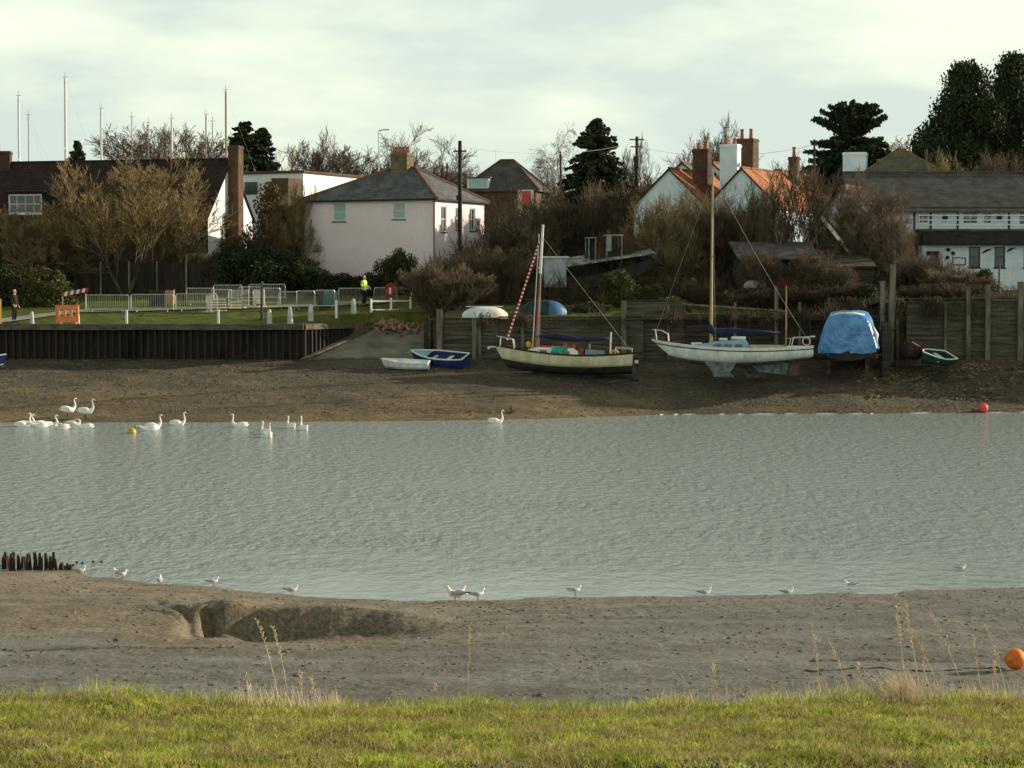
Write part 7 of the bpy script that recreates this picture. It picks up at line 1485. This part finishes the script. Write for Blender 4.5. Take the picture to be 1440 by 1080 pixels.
SW = {'up': swan('up'), 'curve': swan('curve'), 'low': swan('low'), 'back': swan('back', M_swang), 'stand': swan_stand()}; SWK = {k: tree_of(v) for k, v in SW.items()}; used_sw = set()
def put_swan(px, py, kind, rz, label, s_=1.0, z=None):
    p = onz(px, py, 0 if z is None else z); 
    if kind not in used_sw: used_sw.add(kind); o = SW[kind]; o.location = p; o.rotation_euler.z = R(rz); o.scale = (s_,) * 3; o['label'] = label
    else: o = dup(SW[kind], SWK[kind], p, R(rz), label, scale=s_)
    if z is not None: o.location.z = max(fore_z(p.x, p.y), 0.0) - .02
for a in ((32, 600, 'low', 5, 'swan at the left end of the flock with its neck stretched low'), (37, 599, 'curve', 12, 'swan second from the left of the flock, neck curved up'), (52, 599, 'up', 200, 'swan in the left flock facing left with a dark head'), (57, 601, 'low', -160, 'swan in the left flock with its head down, overlapping the dark headed one'),
          (70, 600, 'curve', 0, 'swan in the left flock just left of the two standing swans'), (86, 604, 'back', 200, 'off white swan floating right below the first standing swan'), (120, 603, 'low', 175, 'swan floating right below the second standing swan, head down'), (103, 599, 'back', 10, 'off white swan lying low between the two standing swans'),
          (211, 606, 'low', 190, 'lower of two overlapping swans right of the yellow buoy'), (216, 602, 'up', 10, 'upper of two overlapping swans right of the yellow buoy, neck raised'), (250, 598, 'up', 0, 'swan with upright neck right of the two overlapping swans'), (337, 601, 'up', 180, 'swan facing left with upright neck, alone in open water'),
          (373, 610, 'curve', 120, 'rear one of two close swans seen end on'), (377, 615, 'up', -70, 'front one of two close swans seen end on'), (409, 602, 'curve', 120, 'left one of the last pair of swans, seen at an angle'), (427, 605, 'up', 115, 'right one of the last pair of swans, seen at an angle'), (697, 595, 'up', 0, 'lone swan below the cream yacht, tail to the left')):
    put_swan(a[0], a[1], a[2], a[3], a[4], .82)
put_swan(96, 590, 'stand', 20, 'left one of two swans standing on the far mud edge, turned three quarter', .85, .08); put_swan(121, 591, 'stand', 0, 'right one of two swans standing on the far mud edge, side on', .88, .06)
def gull(flt=False):
    t_ = thing('gull', 'x', 'gull', (0, 0, 0), 0, 'gulls along the near water edge'); dz = -.07 if flt else 0
    pts = [(-.22, 0, .15), (-.15, 0, .155), (-.05, 0, .14), (.05, 0, .15), (.10, 0, .19), (.12, 0, .235), (.135, 0, .262), (.165, 0, .262)]; rad = [(.012, .008), (.035, .022), (.062, .058), (.062, .062), (.038, .042), .026, .032, .014]
    MB().spine([(a, b_, c + dz) for a, b_, c in pts], rad, 10).build('body', M_swan, t_, smooth=True)
    MB().spine([(.165, 0, .262 + dz), (.19, 0, .256 + dz), (.205, 0, .250 + dz)], [.009, .007, .003], 6).build('bill', M_bill, t_)
    for s_ in (-1, 1):
        w_ = MB().spine([(.06, s_ * .055, .165 + dz), (-.05, s_ * .066, .168 + dz), (-.17, s_ * .03, .175 + dz), (-.24, s_ * .01, .18 + dz)], [(.01, .03), (.018, .042), (.014, .024), (.004, .006)], 8).build('wing', M_gullback, t_, smooth=True); MB().spine([(-.17, s_ * .032, .177 + dz), (-.28, s_ * .008, .183 + dz)], [(.012, .014), (.003, .004)], 6).build('wing_tip', M_blackmetal, w_)
        if not flt: MB().tube((0, s_ * .025, 0), (0, s_ * .025, .10), .006, .006, 5).box(-.01, s_ * .025 - .018, 0, .04, s_ * .025 + .018, .006).build('leg', M_red, t_)
    return t_
gl = gull(); gf = gull(True); gk = tree_of(gl); fk = tree_of(gf); first = {0: True, 1: True}
for (px, py, rz, fl, s_, lb) in ((113, 806, 5, 1, 1.35, 'small gull floating just beyond the end of the rotten stakes'), (166, 811, 170, 0, 1.3, 'gull at the water edge with another in front, left of the mound'), (172, 813, 30, 0, 1.2, 'front gull of the pair left of the mound'), (225, 822, 95, 0, 1.35, 'gull seen end on at the water edge above the mound'), (300, 824, 12, 0, 1.3, 'gull facing right above the muddy runnels'), (411, 836, 8, 0, 1.35, 'grey backed gull facing right above the dark hollow'),
          (640, 846, 170, 0, 2.0, 'largest white gull standing left of centre at the near shore'), (646, 840, 20, 0, 1.5, 'gull half hidden behind the largest white gull'), (672, 843, 15, 0, 1.55, 'gull right of the largest white gull, side on'), (809, 837, 10, 0, 1.35, 'gull alone right of the pale wet streak'), (992, 837, 5, 1, 1.35, 'gull sitting low at the water edge, third from the right edge pair'), (1108, 836, 5, 1, 1.3, 'gull sitting low at the water edge above the mooring rope'),
          (1195, 829, 170, 0, 1.3, 'gull with dark head mark facing left near the right end of the shore'), (1352, 802, 5, 1, 1.2, 'gull floating out on the water near the right edge')):
    s_ *= .62; p = onz(px, py, 0) if fl else hit_near(px, py); zz = max(0, near_at(p.x, p.y)) if not fl else 0.0
    if first[fl]: o = gf if fl else gl; first[fl] = False; o.rotation_euler.z = R(rz); o.scale = (s_,) * 3; o['label'] = lb
    else: o = dup(gf if fl else gl, fk if fl else gk, p, R(rz), lb, scale=s_)
    o.location = (p.x, p.y, zz)
# ================================================================== DRY GRASS STEMS on the crest of the near bank
M_stem = mat('straw_stem', (0.62, 0.50, 0.34), (0.82, 0.72, 0.54), scale=10, rough=.8, trans=.4)
g = random.Random(77)
def stem(px, ytop, lean_px, Y, label, heavy=1.0, name='dry_grass_stem'):
    x0 = X(px, Y); z0 = bank_z(x0, Y) - .03; top = P(px + lean_px, ytop, Y); pts = []; n = 9
    for i in range(n + 1):
        t = i / n; pts.append(Vector((x0 + (top.x - x0) * t ** 1.5 - x0, .05 * math.sin(t * 3) , (top.z - z0) * t)))
    t_ = thing(name, label, 'dry grass', (x0, Y, z0), 0, 'dry seeding grass stems on the bank crest'); st = MB()
    for i in range(n): st.tube(pts[i], pts[i + 1], .0052 * heavy * (1 - .55 * i / n), .0052 * heavy * (1 - .6 * (i + 1) / n), 4)
    st.build('stalk', M_stem, t_); sd = MB()
    for k in range(int(34 * heavy)):
        f = .58 + .42 * k / (34 * heavy); i = min(n - 1, int(f * n)); p = pts[i].lerp(pts[i + 1], f * n - i); a = g.uniform(0, 6.28); l_ = g.uniform(.008, .02) * heavy; q = p + Vector((math.cos(a) * l_, math.sin(a) * l_, g.uniform(.0, .03))); sd.tube(p, q, .0014, .0042, 3)
    sd.build('seed_head', M_stem, t_)
for a in ((390, 872, -30, 'slanting pale stem over the dark hollow'), (404, 880, -22, 'paler companion stem over the dark hollow'), (352, 950, -6, 'short stem left of the slanting pair'), (420, 945, 2, 'short upright stem right of the slanting pair'), (440, 955, -3, 'shortest stem right of the slanting pair'), (657, 878, 4, 'single upright reddish stem at the centre of the bank'), (612, 962, 0, 'short stem left of the centre upright stem'),
          (1007, 934, -3, 'short pale stem at the left start of the dry tussock area'), (1160, 880, -18, 'seeding stem leaning left, the first tall one of the right side'), (1204, 900, -40, 'drooping stem behind the first tall leaning one'), (1214, 935, -6, 'short stem between the leaning stems and the tussock'), (1280, 836, -20, 'tallest stem, rising from the tussock'), (1300, 845, -28, 'tall fine stem leaning left out of the tussock'), (1310, 905, -12, 'medium stem just right of the tussock'), (1335, 880, -60, 'long fine stem slanting far left on the right side'),
          (1365, 862, -58, 'faint long stem between the tussock and the orange buoy'), (1388, 893, -20, 'pale stem left of the orange buoy'), (1425, 880, -38, 'stem in front of the orange buoy'), (1405, 930, -6, 'short stem below the orange buoy')):
    stem(a[0], a[1], a[2], 16.4 + g.uniform(-.3, .2), a[3], 1.0 + .3 * (a[3].startswith('tall') or 'tallest' in a[3]))
tu = thing('dry_tussock', 'straw coloured grass tussock standing on the bank crest at the right', 'dry grass', (X(1275, 16.5), 16.5, bank_z(X(1275, 16.5), 16.5))); mb = MB()
for k in range(260):
    a = g.uniform(0, 6.28); r_ = abs(g.gauss(0, .10)); l_ = g.uniform(.10, .34); dx_ = math.cos(a) * r_ * 1.3; ll = g.gauss(-.04, .07); mb.tube((dx_, math.sin(a) * r_, 0), (dx_ + ll * .4, math.sin(a) * r_ * 1.2, l_ * .6), .003, .0022, 3, False).tube((dx_ + ll * .4, math.sin(a) * r_ * 1.2, l_ * .6), (dx_ + ll, math.sin(a) * r_ * 1.5, l_), .0022, .0006, 3, False)
mb.build('blades', M_stem, tu)
V_ = []; mb = MB()
for k in range(900):
    px = g.choice([g.uniform(900, 1440), g.uniform(1150, 1440), g.uniform(330, 480), g.uniform(0, 1440)]); x = X(px, 16.6); y = 16.6 + g.uniform(-.4, .3); z = bank_z(x, y); h = g.uniform(.08, .22) if px > 900 or 330 < px < 480 else g.uniform(.06, .12); l_ = g.gauss(-.02, .04); mb.tube((x, y, z), (x + l_, y, z + h), .0022, .0008, 3, False)
tag(mb.build('dry_stalks', M_stem), 'short pale dead stalks fringing the crest of the near bank', 'dry grass', kind='stuff')
